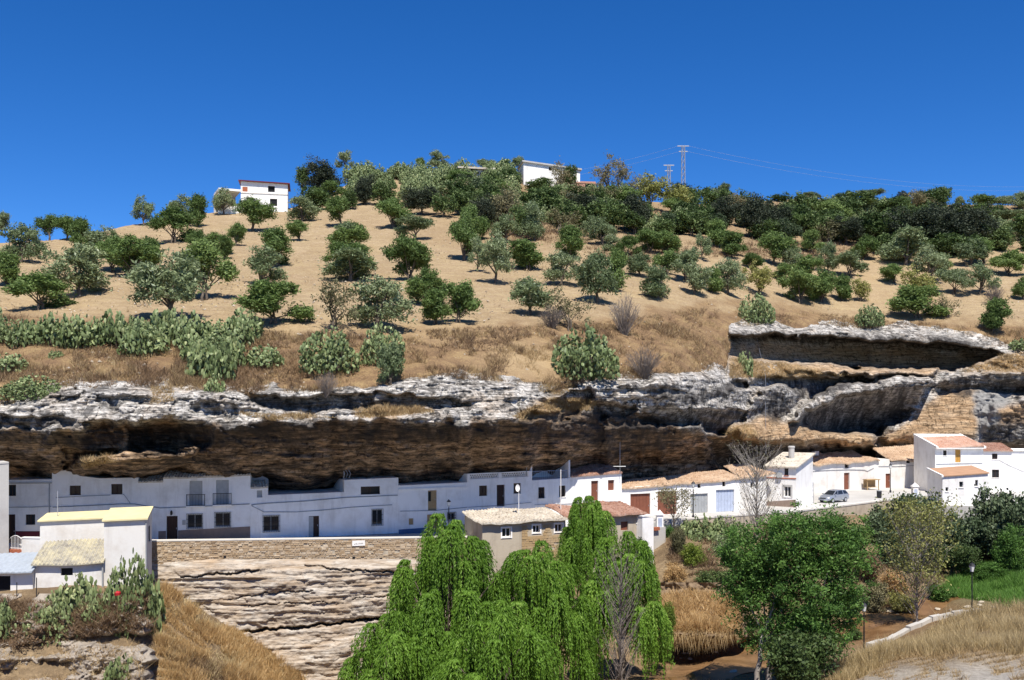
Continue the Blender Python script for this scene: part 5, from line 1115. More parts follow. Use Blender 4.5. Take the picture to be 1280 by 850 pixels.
M['shrub'] = mat_leaf('shrub_leaf', (0.034, 0.062, 0.018), (0.115, 0.17, 0.05), (0.21, 0.265, 0.1), .22)
M['yellowing'] = mat_leaf('yellowing_leaf', (0.16, 0.17, 0.045), (0.33, 0.33, 0.1), (0.46, 0.43, 0.18), .3)
M['drying'] = mat_leaf('drying_leaf', (0.132, 0.121, 0.061), (0.242, 0.220, 0.110), (0.308, 0.264, 0.154), .25)
M['willow'] = mat_leaf('willow_leaf', (0.055, 0.125, 0.012), (0.18, 0.325, 0.038), (0.34, 0.49, 0.10), .36, objvar=.12)
M['locust'] = mat_leaf('bright_broadleaf', (0.039, 0.091, 0.020), (0.119, 0.231, 0.045), (0.210, 0.336, 0.084), .35, objvar=.1)
M['fig'] = mat_leaf('dark_fig_leaf', (0.033, 0.055, 0.021), (0.098, 0.137, 0.065), (0.234, 0.273, 0.169), .2)
M['ivy'] = mat_leaf('lime_creeper_leaf', (0.07, 0.12, 0.015), (0.2, 0.27, 0.04), (0.33, 0.38, 0.09), .35)
M['cactus'] = mat_leaf('prickly_pear_pad', (0.09, 0.13, 0.045), (0.23, 0.28, 0.115), (0.44, 0.46, 0.22), .05, .5, .3, .2)
M['dry_grass'] = mat_leaf('dry_straw', (0.28, 0.185, 0.085), (0.48, 0.35, 0.18), (0.62, 0.5, 0.29), .3, objvar=.05)
M['orange_grass'] = mat_leaf('orange_straw', (0.38, 0.23, 0.09), (0.6, 0.41, 0.19), (0.72, 0.56, 0.32), .3, objvar=.05)
M['pale_grass'] = mat_leaf('pale_straw', (0.33, 0.25, 0.12), (0.55, 0.43, 0.23), (0.7, 0.59, 0.36), .3, objvar=.05)
M['brown_grass'] = mat_leaf('brown_scrub', (0.120, 0.078, 0.048), (0.264, 0.174, 0.096), (0.396, 0.276, 0.156), .25, objvar=.1)
M['green_grass'] = mat_leaf('fresh_grass', (0.052, 0.130, 0.019), (0.156, 0.299, 0.052), (0.247, 0.390, 0.091), .3, objvar=.05)
M['red_fruit'] = mat_plain('red_plastic', (0.5, 0.02, 0.03), .5)

# ---- olive kinds: (trunk mesh, crown mesh); unit height about 4.5 m, width about 5 m
def olive_proto(seed, stems=1, wide=2.4, hgt=4.4, lift=1.25, dens=1.0, lean=0.0, gaps=True):
    rng = random.Random(seed); lobes = []
    for k in range(7 + (seed % 3)):
        a = rng.uniform(0, 6.28); r = rng.uniform(.2, .8) * wide; z = rng.uniform(lift + .4, hgt - .8); s = rng.uniform(.42, .95)
        lobes.append((r * math.cos(a) + lean, r * math.sin(a), z - .25 * (r / wide), s * wide * .42, s * wide * .42, s * .8))
    lobes.append((lean + rng.uniform(-.6, .6), rng.uniform(-.4, .4), hgt - 1.25, wide * .42, wide * .42, .95))
    V, Q, tn, cc = foliage(seed, lobes, int(200 * dens), 30, .36, .30, .105, shell=.5, droop=.15)
    base = [(0, 0, -.4)] if stems == 1 else [(.22 * math.cos(i * 2.1 + seed), .22 * math.sin(i * 2.1 + seed), -.4) for i in range(stems)]
    tg = [(l[0], l[1], l[2] + .2) for l in lobes]
    tr = branches(seed, base, tg, .19 if stems == 1 else .12, (lean * .5, 0, lift))
    return tr, (V, Q, tn)
def bush_proto(seed, wide, hgt, nclump, per, rc, L, Wd, nl=8, stems=4, droop=0.0):
    rng = random.Random(seed); lobes = []
    for k in range(nl):
        a = rng.uniform(0, 6.28); r = rng.uniform(.1, .62) * wide; s = rng.uniform(.55, 1.0)
        lobes.append((r * math.cos(a), r * math.sin(a), hgt * rng.uniform(.3, .68), s * wide * .42, s * wide * .42, s * hgt * .32))
    V, Q, tn, cc = foliage(seed, lobes, nclump, per, rc, L, Wd, shell=.5, droop=droop, zmin=.1)
    base = [(.2 * math.cos(i * 1.7 + seed), .2 * math.sin(i * 1.7 + seed), -.3) for i in range(stems)]
    tr = branches(seed, base, [(l[0], l[1], l[2]) for l in lobes], .09, (0, 0, hgt * .22))
    return tr, (V, Q, tn)
PROTO = {}
def reg(key, tr, leaf, cmat, bmat='bark', crown='crown', hgt=4.4, wide=5.0):
    V, Q, tn = leaf
    PROTO[key] = (tr.mesh(key + '_trunk', smooth=True) if tr else None, mesh_np(key + '_crown', V, Q, False, {'rnd': tn}), bmat, cmat, crown, hgt, wide)
for i in range(7):
    tr, lf = olive_proto(100 + i, stems=1 if i < 5 else 3, wide=2.3 + .15 * (i % 3), lift=.8 + .2 * (i % 3), lean=(0, .3, -.35, 0, .15, 0, 0)[i], dens=(1, 1.15, .9, 1.25, .75, 1.1, 1.2)[i]); reg('olive%d' % i, tr, lf, 'olive' if i in (0, 1, 2, 4, 5) else 'olive_green')
for i in range(4):
    tr, lf = olive_proto(120 + i, stems=2 + i % 2, wide=2.4, hgt=4.3, lift=.55, dens=1.75); reg('olivebush%d' % i, tr, lf, 'olive_green')
for i in range(3): tr, lf = bush_proto(140 + i, 2.2, 3.6, 150, 26, .34, .26, .14); reg('shrub%d' % i, tr, lf, 'shrub', hgt=3.6, wide=4.6)
for i in range(2): tr, lf = bush_proto(150 + i, 3.8, 8.0, 380, 44, .5, .26, .15, nl=16, stems=3); reg('oak%d' % i, tr, lf, 'oak', hgt=8, wide=8)
for i in range(2): tr, lf = bush_proto(160 + i, 2.2, 3.6, 95, 24, .34, .24, .12); reg('yellow%d' % i, tr, lf, 'yellowing', hgt=3.6, wide=4.6)
for i in range(2): tr, lf = bush_proto(165 + i, 2.2, 3.8, 70, 22, .34, .22, .10); reg('drying%d' % i, tr, lf, 'drying', hgt=3.8, wide=4.6)
for i in range(2): tr, lf = bush_proto(170 + i, 2.4, 3.8, 300, 40, .33, .19, .13, stems=3); reg('fig%d' % i, tr, lf, 'fig', hgt=3.8, wide=5)
for i in range(3): tr, lf = bush_proto(240 + i, 2.2, 3.6, 260, 44, .3, .16, .08, nl=11); reg('fine%d' % i, tr, lf, 'shrub', hgt=3.6, wide=4.6)
# bare shrubs: many fine twigs
def twig_bush(seed, wide, hgt, n, r=.02):
    rng = random.Random(seed); mb = MB()
    for k in range(n):
        a = rng.uniform(0, 6.28); rr = wide * rng.random() ** .5; tip = Vector((rr * math.cos(a), rr * math.sin(a), hgt * rng.uniform(.45, 1) * (1 - .35 * (rr / wide) ** 2))); b0 = Vector((rng.uniform(-.15, .15), rng.uniform(-.15, .15), -.2)); mid = b0.lerp(tip, .5) + Vector((rng.uniform(-.2, .2), rng.uniform(-.2, .2), .2))
        mb.tube([b0, mid, tip], [r * 1.6, r, r * .3], 3, False)
        for j in range(3):
            s = rng.uniform(.4, .9); q = mid.lerp(tip, s); mb.tube([q, q + Vector((rng.uniform(-.5, .5), rng.uniform(-.5, .5), rng.uniform(.1, .6))) * .8], [r * .6, r * .2], 3, False)
    return mb
for i in range(2): PROTO['twig%d' % i] = (twig_bush(180 + i, 1.7, 3.0, 130, .02).mesh('twig%d' % i), None, 'bark_dry', None, 'twigs', 3.0, 3.6)
# prickly pears: flat oval pads
def pads(seed, n, wide, hgt, size=.42, cols=9):
    rng = np.random.RandomState(seed); C = []; Nn = []
    for k in range(n):
        r = wide * rng.rand() ** .55; a = rng.rand() * 6.283; top = hgt * (1 - .42 * (r / wide) ** 2.6) * (.78 + .2 * math.sin(a * 3 + seed) + .12 * math.sin(a * 7 + seed * 2))
        z = size * .3 + top * (1 - rng.rand() ** 1.7); C.append((r * math.cos(a), r * math.sin(a), min(z, top)))
    C = np.array(C); nrm = rng.normal(size=(n, 3)); nrm[:, 2] *= .45; nrm = unit(nrm); up = np.tile(np.array([0, 0, 1.0]), (n, 1)) + rng.normal(size=(n, 3)) * .45
    up = unit(up - (up * nrm).sum(1, keepdims=True) * nrm); sd = np.cross(up, nrm); s = size * (.7 + .5 * rng.rand(n))[:, None]; V = []; m = 8
    for k in range(m):
        an = 2 * math.pi * k / m; V.append(C + up * s * math.cos(an) * .62 + sd * s * math.sin(an) * (.42 if math.cos(an) > -.3 else .34))
    V.append(C + nrm * s * .09); V.append(C - nrm * s * .09); V = np.stack(V, 1).reshape(-1, 3); b = np.arange(n)[:, None] * (m + 2); T = []
    for k in range(m): k2 = (k + 1) % m; T.append(np.concatenate([b + k, b + k2, b + m], 1)); T.append(np.concatenate([b + k2, b + k, b + m + 1], 1))
    return V, np.concatenate(T), np.repeat(np.clip(rng.rand(n) * .8 + .2 * C[:, 2] / hgt, 0, 1), m + 2)
for i in range(8):
    V_, T_, t_ = pads(200 + i, 460 if i < 4 else 1500, 1.35, 2.0, .27 if i < 4 else .155); st = MB(); rng = random.Random(i)
    for k in range(5): a = rng.uniform(0, 6.28); st.tube([(0.3 * math.cos(a), .3 * math.sin(a), -.3), (.6 * math.cos(a), .6 * math.sin(a), 1.0)], [.09, .05], 6)
    PROTO['cactus%d' % i] = (st.mesh('cactus_stem'), mesh_np('cactus_pads', V_, T_, False, {'rnd': t_}), 'bark', 'cactus', 'pads', 2.0, 2.7)

def plant(key, loc, wid, hgt, name, label, cat, group=None, rz=None, cm=None):
    """stand a plant: wid, hgt in metres"""
    if key[:6] == 'cactus' and wid > 3.6: key = 'cactus%d' % (int(key[6:]) % 4 + 4)
    tm, cmesh, bm_, cmt, cname, h0, w0 = PROTO[key]
    root = empty(name, loc, random.uniform(0, 6.28) if rz is None else rz, (wid / w0, wid / w0, hgt / h0)); tag(root, label, cat, group)
    if tm is not None: link('trunk' if cmesh is not None else cname, tm, M[bm_], root)
    if cmesh is not None:
        if cm: cmesh = cmesh.copy()
        o_ = link(cname, cmesh, M[cm or cmt], root)
        if cname == 'pads': o_['kind'] = 'stuff'
    return root
def at_px(key, x, y, w, h, *a, sink=.1, **k):
    p = hill(x, y, sink); s = p.y / F; return plant(key, p, max(w * s, .5), max(h * s, .4), *a, **k)

OL = [(2, 291, 26, 24), (62, 298, 32, 32), (84, 300, 36, 30), (100, 312, 36, 38), (128, 323, 42, 40), (27, 330, 52, 46), (98, 368, 70, 58), (50, 386, 84, 46), (180, 283, 24, 34), (217, 303, 48, 44), (247, 284, 32, 38), (225, 281, 36, 36),
 (211, 400, 92, 74), (255, 373, 64, 64), (235, 350, 44, 36), (280, 269, 30, 31), (316, 288, 48, 40), (295, 307, 30, 29), (346, 333, 50, 50), (374, 301, 34, 26), (325, 358, 56, 44), (377, 278, 36, 32), (393, 262, 28, 26), (426, 282, 40, 37),
 (519, 301, 40, 28), (437, 350, 62, 40), (472, 410, 70, 66), (597, 340, 28, 42), (633, 304, 40, 34), (668, 302, 40, 46), (619, 355, 44, 57), (702, 355, 44, 42), (747, 378, 48, 62), (770, 362, 38, 46), (754, 308, 36, 31), (738, 297, 26, 26), (663, 391, 60, 46),
 (766, 316, 26, 24), (785, 320, 28, 26), (822, 375, 50, 44), (800, 345, 38, 30), (857, 352, 42, 36), (868, 368, 34, 38), (877, 325, 25, 28), (910, 368, 36, 46), (967, 331, 42, 42), (992, 337, 30, 30), (1035, 341, 26, 38), (1062, 347, 38, 28), (1118, 354, 40, 26), (1165, 352, 46, 44), (1132, 331, 62, 46),
 (1213, 333, 44, 30), (1225, 369, 42, 36), (437, 312, 30, 30), (1193, 369, 40, 32), (835, 345, 36, 30)]
OB = [(8, 358, 40, 38), (140, 338, 46, 40), (165, 344, 56, 47), (182, 340, 38, 42), (120, 322, 34, 30), (247, 316, 28, 26), (268, 319, 34, 30), (283, 323, 22, 26), (342, 402, 72, 54), (491, 285, 40, 40), (438, 312, 46, 33), (452, 344, 54, 42), (425, 337, 44, 32), (512, 350, 50, 50), (532, 380, 48, 48), (545, 402, 40, 44), (573, 402, 46, 52),
 (580, 325, 36, 50), (590, 300, 34, 42), (660, 336, 52, 38), (712, 323, 42, 40), (812, 318, 34, 30), (832, 319, 34, 30), (890, 367, 38, 36), (917, 321, 38, 31), (1000, 378, 40, 40), (1028, 378, 44, 40), (1052, 376, 32, 32), (1015, 317, 32, 27), (1008, 347, 38, 28), (1083, 323, 34, 29), (893, 309, 36, 36), (1146, 398, 68, 40), (1261, 343, 40, 31), (1279, 373, 26, 26), (1241, 414, 38, 40), (1297, 330, 34, 30), (980, 350, 26, 22), (940, 335, 24, 20), (1180, 340, 30, 22)]
def where(x, y):
    if x < 130: return ('above the leafy end of the prickly pear hedge', 'far end') if y > 310 else ('on the low skyline beyond the ridge house', 'low skyline')
    if x < 290: return ('just above the prickly pear hedge', 'above the hedge') if y > 345 else ('on the slope falling away from the ridge house', 'beside the ridge house')
    if x < 400: return ('on the slope below the ridge house', 'below the ridge house')
    if x < 545: return ('at the foot of the grove above the cliff thicket', 'grove foot') if y > 345 else ('below the prickly pear thicket of the ridge', 'below the ridge thicket')
    if x < 730: return ('on the open slope above the lone big prickly pear', 'above the lone prickly pear') if y > 345 else ('below the white barn and brick hut', 'below the barn')
    if x < 900: return ('above the straw-coloured bank', 'above the straw bank') if y > 340 else ('below the lattice masts at the shrub belt', 'below the masts')
    if x < 1090: return ('on the slope over the rock cut', 'over the rock cut') if y > 340 else ('below the first group of holm oaks', 'below the first oaks')
    return ('near the big yellow-green shrub', 'near the yellow shrub') if y > 345 else ('below the great holm oaks', 'below the great oaks')
rng = random.Random(4)
for i, (x, y, w, h) in enumerate(OL):
    wl, wg = where(x, y); at_px('olive%d' % rng.choice((0, 1, 2, 3, 4, 5, 6)), x, y, w * 1.2 * rng.uniform(.88, 1.12), h * 1.1 * rng.uniform(.92, 1.1), 'olive_tree', 'grey-green open olive tree ' + wl, 'olive tree', 'open olives ' + wg)
for i, (x, y, w, h) in enumerate(OB):
    wl, wg = where(x, y); at_px('olivebush%d' % (i % 4), x, y, w * 1.18 * rng.uniform(.88, 1.12), h * 1.1 * rng.uniform(.92, 1.1), 'olive_tree', 'dense green bushy olive tree ' + wl, 'olive tree', 'bushy olives ' + wg)
# singular trees of the slope
at_px('drying0', 418, 412, 70, 76, 'olive_tree', 'tall olive with yellow-brown thinning crown at the foot of the grove', 'olive tree', cm='drying')
for (x, y, w, h, lab) in ((950, 368, 50, 42, 'lime-yellow shrub just above a round prickly pear'), (1148, 378, 64, 44, 'large yellow-green shrub behind a dark green rounded one'), (1076, 377, 36, 32, 'small yellowing shrub over a prickly pear on the bank')): at_px('yellow%d' % (x % 2), x, y, w, h, 'yellow_shrub', lab, 'shrub')
for (x, y, w, h, lab) in ((712, 412, 64, 56, 'half-bare yellow-brown shrub above the round prickly pear on the bank'), (1185, 398, 36, 34, 'sparse dry sapling at the edge of the olive grove')): at_px('drying1', x, y, w, h, 'dry_shrub', lab, 'shrub')
for (x, y, w, h, lab) in ((780, 418, 46, 58, 'leafless dark upright shrub at the grove edge'), (805, 472, 58, 46, 'grey leafless thornbush at the cliff top beside a prickly pear'), (1243, 382, 30, 32, 'leafless reddish bush next to an olive on the right slope'), (690, 410, 40, 34, 'low dark leafless bush below an olive on the bank'), (408, 493, 36, 34, 'grey dry bush hanging over the cliff lip')): at_px('twig%d' % (x % 2), x, y, w, h, 'bare_shrub', lab, 'shrub')
# ridge: oaks and shrubs
for (x, y, w, h, lab) in ((402, 246, 60, 50, 'round dark holm oak beside the ridge house'), (905, 292, 56, 52, None), (945, 297, 66, 60, None), (972, 297, 46, 44, None), (1140, 312, 78, 58, None), (1200, 314, 84, 62, None), (1168, 304, 66, 52, None), (1235, 308, 40, 40, None)):
    at_px('oak%d' % (x % 2), x, y, w, h, 'holm_oak', lab or 'dark dense holm oak in the belt above the grove', 'oak tree', None if lab else 'holm oaks above the grove')
SHR = [(456, 256, 34, 40, 'oak0'), (527, 268, 50, 38, 'oak1'), (480, 256, 36, 34, 'shrub1'), (555, 272, 36, 30, 'shrub0'), (603, 285, 44, 38, 'oak0'), (635, 282, 56, 52, 'drying0'), (655, 295, 40, 44, 'shrub2'), (610, 262, 44, 40, 'shrub1'), (686, 272, 50, 36, 'shrub0'), (700, 292, 60, 34, 'drying1'), (735, 282, 60, 42, 'oak0'), (762, 290, 56, 44, 'shrub2'), (720, 262, 50, 34, 'drying0'), (755, 262, 50, 36, 'drying1'), (790, 288, 56, 48, 'oak1'), (812, 262, 50, 42, 'yellow1'), (842, 268, 60, 42, 'yellow0'), (800, 250, 44, 32, 'drying0'), (865, 262, 40, 30, 'shrub1'), (838, 290, 50, 30, 'fig0'), (870, 292, 46, 38, 'shrub2'), (852, 252, 30, 26, 'oak0'), (995, 290, 44, 34, 'shrub0'), (1030, 300, 46, 38, 'shrub1'), (1058, 306, 50, 40, 'oak1'), (1090, 305, 50, 40, 'shrub0'), (1110, 296, 44, 34, 'shrub2'), (1255, 315, 44, 36, 'shrub1'), (1280, 300, 44, 34, 'shrub0'), (1020, 270, 40, 22, 'shrub2'), (1075, 268, 60, 26, 'shrub0'), (1115, 270, 56, 26, 'shrub1'), (1010, 258, 36, 14, 'drying0'), (1230, 330, 44, 34, 'olive3'), (665, 262, 44, 28, 'shrub2'), (577, 248, 40, 30, 'shrub1'), (640, 240, 36, 30, 'shrub0'), (695, 240, 40, 40, 'drying1'), (712, 235, 26, 30, 'shrub2'), (676, 240, 44, 20, 'shrub1'), (704, 242, 36, 16, 'drying0'), (715, 305, 40, 26, 'drying0'), (760, 240, 44, 44, 'drying1'), (775, 246, 40, 50, 'drying0'), (1110, 318, 46, 30, 'shrub1'), (1180, 320, 50, 30, 'shrub2'), (1210, 322, 40, 28, 'shrub0'), (395, 262, 44, 30, 'shrub1'), (378, 240, 24, 32, 'shrub0'), (415, 252, 36, 26, 'olive6'), (436, 262, 30, 24, 'shrub2')]
rs = random.Random(41)
for k in range(95):
    x = rs.uniform(560, 1300); lo_ = np.interp(x, [560, 700, 800, 900, 1000, 1300], [232, 250, 262, 262, 258, 266]); hi_ = np.interp(x, [560, 700, 800, 900, 1100, 1300], [272, 288, 296, 298, 312, 316]); y = rs.uniform(max(lo_, 274) if 940 < x < 1125 else lo_, hi_); sc_ = rs.uniform(.8, 1.25)
    SHR.append((x, y, 40 * sc_, 28 * sc_, rs.choice(('shrub0', 'shrub1', 'shrub2', 'shrub0', 'shrub1', 'oak0', 'olivebush1', 'olivebush2', 'drying0', 'fig0'))))
KIND = {'oak': 'dark evergreen shrub', 'dry': 'brownish half-dry shrub', 'yel': 'lime-yellow shrub', 'fig': 'large-leaved green shrub', 'shr': 'leafy green shrub', 'oli': 'bushy wild olive'}
for (x, y, w, h, k) in SHR:
    pl = 'on the ridge beside the dark oak of the house' if x < 500 else 'below the ridge thicket of prickly pears' if x < 620 else 'below the white barn' if x < 720 else 'below the pink brick hut' if x < 800 else 'below the lattice masts' if x < 890 else 'around the first holm oaks' if x < 985 else 'in the belt between the oak groups' if x < 1105 else 'around the great holm oaks'
    at_px(k, x, y, w * 1.08, h * 1.05, 'ridge_shrub', KIND[k[:3]] + ' ' + pl, 'shrub', KIND[k[:3]] + 's ' + pl)
for (x, y, w, h, k) in [(433, 214, 28, 27, 'olive4'), (548, 212, 32, 26, 'olive0'), (526, 212, 22, 16, 'olive6'), (605, 214, 30, 16, 'olive1'), (630, 216, 32, 20, 'shrub1'), (648, 214, 24, 20, 'olive2'), (903, 250, 30, 22, 'olive1'), (880, 250, 22, 16, 'shrub0'), (975, 252, 30, 12, 'shrub1'), (1013, 250, 30, 11, 'olive2'), (1050, 252, 30, 12, 'shrub2'), (1060, 250, 16, 13, 'olive3'), (1085, 253, 40, 16, 'olive5'), (1130, 256, 24, 20, 'oak1'), (1152, 256, 28, 22, 'drying0'), (1178, 256, 32, 24, 'shrub0'), (1200, 256, 14, 12, 'olive1'), (1225, 262, 44, 20, 'olive3'), (1252, 262, 36, 18, 'olive5'), (1278, 262, 34, 24, 'olive0'), (1300, 262, 34, 20, 'olive2'), (1262, 282, 50, 20, 'olive5'), (-20, 300, 40, 30, 'olive2'), (-40, 330, 40, 40, 'olive3'), (1160, 262, 60, 18, 'shrub2'), (1100, 262, 50, 16, 'shrub1')]:
    at_px(k, x, y, w, h, 'ridge_tree', 'small tree standing against the blue sky on the ridge', 'tree', 'skyline trees')

# prickly pears on the bank, the ledges and the ridge
rng = random.Random(9)
def cact(x, y, w, h, label, group=None): return at_px('cactus%d' % rng.randrange(4), x, y, w, h, 'prickly_pear', label, 'cactus', group, sink=.15)
CB = [(x + rng.uniform(-3, 3), y + rng.uniform(-3, 4), rng.uniform(36, 48), rng.uniform(30, 44)) for (x, y) in ((-12, 425), (8, 428), (28, 432), (48, 430), (68, 434), (86, 432), (106, 434), (126, 430), (146, 428), (164, 432), (182, 434), (200, 432), (218, 424), (172, 446), (190, 440), (238, 436), (256, 428), (276, 426), (296, 428), (310, 424))]
for c_ in CB: cact(*c_, 'prickly pear clump in the long hedge under the olive grove', 'prickly pear hedge')
for c_ in [(255, 470, 44, 46), (275, 474, 42, 50), (245, 452, 40, 34), (290, 458, 38, 38), (272, 440, 50, 30), (268, 496, 26, 30)]: cact(*c_, 'prickly pear clump spilling from the hedge towards the cliff edge', 'prickly pears spilling to the cliff')
for (x, y, w, h, l) in [(12, 464, 44, 24, 'small prickly pear on the dry bank below the hedge'), (38, 498, 70, 30, 'spreading low prickly pear at the cliff edge'), (332, 458, 44, 28, 'pale low prickly pear between hedge and olive'), (412, 466, 76, 56, 'broad prickly pear thicket just over the cliff lip'), (478, 456, 56, 52, 'upright prickly pear wrapped by a leafy shrub'), (732, 474, 84, 64, 'big rounded prickly pear alone above the cliff'), (946, 404, 44, 38, 'round prickly pear right above the rock cut'), (1087, 408, 36, 28, 'small prickly pear hanging above the rock cut'), (930, 470, 22, 32, 'narrow prickly pear on the shelf below the rock cut'), (1275, 438, 26, 16, 'small prickly pear at the end of the rock cut'), (70, 448, 18, 12, 'tiny prickly pear seedling on the dry bank')]: cact(x, y, w, h, l)
at_px('shrub0', 488, 484, 44, 60, 'leafy_shrub', 'grey-green leafy shrub leaning over the cliff beside a prickly pear', 'shrub', cm='olive')
for k in range(46):
    x = rng.uniform(440, 640); y = rng.uniform(222, 250) if x < 640 else 240; cact(x, y, rng.uniform(24, 34), rng.uniform(16, 26), 'prickly pear in the thicket covering the ridge', 'ridge prickly pears')
for k in range(30):
    x = rng.uniform(600, 790); y = rng.uniform(246, 280); cact(x, y, rng.uniform(22, 32), rng.uniform(16, 24), 'prickly pear in the thicket covering the ridge', 'ridge prickly pears')
for k in range(44):
    x = rng.uniform(955, 1135) if k < 34 else rng.uniform(810, 880); y = rng.uniform(264, 298) if k < 34 else rng.uniform(278, 296); cact(x, y, rng.uniform(20, 30), rng.uniform(14, 22), 'prickly pear growing between the holm oaks below the ridge', 'prickly pears among the oaks')
for k in range(10): cact(rng.uniform(1235, 1290), rng.uniform(288, 300), rng.uniform(20, 28), rng.uniform(14, 20), 'prickly pear growing between the holm oaks below the ridge', 'prickly pears among the oaks')

# ---- grasses: blades as slim triangles
def blades(P0, rng, h, w, spread=.35, per=5, lean=(0, 0)):
    n = len(P0) * per; B0 = np.repeat(P0, per, 0) + rng.normal(size=(n, 3)) * np.array([.12, .12, 0]) * (h / .4)
    hh = h * (.3 + 1.15 * rng.rand(n) ** 1.4) * np.clip(.95 + .6 * fbm(B0[:, 0] * .45, B0[:, 1] * .45, s=5, o=3), .35, 1.6); d = rng.normal(size=(n, 2)) * spread; tip = B0 + np.stack([(d[:, 0] + lean[0]) * hh, (d[:, 1] + lean[1]) * hh, hh], -1)
    a = rng.rand(n) * 6.283; s = np.stack([np.cos(a), np.sin(a), a * 0], -1) * (w * (.6 + .8 * rng.rand(n)))[:, None]
    V = np.stack([B0 - s / 2, B0 + s / 2, tip], 1).reshape(-1, 3); return V, np.arange(3 * n).reshape(n, 3), np.repeat(np.clip(np.repeat(rng.rand(len(P0)), per) * .6 + rng.rand(n) * .4, 0, 1), 3)
def hill_pts(n, poly, seed, dens=None):
    r = np.random.RandomState(seed); xs = [p[0] for p in poly]; ys = [p[1] for p in poly]; x = r.uniform(min(xs), max(xs), n * 3); y = r.uniform(min(ys), max(ys), n * 3)
    k = inpoly(poly, x, y)
    if dens is not None: k &= (fbm(x / 26.0, y / 13.0, s=seed, o=3) > dens)
    x, y = x[k][:n], y[k][:n]; d = lookup(D0, x, y); return np.stack([(x - 640) / F * d, d, (HY - y) / F * d - .03], -1)
def stuff(name, V, Q, t, mat, label, cat): return tag(link(name, mesh_np(name, V, Q, False, {'rnd': t}), M[mat]), label, cat, kind='stuff')
bank = [(-60, 395), (0, 396), (150, 404), (300, 410), (420, 418), (520, 413), (620, 408), (700, 408), (790, 398), (860, 388), (930, 384), (1010, 390), (1100, 400), (1200, 408), (1300, 412), (1300, 440), (1255, 436), (1200, 416), (1030, 409), (912, 408), (910, 462), (860, 466), (790, 477), (745, 478), (700, 484), (640, 480), (545, 471), (460, 486), (400, 490), (290, 493), (150, 484), (66, 490), (0, 510), (-60, 508)]
r_ = np.random.RandomState(5)
stuff('bank_dry_grass', *blades(hill_pts(15000, bank, 301, -.15), r_, .42, .05, .5), 'dry_grass', 'dry straw-coloured grass covering the bank above the cliff', 'dry grass')
stuff('bank_brown_scrub', *blades(hill_pts(15000, bank, 302, -.05), r_, .42, .06, .75, 6), 'brown_grass', 'brown withered scrub mixed into the dry bank', 'scrub')
def pebbles(P0, rng, s0):
    n = len(P0); oc = np.array([[1, 0, 0], [-1, 0, 0], [0, 1, 0], [0, -1, 0], [0, 0, .8], [0, 0, -.6]]); sc_ = (s0 * (.4 + 1.2 * rng.rand(n) ** 2.5))[:, None, None] * (.7 + .6 * rng.rand(n, 6, 3)); V = (P0[:, None] + oc[None] * sc_).reshape(-1, 3)
    tri = np.array([[0, 2, 4], [2, 1, 4], [1, 3, 4], [3, 0, 4], [2, 0, 5], [1, 2, 5], [3, 1, 5], [0, 3, 5]]); return V, (np.arange(n)[:, None, None] * 6 + tri[None]).reshape(-1, 3), np.repeat(rng.rand(n), 6)
grove = [(-40, 310), (150, 290), (270, 268), (400, 262), (560, 285), (800, 330), (1000, 340), (1290, 330), (1290, 400), (1010, 385), (860, 380), (600, 402), (300, 402), (-40, 392)]
stuff('grove_stubble', *blades(hill_pts(8000, grove, 303, .05), r_, .16, .05, .9, 4), 'pale_grass', 'sparse dry stubble on the bare soil of the olive grove', 'stubble')
M['grove_stone'] = mat_leaf('grove_stone', (0.22, 0.17, 0.12), (0.45, 0.38, 0.29), (0.62, 0.56, 0.47), .0, .9, .1, 0.0)
stuff('grove_stones', *pebbles(hill_pts(3200, grove, 307, -.1), r_, .12), 'grove_stone', 'small loose stones scattered over the soil of the olive grove', 'stones')
stuff('bank_stones', *pebbles(hill_pts(700, bank, 308), r_, .16), 'grove_stone', 'loose stones lying in the dry grass of the bank', 'stones')
stuff('grove_weeds', *blades(hill_pts(700, grove, 309, .2), r_, .3, .05, .8, 7), 'brown_grass', 'scattered withered weeds between the olive trees', 'weeds')
beltp = [(590, 262), (700, 285), (800, 310), (900, 300), (1050, 300), (1100, 318), (1050, 330), (900, 322), (790, 330), (700, 312), (590, 290)]
stuff('belt_dry_grass', *blades(hill_pts(5000, beltp, 304), r_, .6, .09, .5), 'brown_grass', 'rusty dry grass strip at the foot of the shrub belt', 'dry grass')
# grass tufts on ledges of the cliff
def cliff_pts(n, poly, seed):
    r = np.random.RandomState(seed); xs = [p[0] for p in poly]; ys = [p[1] for p in poly]; x = r.uniform(min(xs), max(xs), n * 3); y = r.uniform(min(ys), max(ys), n * 3); k = inpoly(poly, x, y); x, y = x[k][:n], y[k][:n]; d = lookup(D_CLIFF, x, y) - .03
    return np.stack([(x - 640) / F * d, d, (HY - y) / F * d - .08], -1)
led = [cliff_pts(n, p, 310 + i) for i, (n, p) in enumerate([(1500, [(640, 520), (690, 497), (745, 500), (740, 512), (690, 514), (655, 524)]), (900, [(440, 512), (520, 506), (545, 515), (450, 523)]), (2600, [(912, 448), (985, 454), (1030, 466), (1100, 470), (912, 472)]), (1200, [(1200, 464), (1255, 443), (1300, 443), (1300, 466)]), (500, [(905, 538), (935, 530), (950, 545), (915, 550)]), (500, [(290, 515), (360, 517), (420, 521), (340, 525)]), (300, [(190, 484), (215, 484), (215, 500), (190, 505)]), (260, [(100, 573), (150, 568), (145, 577), (105, 585)]), (400, [(670, 476), (720, 482), (700, 495), (672, 488)])])]
stuff('ledge_grass', *blades(np.concatenate(led), r_, .34, .06, .6), 'dry_grass', 'tufts of dry grass growing along the cliff ledges', 'dry grass')
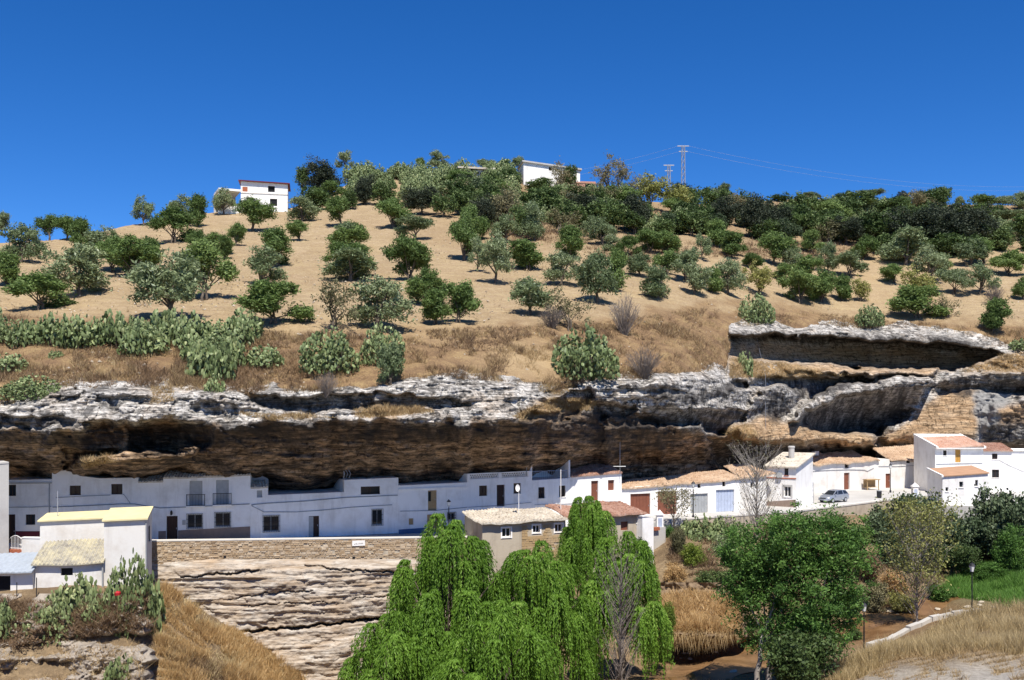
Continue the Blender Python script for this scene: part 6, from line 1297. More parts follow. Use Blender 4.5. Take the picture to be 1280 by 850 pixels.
# ------------------------------------------------------------------ valley: willows, trees, bushes, grass
def willow(name, label, loc, hgt, wid, seed, nb=30, strands=46, trunk_r=.3, sx=1.0, group=None, dm=.46):
    """cascades: umbrella-shaped bunches of hanging strands on arching limbs"""
    rng = np.random.RandomState(seed); root = empty(name, loc); tag(root, label, 'willow tree', group); heads = []
    for k in range(nb):
        a = k * 2.399 + rng.rand() * .6; r = wid * .43 * math.sqrt((k + .35) / nb); dome = 1 - dm * (r / (wid * .43)) ** 2.2
        z = hgt * dome * (.97 if k == 0 else 1 - .16 * rng.rand()) * (1.0 if k % 3 or k == 0 else .8); heads.append((r * math.cos(a) * sx, r * math.sin(a), max(z, hgt * .3)))
    heads = np.array(heads); C = []; A = []; tone = []; R0 = wid * .62 / math.sqrt(nb) + .25
    for hd in heads:
        out0 = np.array([hd[0], hd[1], 0]); out0 = out0 / max(np.linalg.norm(out0), .5); tb = rng.rand(); Rb = R0 * rng.uniform(.6, 1.2); Lb = hgt * rng.uniform(.26, .5)
        for s in range(strands):
            a = rng.rand() * 6.283; rr = Rb * math.sqrt(rng.rand()); off = np.array([math.cos(a), math.sin(a), 0]) * rr + out0 * Rb * .35; ln = min(Lb * rng.uniform(.55, 1.25) * (.7 + .3 * rr / Rb), hd[2] - .2)
            if ln < .4: continue
            m = int((ln + rr) / .085); t = np.sort(rng.rand(m)); x = hd[None] + off[None] * (1 - (1 - t) ** 3.2)[:, None]
            x[:, 2] += .55 * Rb * np.exp(-((t - .12) / .12) ** 2) * .5 - ln * np.clip(t - .1, 0, 1) ** 1.25; x += rng.normal(size=(m, 3)) * .032
            C.append(x); d = np.tile(np.array([[0, 0, -1.0]]), (m, 1)) + off[None] / max(rr, .3) * (.9 * (1 - t))[:, None] + rng.normal(size=(m, 3)) * .38; A.append(unit(d)); tone.append(np.clip(.25 * tb + .4 * rng.rand() + .3 * rng.rand(m) + .15 * (1 - t), 0, 1))
    C = np.concatenate(C); A = np.concatenate(A); tone = np.concatenate(tone); n = len(C); V, Q = leaf_quads(C, A, perp(rng, A), .25 * (.7 + .6 * rng.rand(n)), .066)
    tr = branches(seed, [(0, 0, -.6)], [tuple(h) for h in heads], trunk_r, (0, 0, hgt * .4), 8)
    link('trunk', tr.mesh('willow_trunk', smooth=True), M['bark'], root); link('crown', mesh_np('willow_crown', V, Q, False, {'rnd': np.repeat(tone, 4)}), M['willow'], root)
def wat(x, d): return on_ground(x, d) - Vector((0, 0, .2))
def hz_at(p, y): return PZ(y, p.y) - p.z                        # height needed for the top to reach a row
for (nm_l, x, d, ytop, wpx, nb, st, sd) in [('tall weeping willow in front of the parapet wall and stone house', 562, 70, 648, 182, 46, 52, 1), ('broad weeping willow below the stone house', 668, 71, 676, 176, 40, 52, 2), ('weeping willow with a dead grey sapling in front', 778, 73, 664, 120, 26, 52, 3), ('low spreading willow at the foot of the lower cliff', 492, 66, 766, 130, 22, 52, 4), ('low willow hanging over the river bed', 625, 62, 760, 160, 26, 52, 6)]:
    p = wat(x, d); willow('weeping_willow', nm_l, p, hz_at(p, ytop), wpx * p.y / F, sd, nb, st)
p = P(732, 700, 84); willow('weeping_willow', 'slim upright willow standing between the two stone house roofs', Vector((p.x, p.y, -19)), PZ(619, 84) + 19, 58 * 84 / F, 5, 16, 56, .2, dm=.14)
# dead grey sapling
def sapling(name, label, x, d, ytop, wpx, seed, ybase=None, nbr=60, rr=.05, mat='bark_dry', leaves=None, spread=.5, cat='tree'):
    p = wat(x, d) if ybase is None else P(x, ybase, d); h = hz_at(p, ytop); w = wpx * p.y / F / 2; rng = random.Random(seed); mb = MB(); root = empty(name, p); tag(root, label, cat); tips = []
    mb.tube([(rng.uniform(-.1, .1) * k / 6, rng.uniform(-.1, .1) * k / 6, h * k / 6 - (.2 if k == 0 else 0)) for k in range(7)], [rr * 2 * (1 - .8 * k / 6) for k in range(7)], 6)
    for k in range(nbr):
        z = h * rng.uniform(.12, .85); a = rng.uniform(0, 6.28); r = w * rng.uniform(.35, 1) * (1 - .5 * abs(z / h - .45)); q0 = Vector((0, 0, z)); q2 = Vector((r * math.cos(a), r * math.sin(a), min(h, z + r * rng.uniform(.6, 1.8) + h * .08))); q1 = q0.lerp(q2, .5) - Vector((0, 0, r * .12)); mb.tube([q0, q1, q2], [rr * .6, rr * .35, rr * .1], 4, False); tips.append(q2)
        for j in range(4):
            s = rng.uniform(.3, 1); q = q1.lerp(q2, s); e = q + Vector((rng.uniform(-1, 1), rng.uniform(-1, 1), rng.uniform(.2, 1.2))) * w * .22; mb.tube([q, e], [rr * .22, rr * .06], 3, False); tips.append(e)
    link('trunk', mb.mesh(name + '_twigs'), M[mat], root)
    if leaves:
        nleaf, L, Wd, lm = leaves; r_ = np.random.RandomState(seed); T = np.array([tuple(t) for t in tips]); C = T[r_.randint(len(T), size=nleaf)] + r_.normal(size=(nleaf, 3)) * spread; A = rand_dirs(r_, nleaf); V, Q = leaf_quads(C, A, perp(r_, A), L * (.6 + .7 * r_.rand(nleaf)), Wd); link('crown', mesh_np(name + '_leaves', V, Q, False, {'rnd': np.repeat(r_.rand(nleaf), 4)}), M[lm], root)
    return root
sapling('dead_sapling', 'dead grey leafless sapling in front of the right willow', 776, 66, 690, 74, 31, nbr=110, rr=.05)
sapling('bare_tree', 'leafless grey upright tree rising in front of the garages', 946, 100, 556, 84, 32, ybase=690, nbr=120, rr=.05, mat='bark_pale', leaves=(500, .2, .1, 'drying'), spread=.3)
sapling('poplar_sapling', 'thin young poplar with sparse yellowing leaves over the river', 1146, 82, 632, 104, 33, ybase=796, nbr=100, rr=.05, mat='bark_pale', leaves=(4600, .24, .13, 'yellowing'), spread=.4)
sapling('street_tree', 'small thin-leaved tree growing beside the white pillar', 842, 100.5, 618, 52, 34, ybase=664, nbr=36, rr=.04, mat='bark', leaves=(1500, .24, .10, 'drying'), spread=.35)
sapling('cliff_sapling', 'thin sapling with a tuft of leaves growing on the terrace under the overhang', 658, 99, 522, 22, 35, ybase=592, nbr=14, rr=.022, mat='bark_pale', leaves=(160, .3, .13, 'olive'), spread=.25)
# big bright tree by the river
p = wat(975, 64); h = hz_at(p, 640); rng = random.Random(77); root = empty('river_tree', p); tag(root, 'large bright green leafy tree beside the river', 'tree'); lobes = []
s = p.y / F
for (cx, cy, rx, ry) in [(945, 690, 42, 34), (990, 668, 48, 30), (1035, 680, 40, 36), (960, 735, 44, 40), (1020, 735, 50, 44), (1050, 720, 26, 40), (930, 735, 24, 36), (985, 700, 50, 40), (1030, 775, 36, 32), (960, 785, 36, 34), (1005, 790, 40, 30), (930, 700, 18, 24), (1060, 690, 20, 24)]:
    lobes.append(((cx - 975) * s, rng.uniform(-1.6, 1.6), (HY - cy) / F * p.y - p.z, rx * s, min(rx, 44) * s * .9, ry * s))
V, Q, tn, cc = foliage(77, lobes, 1000, 62, .42, .22, .085, shell=.6, droop=.35, inner=.2)
link('crown', mesh_np('river_tree_crown', V, Q, False, {'rnd': tn}), M['locust'], root)
tr = branches(77, [(-.7, .2, -.5), (-1.6, 0, -.5), (1.2, .3, -.5)], [(l[0], l[1], l[2]) for l in lobes], .19, (0, 0, h * .3), 8); link('trunk', tr.mesh('river_tree_trunk', smooth=True), M['bark_pale'], root)
q = wat(995, 59.5); plant('fine1', q, 7.0, hz_at(q, 772), 'river_bush', 'grey-green rounded bush in front of the bright river tree', 'bush', cm='shrub')
# shrubs on the street bank to the right
def bush(key, x, y, d, w, ytop, name, label, cat='shrub', group=None, cm=None):
    p = P(x, y, d); key = key.replace('shrub', 'fine'); return plant(key, p - Vector((0, 0, .3)), w * d / F, PZ(ytop, d) - p.z + .3, name, label, cat, group, cm=cm)
for (k, x, y, d, w, yt) in [('fig0', 1108, 690, 110, 74, 618), ('fig1', 1150, 690, 108, 84, 612), ('fig0', 1205, 700, 106, 84, 630), ('fig1', 1170, 715, 103, 74, 650), ('fig0', 1250, 705, 107, 90, 588), ('fig1', 1285, 700, 104, 70, 622), ('fig0', 1225, 690, 110, 66, 640), ('shrub1', 1190, 720, 100, 70, 668), ('fig1', 1120, 715, 102, 60, 655)]:
    bush(k, x, y, d, w * 1.1, yt, 'fig_bush', 'dark large-leaved bush on the bank under the white shed', 'bush', 'dark bushes below the shed')
for (k, x, y, d, w, yt, lab, cm) in [('shrub0', 1262, 716, 98, 62, 655, 'fresh green bush at the edge of the grass patch', 'locust'), ('shrub2', 868, 722, 92, 52, 672, 'lime green creeper mound on the bank beside the willow', 'ivy'), ('shrub1', 848, 700, 94, 34, 650, 'rusty dry shrub on the bank below the street tree', 'drying'), ('shrub0', 905, 712, 94, 56, 668, 'grey-green shrub between the creeper mound and river tree', 'olive'), ('shrub2', 1066, 690, 108, 60, 650, 'low olive-green scrub against the kerb wall', 'olive_green'), ('shrub1', 1085, 735, 96, 50, 685, 'brown shaded bush on the river bank behind the poplar', 'brown_grass'), ('fig1', 1095, 770, 90, 52, 725, 'grey-green bush at the foot of the poplar', 'drying'), ('shrub0', 838, 676, 99.5, 26, 656, 'small deep green bush under the street tree', 'locust'), ('shrub1', 888, 745, 89, 62, 705, 'dark green bush at the top of the undercut bank', 'shrub'), ('shrub2', 845, 735, 90, 40, 700, 'orange-brown dry bush behind the right willow', 'orange_grass'), ('shrub0', 930, 735, 93, 50, 690, 'shaded green bush behind the left side of the river tree', 'fig'), ('shrub2', 1040, 665, 110, 50, 640, 'low brownish shrub under the kerb opposite the car', 'drying'), ('shrub1', 1100, 665, 112, 44, 636, 'tan dry shrub against the kerb wall below the lamp', 'brown_grass'), ('shrub0', 1120, 745, 93, 50, 712, 'rust-coloured bush on the river bank', 'orange_grass'), ('shrub0', 800, 705, 90, 50, 672, 'mixed green bush at the foot of the dazzling white annex', 'shrub'), ('shrub1', 835, 800, 76, 40, 745, 'yellow-green creeper climbing beside the right willow', 'ivy')]: bush(k, x, y, d, w, yt, 'bank_bush', lab, 'bush', cm=cm)
for (k, x, y, w, yt, lab, cm) in [('shrub1', 1062, 772, 60, 735, 'green bush behind the lamp at the river bend', 'shrub'), ('fig0', 1175, 752, 46, 722, 'low leafy bush at the edge of the river bed', 'locust'), ('shrub2', 1130, 768, 50, 735, 'straggly yellow-green bush under the poplar', 'yellowing'), ('shrub0', 1238, 726, 70, 700, 'leafy green bush bordering the fresh grass', 'locust'), ('shrub1', 1190, 712, 60, 680, 'deep shaded bush under the dark fig-like ones', 'fig'), ('shrub2', 945, 800, 50, 765, 'brownish bush at the river bend behind the tree trunk', 'drying'), ('shrub0', 1070, 800, 30, 782, 'small tuft of greenery beside the river lamp', 'shrub')]:
    q = gpt(x, y, 60, 118); plant(k.replace('shrub', 'fine'), q - Vector((0, 0, .2)), w * q.y / F, max(PZ(yt, q.y) - q.z, 1.0), 'riverside_bush', lab, 'bush', cm=cm)
rng = random.Random(12)
for (x, y, d, w, h) in [(880, 690, 98, 52, 46), (905, 684, 99, 48, 40), (866, 674, 100, 34, 28), (925, 690, 99, 36, 36), (1015, 668, 109, 34, 24), (1130, 668, 112, 30, 24)]:
    p = P(x, y, d); plant('cactus%d' % rng.randrange(4), p - Vector((0, 0, .2)), w * d / F, h * d / F, 'prickly_pear', 'prickly pear on the bank just below the street kerb', 'cactus', 'prickly pears under the kerb')
# cactus and scrub on the left rock
for (x, y, d, w, yt, lab) in [(78, 800, 70.5, 66, 738, 'bushy dark green prickly pear under the corrugated lean-to'), (100, 768, 71.6, 52, 715, 'tall prickly pear reaching up to the lean-to window'), (120, 780, 70.2, 36, 742, 'prickly pear with reddish fruit stems on the rock'), (165, 790, 72, 66, 694, 'tall prickly pear against the wall of the yellow-roofed house'), (185, 800, 72.6, 40, 720, 'ragged prickly pear at the corner of the rock'), (2, 795, 69.5, 40, 750, 'pale prickly pear below the tin-roofed shed'), (150, 858, 66.5, 40, 818, 'low bright green clump at the foot of the rock'), (50, 800, 70, 40, 755, 'prickly pear clinging to the left of the rock face')]:
    p = P(x, y, d); hh = PZ(yt, d) - p.z; plant('cactus%d' % rng.randrange(4), p - Vector((0, 0, .15)), w * d / F, hh, 'prickly_pear', lab, 'cactus')
for (x, y, d, w, yt, lab) in [(22, 830, 69, 60, 770, 'dry brown brush hanging over the left rock'), (135, 778, 72.3, 50, 735, 'rusty dry brush between the two prickly pears'), (60, 830, 69, 70, 785, 'withered grey brush under the dark green prickly pear')]:
    p = P(x, y, d); plant('drying1', p, w * d / F, PZ(yt, d) - p.z, 'dry_brush', lab, 'shrub', cm='brown_grass')
mb = MB(); c_ = P(147, 742, 71); mb.lathe(c_ - Vector((0, 0, .18)), [(.05, 0), (.2, .05), (.22, .25), (.16, .36), (.05, .38)], 10); tag(mb.build('red_bucket', M['red_fruit']), 'small red plastic bucket among the prickly pears', 'bucket')

# rock outcrop under the left sheds (relief seen face on, with real depth)
ox = np.arange(-70, 203, 1.0); oy = np.arange(742, 905, 1.0); OX, OY = np.meshgrid(ox, oy)
OD = np.interp(OY, [742, 752, 775, 800, 806, 825, 905], [72.8, 71.8, 70.2, 69.4, 68.2, 66.8, 63.8]) + np.clip((OX - 180 + fbm(OY / 13, OX * 0, s=97, o=3) * 9) / 18, 0, 1.3) ** 2 * 6
oX = (OX - 640) / F * OD; oZ = (HY - OY) / F * OD
orel = fbm(oX * .45, oZ * .8, s=91, o=5, g=.55) * .8 + np.abs(fbm(oX * 1.2, oZ * 2.2, s=92, o=4, g=.6)) * .5
def oblob(px, py, rx, ry, dep): return dep * np.exp(-((OX - px) / rx) ** 2 - ((OY - py) / ry) ** 4)
OD = OD - orel + oblob(165, 801, 20, 8, 2.2) + oblob(120, 800, 30, 6, 1.2) + oblob(55, 812, 40, 8, 1.6) + oblob(70, 835, 40, 12, 1.2) + oblob(20, 815, 25, 8, 1.0)
OV = np.stack([(OX - 640) / F * OD, OD, (HY - OY) / F * OD], -1)
tag(link('rock_outcrop', mesh_np('rock_outcrop', OV.reshape(-1, 3), grid_faces(len(oy), len(ox)), True), mat_wall('weathered_grey_rock', (0.36, 0.31, 0.25), (0.13, 0.105, 0.08), 0.9, .8)), kind='structure')
pp_ = None
# undercut dry bank over the river
bx_ = np.arange(812, 935, 1.0); by_ = np.arange(728, 846, 1.0); BX, BY = np.meshgrid(bx_, by_); yl = 793 + fbm(BX / 15, BX * 0, s=95, o=2) * 4
BD = np.where(BY < yl, np.interp(BY, [728, 745, 793], [88.5, 85, 79.5]), 79.5 + (BY - yl) * .6); BD = np.minimum(BD, 86.5) + np.clip((np.abs(BX - 873) - 48) / 12, 0, 1) ** 2 * 3 - fbm(BX / 9, BY / 7, s=96, o=4) * .35
BV = np.stack([(BX - 640) / F * BD, BD, (HY - BY) / F * BD], -1)
tag(link('undercut_bank', mesh_np('undercut_bank', BV.reshape(-1, 3), grid_faces(len(by_), len(bx_)), True), mat_plain('undercut_earth', (0.2, 0.14, 0.085), .95, var=.3, scale=2)), kind='structure')
def surf_pts(A_, x0, y0, n, poly, seed):
    r = np.random.RandomState(seed); xs = [q[0] for q in poly]; ys = [q[1] for q in poly]; x = r.uniform(min(xs), max(xs), n * 3); y = r.uniform(min(ys), max(ys), n * 3); k = inpoly(poly, x, y); x, y = x[k][:n], y[k][:n]
    d = A_[np.clip((y - y0).astype(int), 0, A_.shape[0] - 1), np.clip((x - x0).astype(int), 0, A_.shape[1] - 1)] - .02; return np.stack([(x - 640) / F * d, d, (HY - y) / F * d], -1)
r_ = np.random.RandomState(15)
po = surf_pts(OD, -70, 742, 3400, [(-60, 752), (60, 752), (140, 745), (195, 742), (190, 790), (120, 800), (40, 806), (-60, 806)], 18); stuff('outcrop_scrub', *blades(po, r_, .42, .05, .8, 6), 'brown_grass', 'dark withered scrub covering the top of the rock outcrop', 'scrub')
po = surf_pts(OD, -70, 742, 900, [(-60, 806), (60, 812), (180, 806), (180, 856), (-60, 856)], 19); stuff('outcrop_weeds', *blades(po, r_, .34, .04, .9, 5), 'dry_grass', 'thin dry weeds in the cracks of the rock outcrop', 'weeds')
pp = surf_pts(BD, 812, 728, 2600, [(822, 745), (870, 740), (925, 748), (926, 792), (822, 790)], 16)
stuff('mound_grass', *blades(pp, r_, .55, .05, .6), 'orange_grass', 'orange-brown dry grass on the undercut bank mound', 'dry grass')
pp = surf_pts(BD, 812, 728, 700, [(822, 780), (925, 782), (925, 794), (822, 793)], 17); V, Q, t_ = blades(pp, r_, .8, .05, .25); V.reshape(-1, 3, 3)[:, 2, 2] -= 2.0 * (V.reshape(-1, 3, 3)[:, 2, 2] - V.reshape(-1, 3, 3)[:, 0, 2]); V.reshape(-1, 3, 3)[:, :, 1] -= .15
stuff('hanging_grass', V, Q, t_, 'dry_grass', 'dead grass hanging like a curtain from the undercut bank', 'dry grass')
# grass of the valley floor: rays through pixels meet the ground
def ground_pts(n, poly, seed, dens=None, lo=45, hi=118):
    r = np.random.RandomState(seed); xs = [q[0] for q in poly]; ys = [q[1] for q in poly]; x = r.uniform(min(xs), max(xs), n * 4); y = r.uniform(min(ys), max(ys), n * 4); k = inpoly(poly, x, y)
    if dens is not None: k &= fbm(x / 30, y / 14, s=seed, o=3) > dens
    x, y = x[k][:n], y[k][:n]; ds = np.linspace(lo, hi, 90); X = (x[:, None] - 640) / F * ds[None]; gzs = ground0(X, np.broadcast_to(ds[None], X.shape)); rz = (HY - y)[:, None] / F * ds[None]
    h = (gzs >= rz); i = np.where(h.any(1), h.argmax(1), len(ds) - 1); d = ds[i]; Xp = (x - 640) / F * d; return np.stack([Xp, d, ground(Xp, d) - .03], -1)
fore = [(1040, 838), (1085, 820), (1150, 800), (1215, 774), (1285, 764), (1285, 822), (1230, 818), (1140, 822), (1080, 845), (1060, 858), (1010, 858), (1020, 848)]
stuff('field_dry_grass', *blades(ground_pts(7000, fore, 320, -.45), r_, .75, .035, .35, 8), 'pale_grass', 'tall pale dry grass on the near river bank', 'dry grass')
stuff('gravel_grass', *blades(ground_pts(900, [(1080, 845), (1140, 822), (1285, 818), (1285, 856), (1060, 856)], 321, .1), r_, .35, .03, .6, 6), 'dry_grass', 'thin dry tufts on the pale gravel of the near bank', 'dry grass')
stuff('fresh_grass', *blades(ground_pts(7500, [(1180, 738), (1205, 716), (1290, 708), (1290, 760), (1240, 758), (1195, 750)], 322), r_, .6, .06, .5, 6), 'green_grass', 'fresh green grass patch beside the river under the dark bushes', 'grass')
stuff('bank_rough_grass', *blades(ground_pts(6000, [(835, 655), (985, 648), (1060, 655), (1130, 650), (1290, 680), (1290, 712), (1180, 730), (1150, 760), (1060, 770), (985, 790), (930, 745), (835, 740)], 323, -.1), r_, .5, .05, .6, 6), 'brown_grass', 'brown rough grass on the bank between street and river', 'dry grass')
spur = [(203, 735), (222, 728), (240, 742), (262, 742), (284, 764), (306, 792), (344, 818), (400, 858), (200, 858), (196, 780)]
stuff('spur_grass', *blades(ground_pts(6500, spur, 324, -.35), r_, .62, .04, .4, 8), 'orange_grass', 'golden orange dry grass on the spur beside the lower cliff', 'dry grass')
stuff('spur_pale_grass', *blades(ground_pts(2600, spur, 326, -.1), r_, .5, .04, .6, 6), 'pale_grass', 'pale bleached stalks among the golden spur grass', 'dry grass')
stuff('spur_scrub', *blades(ground_pts(1500, [(205, 790), (260, 830), (340, 856), (200, 856)], 325), r_, .4, .045, .7, 6), 'brown_grass', 'greyish withered weeds at the foot of the golden spur', 'weeds')
# white kerb stones along the river path
root = empty('path_kerb', P(1150, 790, 74.5)); tag(root, 'broken line of white kerb stones along the river path', 'kerb')
rng = random.Random(6); kp = [P(1086, 815, 71.5), P(1120, 799, 74.5), P(1150, 789, 76), P(1190, 781, 77), P(1225, 777, 77.5)]
for i in range(4):
    n = max(2, int((kp[i + 1] - kp[i]).length / 1.0))
    for k in range(n):
        a = kp[i].lerp(kp[i + 1], k / n); b = kp[i].lerp(kp[i + 1], (k + .93) / n); za = float(ground(np.array([a.x]), np.array([a.y]))[0]); zb = float(ground(np.array([b.x]), np.array([b.y]))[0]); dv = (b - a); dv.z = 0; dv.normalize(); nn = Vector((-dv.y, dv.x, 0)) * .22
        top = rng.uniform(.28, .46); a.z = za - .3; b.z = zb - .3; up = Vector((0, 0, top + .3))
        MB().hexa([a - nn, b - nn, b + nn, a + nn, a - nn + up, b - nn + up, b + nn + up, a + nn + up]).build('kerb_stone', M['concrete'], root)
# pale stones in the river bed
rng = random.Random(21); rocks = []
for i in range(4):
    mb = MB(); prof = [(.05, -.2), (.5, -.1), (.62, .1), (.4, .34), (.08, .4)]; mb.lathe((0, 0, 0), prof, 8); r2 = random.Random(i); mb.v = [(x * r2.uniform(.8, 1.25), y * r2.uniform(.75, 1.2), z * r2.uniform(.8, 1.2)) for x, y, z in mb.v]; rocks.append(mb.mesh('river_stone', smooth=False))
for k in range(46):
    x, y = rng.choice([(rng.uniform(850, 935), rng.uniform(815, 848)), (rng.uniform(1150, 1260), rng.uniform(742, 764)), (rng.uniform(1095, 1140), rng.uniform(745, 775))]); p = gpt(x, y, 60, 110); s_ = rng.uniform(.18, .5); o = link('river_stone', rocks[k % 4], M['render_old'], None, p); o.rotation_euler = (rng.uniform(-.3, .3), rng.uniform(-.3, .3), rng.uniform(0, 6.3)); o.scale = (s_ * rng.uniform(.8, 1.6), s_, s_ * .7); tag(o, 'pale loose stone lying in the muddy river bed', 'stone', 'stones in the river bed')

# ------------------------------------------------------------------ street furniture, car, aerials
def mat_lampglass():
    m, t, b = new_mat('frosted_lamp_glass', .3, .5); b.inputs['Base Color'].default_value = (.75, .75, .7, 1); return m
M['lampglass'] = mat_lampglass()
def street_lamp(px, d, ytop, ybase, label, zb=None):
    p = P(px, ybase, d); 
    if zb is not None: p.z = zb
    h = PZ(ytop, d) - p.z; root = empty('street_lamp', p); tag(root, label, 'street lamp', 'lantern street lamps'); k = h / 4.0
    MB().lathe(p - Vector((0, 0, .1)), [(.14, 0), (.14, .35), (.07, .5), (.055, 1.2), (.045, h - .75 * k)], 8).build('post', M['iron'], root)
    z0 = h - .78 * k; mb = MB(); mb.lathe(p + Vector((0, 0, z0)), [(.05, 0), (.12, .03), (.13, .06)], 8); mb.build('collar', M['iron'], root)
    MB().lathe(p + Vector((0, 0, z0 + .06)), [(.12, 0), (.21 * k, .42 * k)], 6).build('lantern_glass', M['lampglass'], root)
    MB().lathe(p + Vector((0, 0, z0 + .06 + .42 * k)), [(.24 * k, 0), (.16 * k, .14 * k), (.04, .2 * k), (.03, .3 * k)], 6).build('lantern_cap', M['iron'], root)
street_lamp(561, 93, 624, 690, 'lantern street lamp in front of the blue plinth house', sz(561)); street_lamp(866.5, 103.2, 601, 650, 'lantern street lamp in front of the grey garage doors', sz(866)); street_lamp(1113, 134, 579, 618, 'lantern street lamp beside the dark red door', sz(1113))
q = gpt(1215, 771, 60, 90); street_lamp(1215, q.y, 702, 771, 'lantern street lamp by the river path near the green grass', q.z); q = gpt(1080, 818, 60, 90); street_lamp(1080, q.y, 752, 818, 'river path lamp half hidden by the bright green tree', q.z)
# litter bin on the street
p = Vector((PX(1099, 126), 126, sz(1099))); root = empty('litter_bin', p); tag(root, 'dark litter bin at the kerb of the street', 'bin'); MB().lathe(p, [(.24, 0), (.3, .1), (.32, .85), (.3, .9)], 10).build('body', M['iron'], root); MB().lathe(p + Vector((0, 0, .9)), [(.34, 0), (.34, .06), (.2, .12)], 10).build('rim', M['grey_metal'], root)
# aerials, dish, wires
def pole(name, label, cat, px, d, ytop, zbase, r=.03, mat='steel', arms=()):
    p = Vector((PX(px, d), d, zbase)); root = empty(name, p); tag(root, label, cat); zt_ = PZ(ytop, d); MB().tube([p, (p.x, p.y, zt_)], r, 5).build('pole', M[mat], root); return root, p, zt_
root, p, zt_ = pole('television_aerial', 'tall thin aerial mast at the end of the tiled cave house', 'aerial', 775, 104.6, 498, -7.4, .025); mb = MB(); zc = PZ(583, 104.6); mb.tube([(p.x - .75, p.y, zc), (p.x + .6, p.y, zc)], .03, 4)
for k in range(8): mb.tube([(p.x - .7 + .17 * k, p.y - .25, zc), (p.x - .7 + .17 * k, p.y + .25, zc)], .015, 4)
mb.build('aerial', M['steel'], root)
root, p, zt_ = pole('television_aerial', 'small curled aerial on the stepped wall corner', 'aerial', 430, 92.6, 588, PZ(601, 92.6) - .5, .03); mb = MB()
for k in range(3): mb.tube([(p.x - .1 + .27 * k, p.y, zt_ - .75), (p.x + .08 + .27 * k, p.y, zt_ - .3), (p.x - .12 + .27 * k, p.y, zt_ + .05)], .025, 4)
mb.build('aerial', M['steel'], root)
root, p, zt_ = pole('satellite_dish', 'white satellite dish on a pole above the stone house roof', 'dish', 648.5, 91.2, 612, -10.5, .03, 'white'); mb = MB(); ring = [(math.cos(a * .5236), math.sin(a * .5236)) for a in range(12)]
c0 = Vector((p.x - .1, p.y - .15, zt_ + .15)); mb.add([c0 + Vector((x * .2, .1 + .1 * y, y * .33)) for x, y in ring] + [c0 + Vector((0, .3, 0))] + [c0 + Vector((x * .2, .13 + .1 * y, y * .33)) for x, y in ring] + [c0 + Vector((0, .33, 0))], [(k, (k + 1) % 12, 12) for k in range(12)] + [(13 + (k + 1) % 12, 13 + k, 25) for k in range(12)]); mb.build('dish', M['white'], root)
pole('roof_pole', 'plain white pole rising from the stone house roof', 'pole', 701, 93.0, 587, -10.3, .04, 'white')
mb = MB(); mb.tube([P(944, 415, 150), P(957, 470, 131), P(957, 520, 122), P(957.5, 568, 119.5)], .02, 4); tag(mb.build('hanging_cable', M['cable']), 'thin cable hanging down the rock above the chimney house', 'cable')
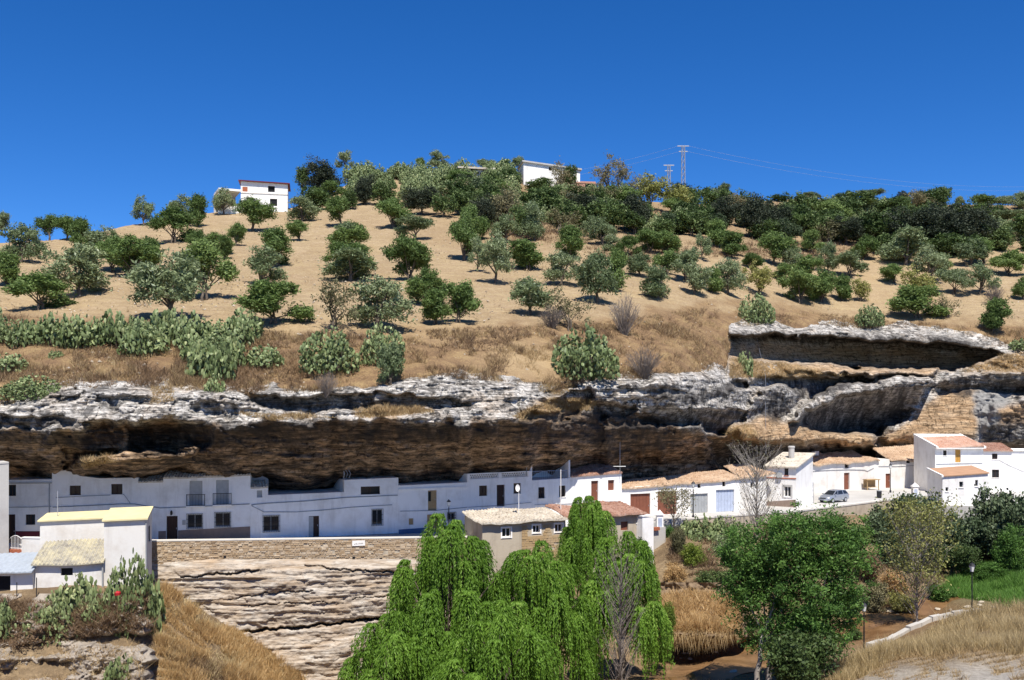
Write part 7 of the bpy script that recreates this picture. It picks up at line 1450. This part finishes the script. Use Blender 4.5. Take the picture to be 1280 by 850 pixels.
# car --------------------------------------------------------------
def build_car():
    A = P(1024, 633, 119.3); B = P(1059, 627, 122.6); A.z = B.z = sz(1040) + .02; fw = (A - B); fw.z = 0; fw.normalize(); org = (A + B) / 2; rt = Vector((fw.y, -fw.x, 0))   # fw = nose, rt = right side
    root = empty('parked_car', org); tag(root, 'silver hatchback car parked on the street facing the chimney house', 'car'); L, Wd = 4.1, 1.7
    T = lambda l, w, z: org + fw * l + rt * w + Vector((0, 0, z))
    st = [(-2.05, .42, .78, .74), (-2.0, .3, .95, .80), (-1.6, .26, .99, .84), (-.9, .24, .98, .85), (.0, .24, .95, .85), (.75, .24, .92, .85), (1.3, .25, .86, .83), (1.75, .28, .74, .78), (2.0, .34, .62, .66), (2.06, .40, .55, .58)]
    mb = MB(); rings = []
    for l, z0, z1, hw in st:
        zm = (z0 + z1) / 2; prof = [(-hw * .86, z0), (-hw * .98, z0 + .1), (-hw, zm), (-hw * .97, z1 - .06), (-hw * .86, z1), (hw * .86, z1), (hw * .97, z1 - .06), (hw, zm), (hw * .98, z0 + .1), (hw * .86, z0)]; rings.append([T(l, w, z) for w, z in prof])
    for a, b in zip(rings[:-1], rings[1:]):
        for k in range(10): k2 = (k + 1) % 10; mb.quad(a[k], a[k2], b[k2], b[k])
    mb.add(rings[0], [tuple(range(10))[::-1]]); mb.add(rings[-1], [tuple(range(10))])
    m, t, b = new_mat('silver_car_paint', .28, .5); b.inputs['Base Color'].default_value = (.42, .46, .52, 1); b.inputs['Metallic'].default_value = .55
    mb.build('body', m, root, smooth=False)
    cb = MB(); lo = [(-1.95, .76), (.85, .76)]; gl = lambda w: None
    base = [(-1.98, .95, .74), (-.9, .96, .78), (.25, .93, .78), (1.0, .90, .74)]; roof = [(-1.62, 1.40, .56), (-.9, 1.45, .60), (.0, 1.44, .60), (.22, 1.40, .58)]
    for sgn in (-1, 1):
        for i in range(3):
            q_ = [T(base[i][0], sgn * base[i][2], base[i][1]), T(base[i + 1][0], sgn * base[i + 1][2], base[i + 1][1]), T(roof[i + 1][0], sgn * roof[i + 1][2], roof[i + 1][1]), T(roof[i][0], sgn * roof[i][2], roof[i][1])]; cb.quad(*(q_ if sgn < 0 else q_[::-1]))
    for i in range(3): cb.quad(T(roof[i][0], -roof[i][2], roof[i][1]), T(roof[i + 1][0], -roof[i + 1][2], roof[i + 1][1]), T(roof[i + 1][0], roof[i + 1][2], roof[i + 1][1]), T(roof[i][0], roof[i][2], roof[i][1]))
    cb.quad(T(1.0, -.74, .90), T(1.0, .74, .90), T(.22, .58, 1.40), T(.22, -.58, 1.40)); cb.quad(T(-1.98, .74, .95), T(-1.98, -.74, .95), T(-1.62, -.56, 1.40), T(-1.62, .56, 1.40)); cab = cb.build('cabin', m, root)
    def pane(name, q4, off):
        c = (q4[0] + q4[1] + q4[2] + q4[3]) / 4; q4 = [c + (p - c) * .86 + off for p in q4]; MB().quad(*q4).build(name, M['glass'], cab)
    pane('windscreen', [T(1.0, -.74, .90), T(1.0, .74, .90), T(.22, .58, 1.40), T(.22, -.58, 1.40)], fw * .012 + Vector((0, 0, .012))); pane('rear_window', [T(-1.98, .74, .95), T(-1.98, -.74, .95), T(-1.62, -.56, 1.40), T(-1.62, .56, 1.40)], -fw * .015 + Vector((0, 0, .01)))
    for sgn in (-1, 1):
        for (a, b_) in ((0, 1), (1, 2), (2, 3)):
            q4 = [T(base[a][0], sgn * base[a][2], base[a][1]), T(base[b_][0], sgn * base[b_][2], base[b_][1]), T(roof[b_][0], sgn * roof[b_][2], roof[b_][1]), T(roof[a][0], sgn * roof[a][2], roof[a][1])]; pane('side_window', q4 if sgn < 0 else q4[::-1], rt * sgn * .014)
        for l in (-1.25, 1.25):
            w = MB(); c = T(l, sgn * .76, .30)
            for k in range(16):
                pass
            n = 16; rim = []
            for (rr, ww) in ((.30, -.09), (.31, 0), (.30, .09), (.2, .1), (.0, .08)): rim.append([c + fw * (rr * math.cos(2 * math.pi * k / n)) + Vector((0, 0, rr * math.sin(2 * math.pi * k / n))) + rt * sgn * ww for k in range(n)])
            for a, b_ in zip(rim[:3], rim[1:4]):
                for k in range(n): w.quad(a[k], a[(k + 1) % n], b_[(k + 1) % n], b_[k])
            w.add(rim[0], [tuple(range(n))]); wo = w.build('wheel', M['iron'], root); hb = MB(); hb.add([p_ + rt * sgn * .004 for p_ in rim[3]], [tuple(range(n))]); hb.build('rim', M['steel'], wo)
        MB().hexa([T(2.0, sgn * .62, .52), T(1.86, sgn * .77, .52), T(1.7, sgn * .74, .52), T(1.9, sgn * .5, .52), T(2.03, sgn * .6, .66), T(1.88, sgn * .775, .68), T(1.72, sgn * .74, .72), T(1.92, sgn * .5, .68)]).build('headlight', M['lampglass'], root)
        MB().hexa([T(-2.06, sgn * .58, .7), T(-2.0, sgn * .79, .7), T(-1.9, sgn * .79, .7), T(-1.95, sgn * .58, .7), T(-2.05, sgn * .58, .92), T(-1.99, sgn * .79, .92), T(-1.9, sgn * .79, .92), T(-1.94, sgn * .58, .92)]).build('tail_light', M['brick_red'], root)
        MB().hexa([T(.72, sgn * .84, .92), T(.86, sgn * .84, .92), T(.86, sgn * 1.0, .94), T(.72, sgn * 1.0, .94), T(.72, sgn * .84, 1.04), T(.84, sgn * .84, 1.04), T(.84, sgn * 1.0, 1.04), T(.72, sgn * 1.0, 1.04)]).build('wing_mirror', m, root)
    g_ = MB(); g_.hexa([T(2.07, .4, .5), T(2.07, -.4, .5), T(2.0, -.4, .5), T(2.0, .4, .5), T(2.055, .4, .62), T(2.055, -.4, .62), T(2.0, -.4, .62), T(2.0, .4, .62)]); g_.build('grille', M['iron'], root)
    g_ = MB(); g_.hexa([T(2.11, .62, .3), T(2.11, -.62, .3), T(2.0, -.7, .3), T(2.0, .7, .3), T(2.11, .62, .45), T(2.11, -.62, .45), T(2.0, -.7, .45), T(2.0, .7, .45)]); g_.build('bumper', m, root)
build_car()
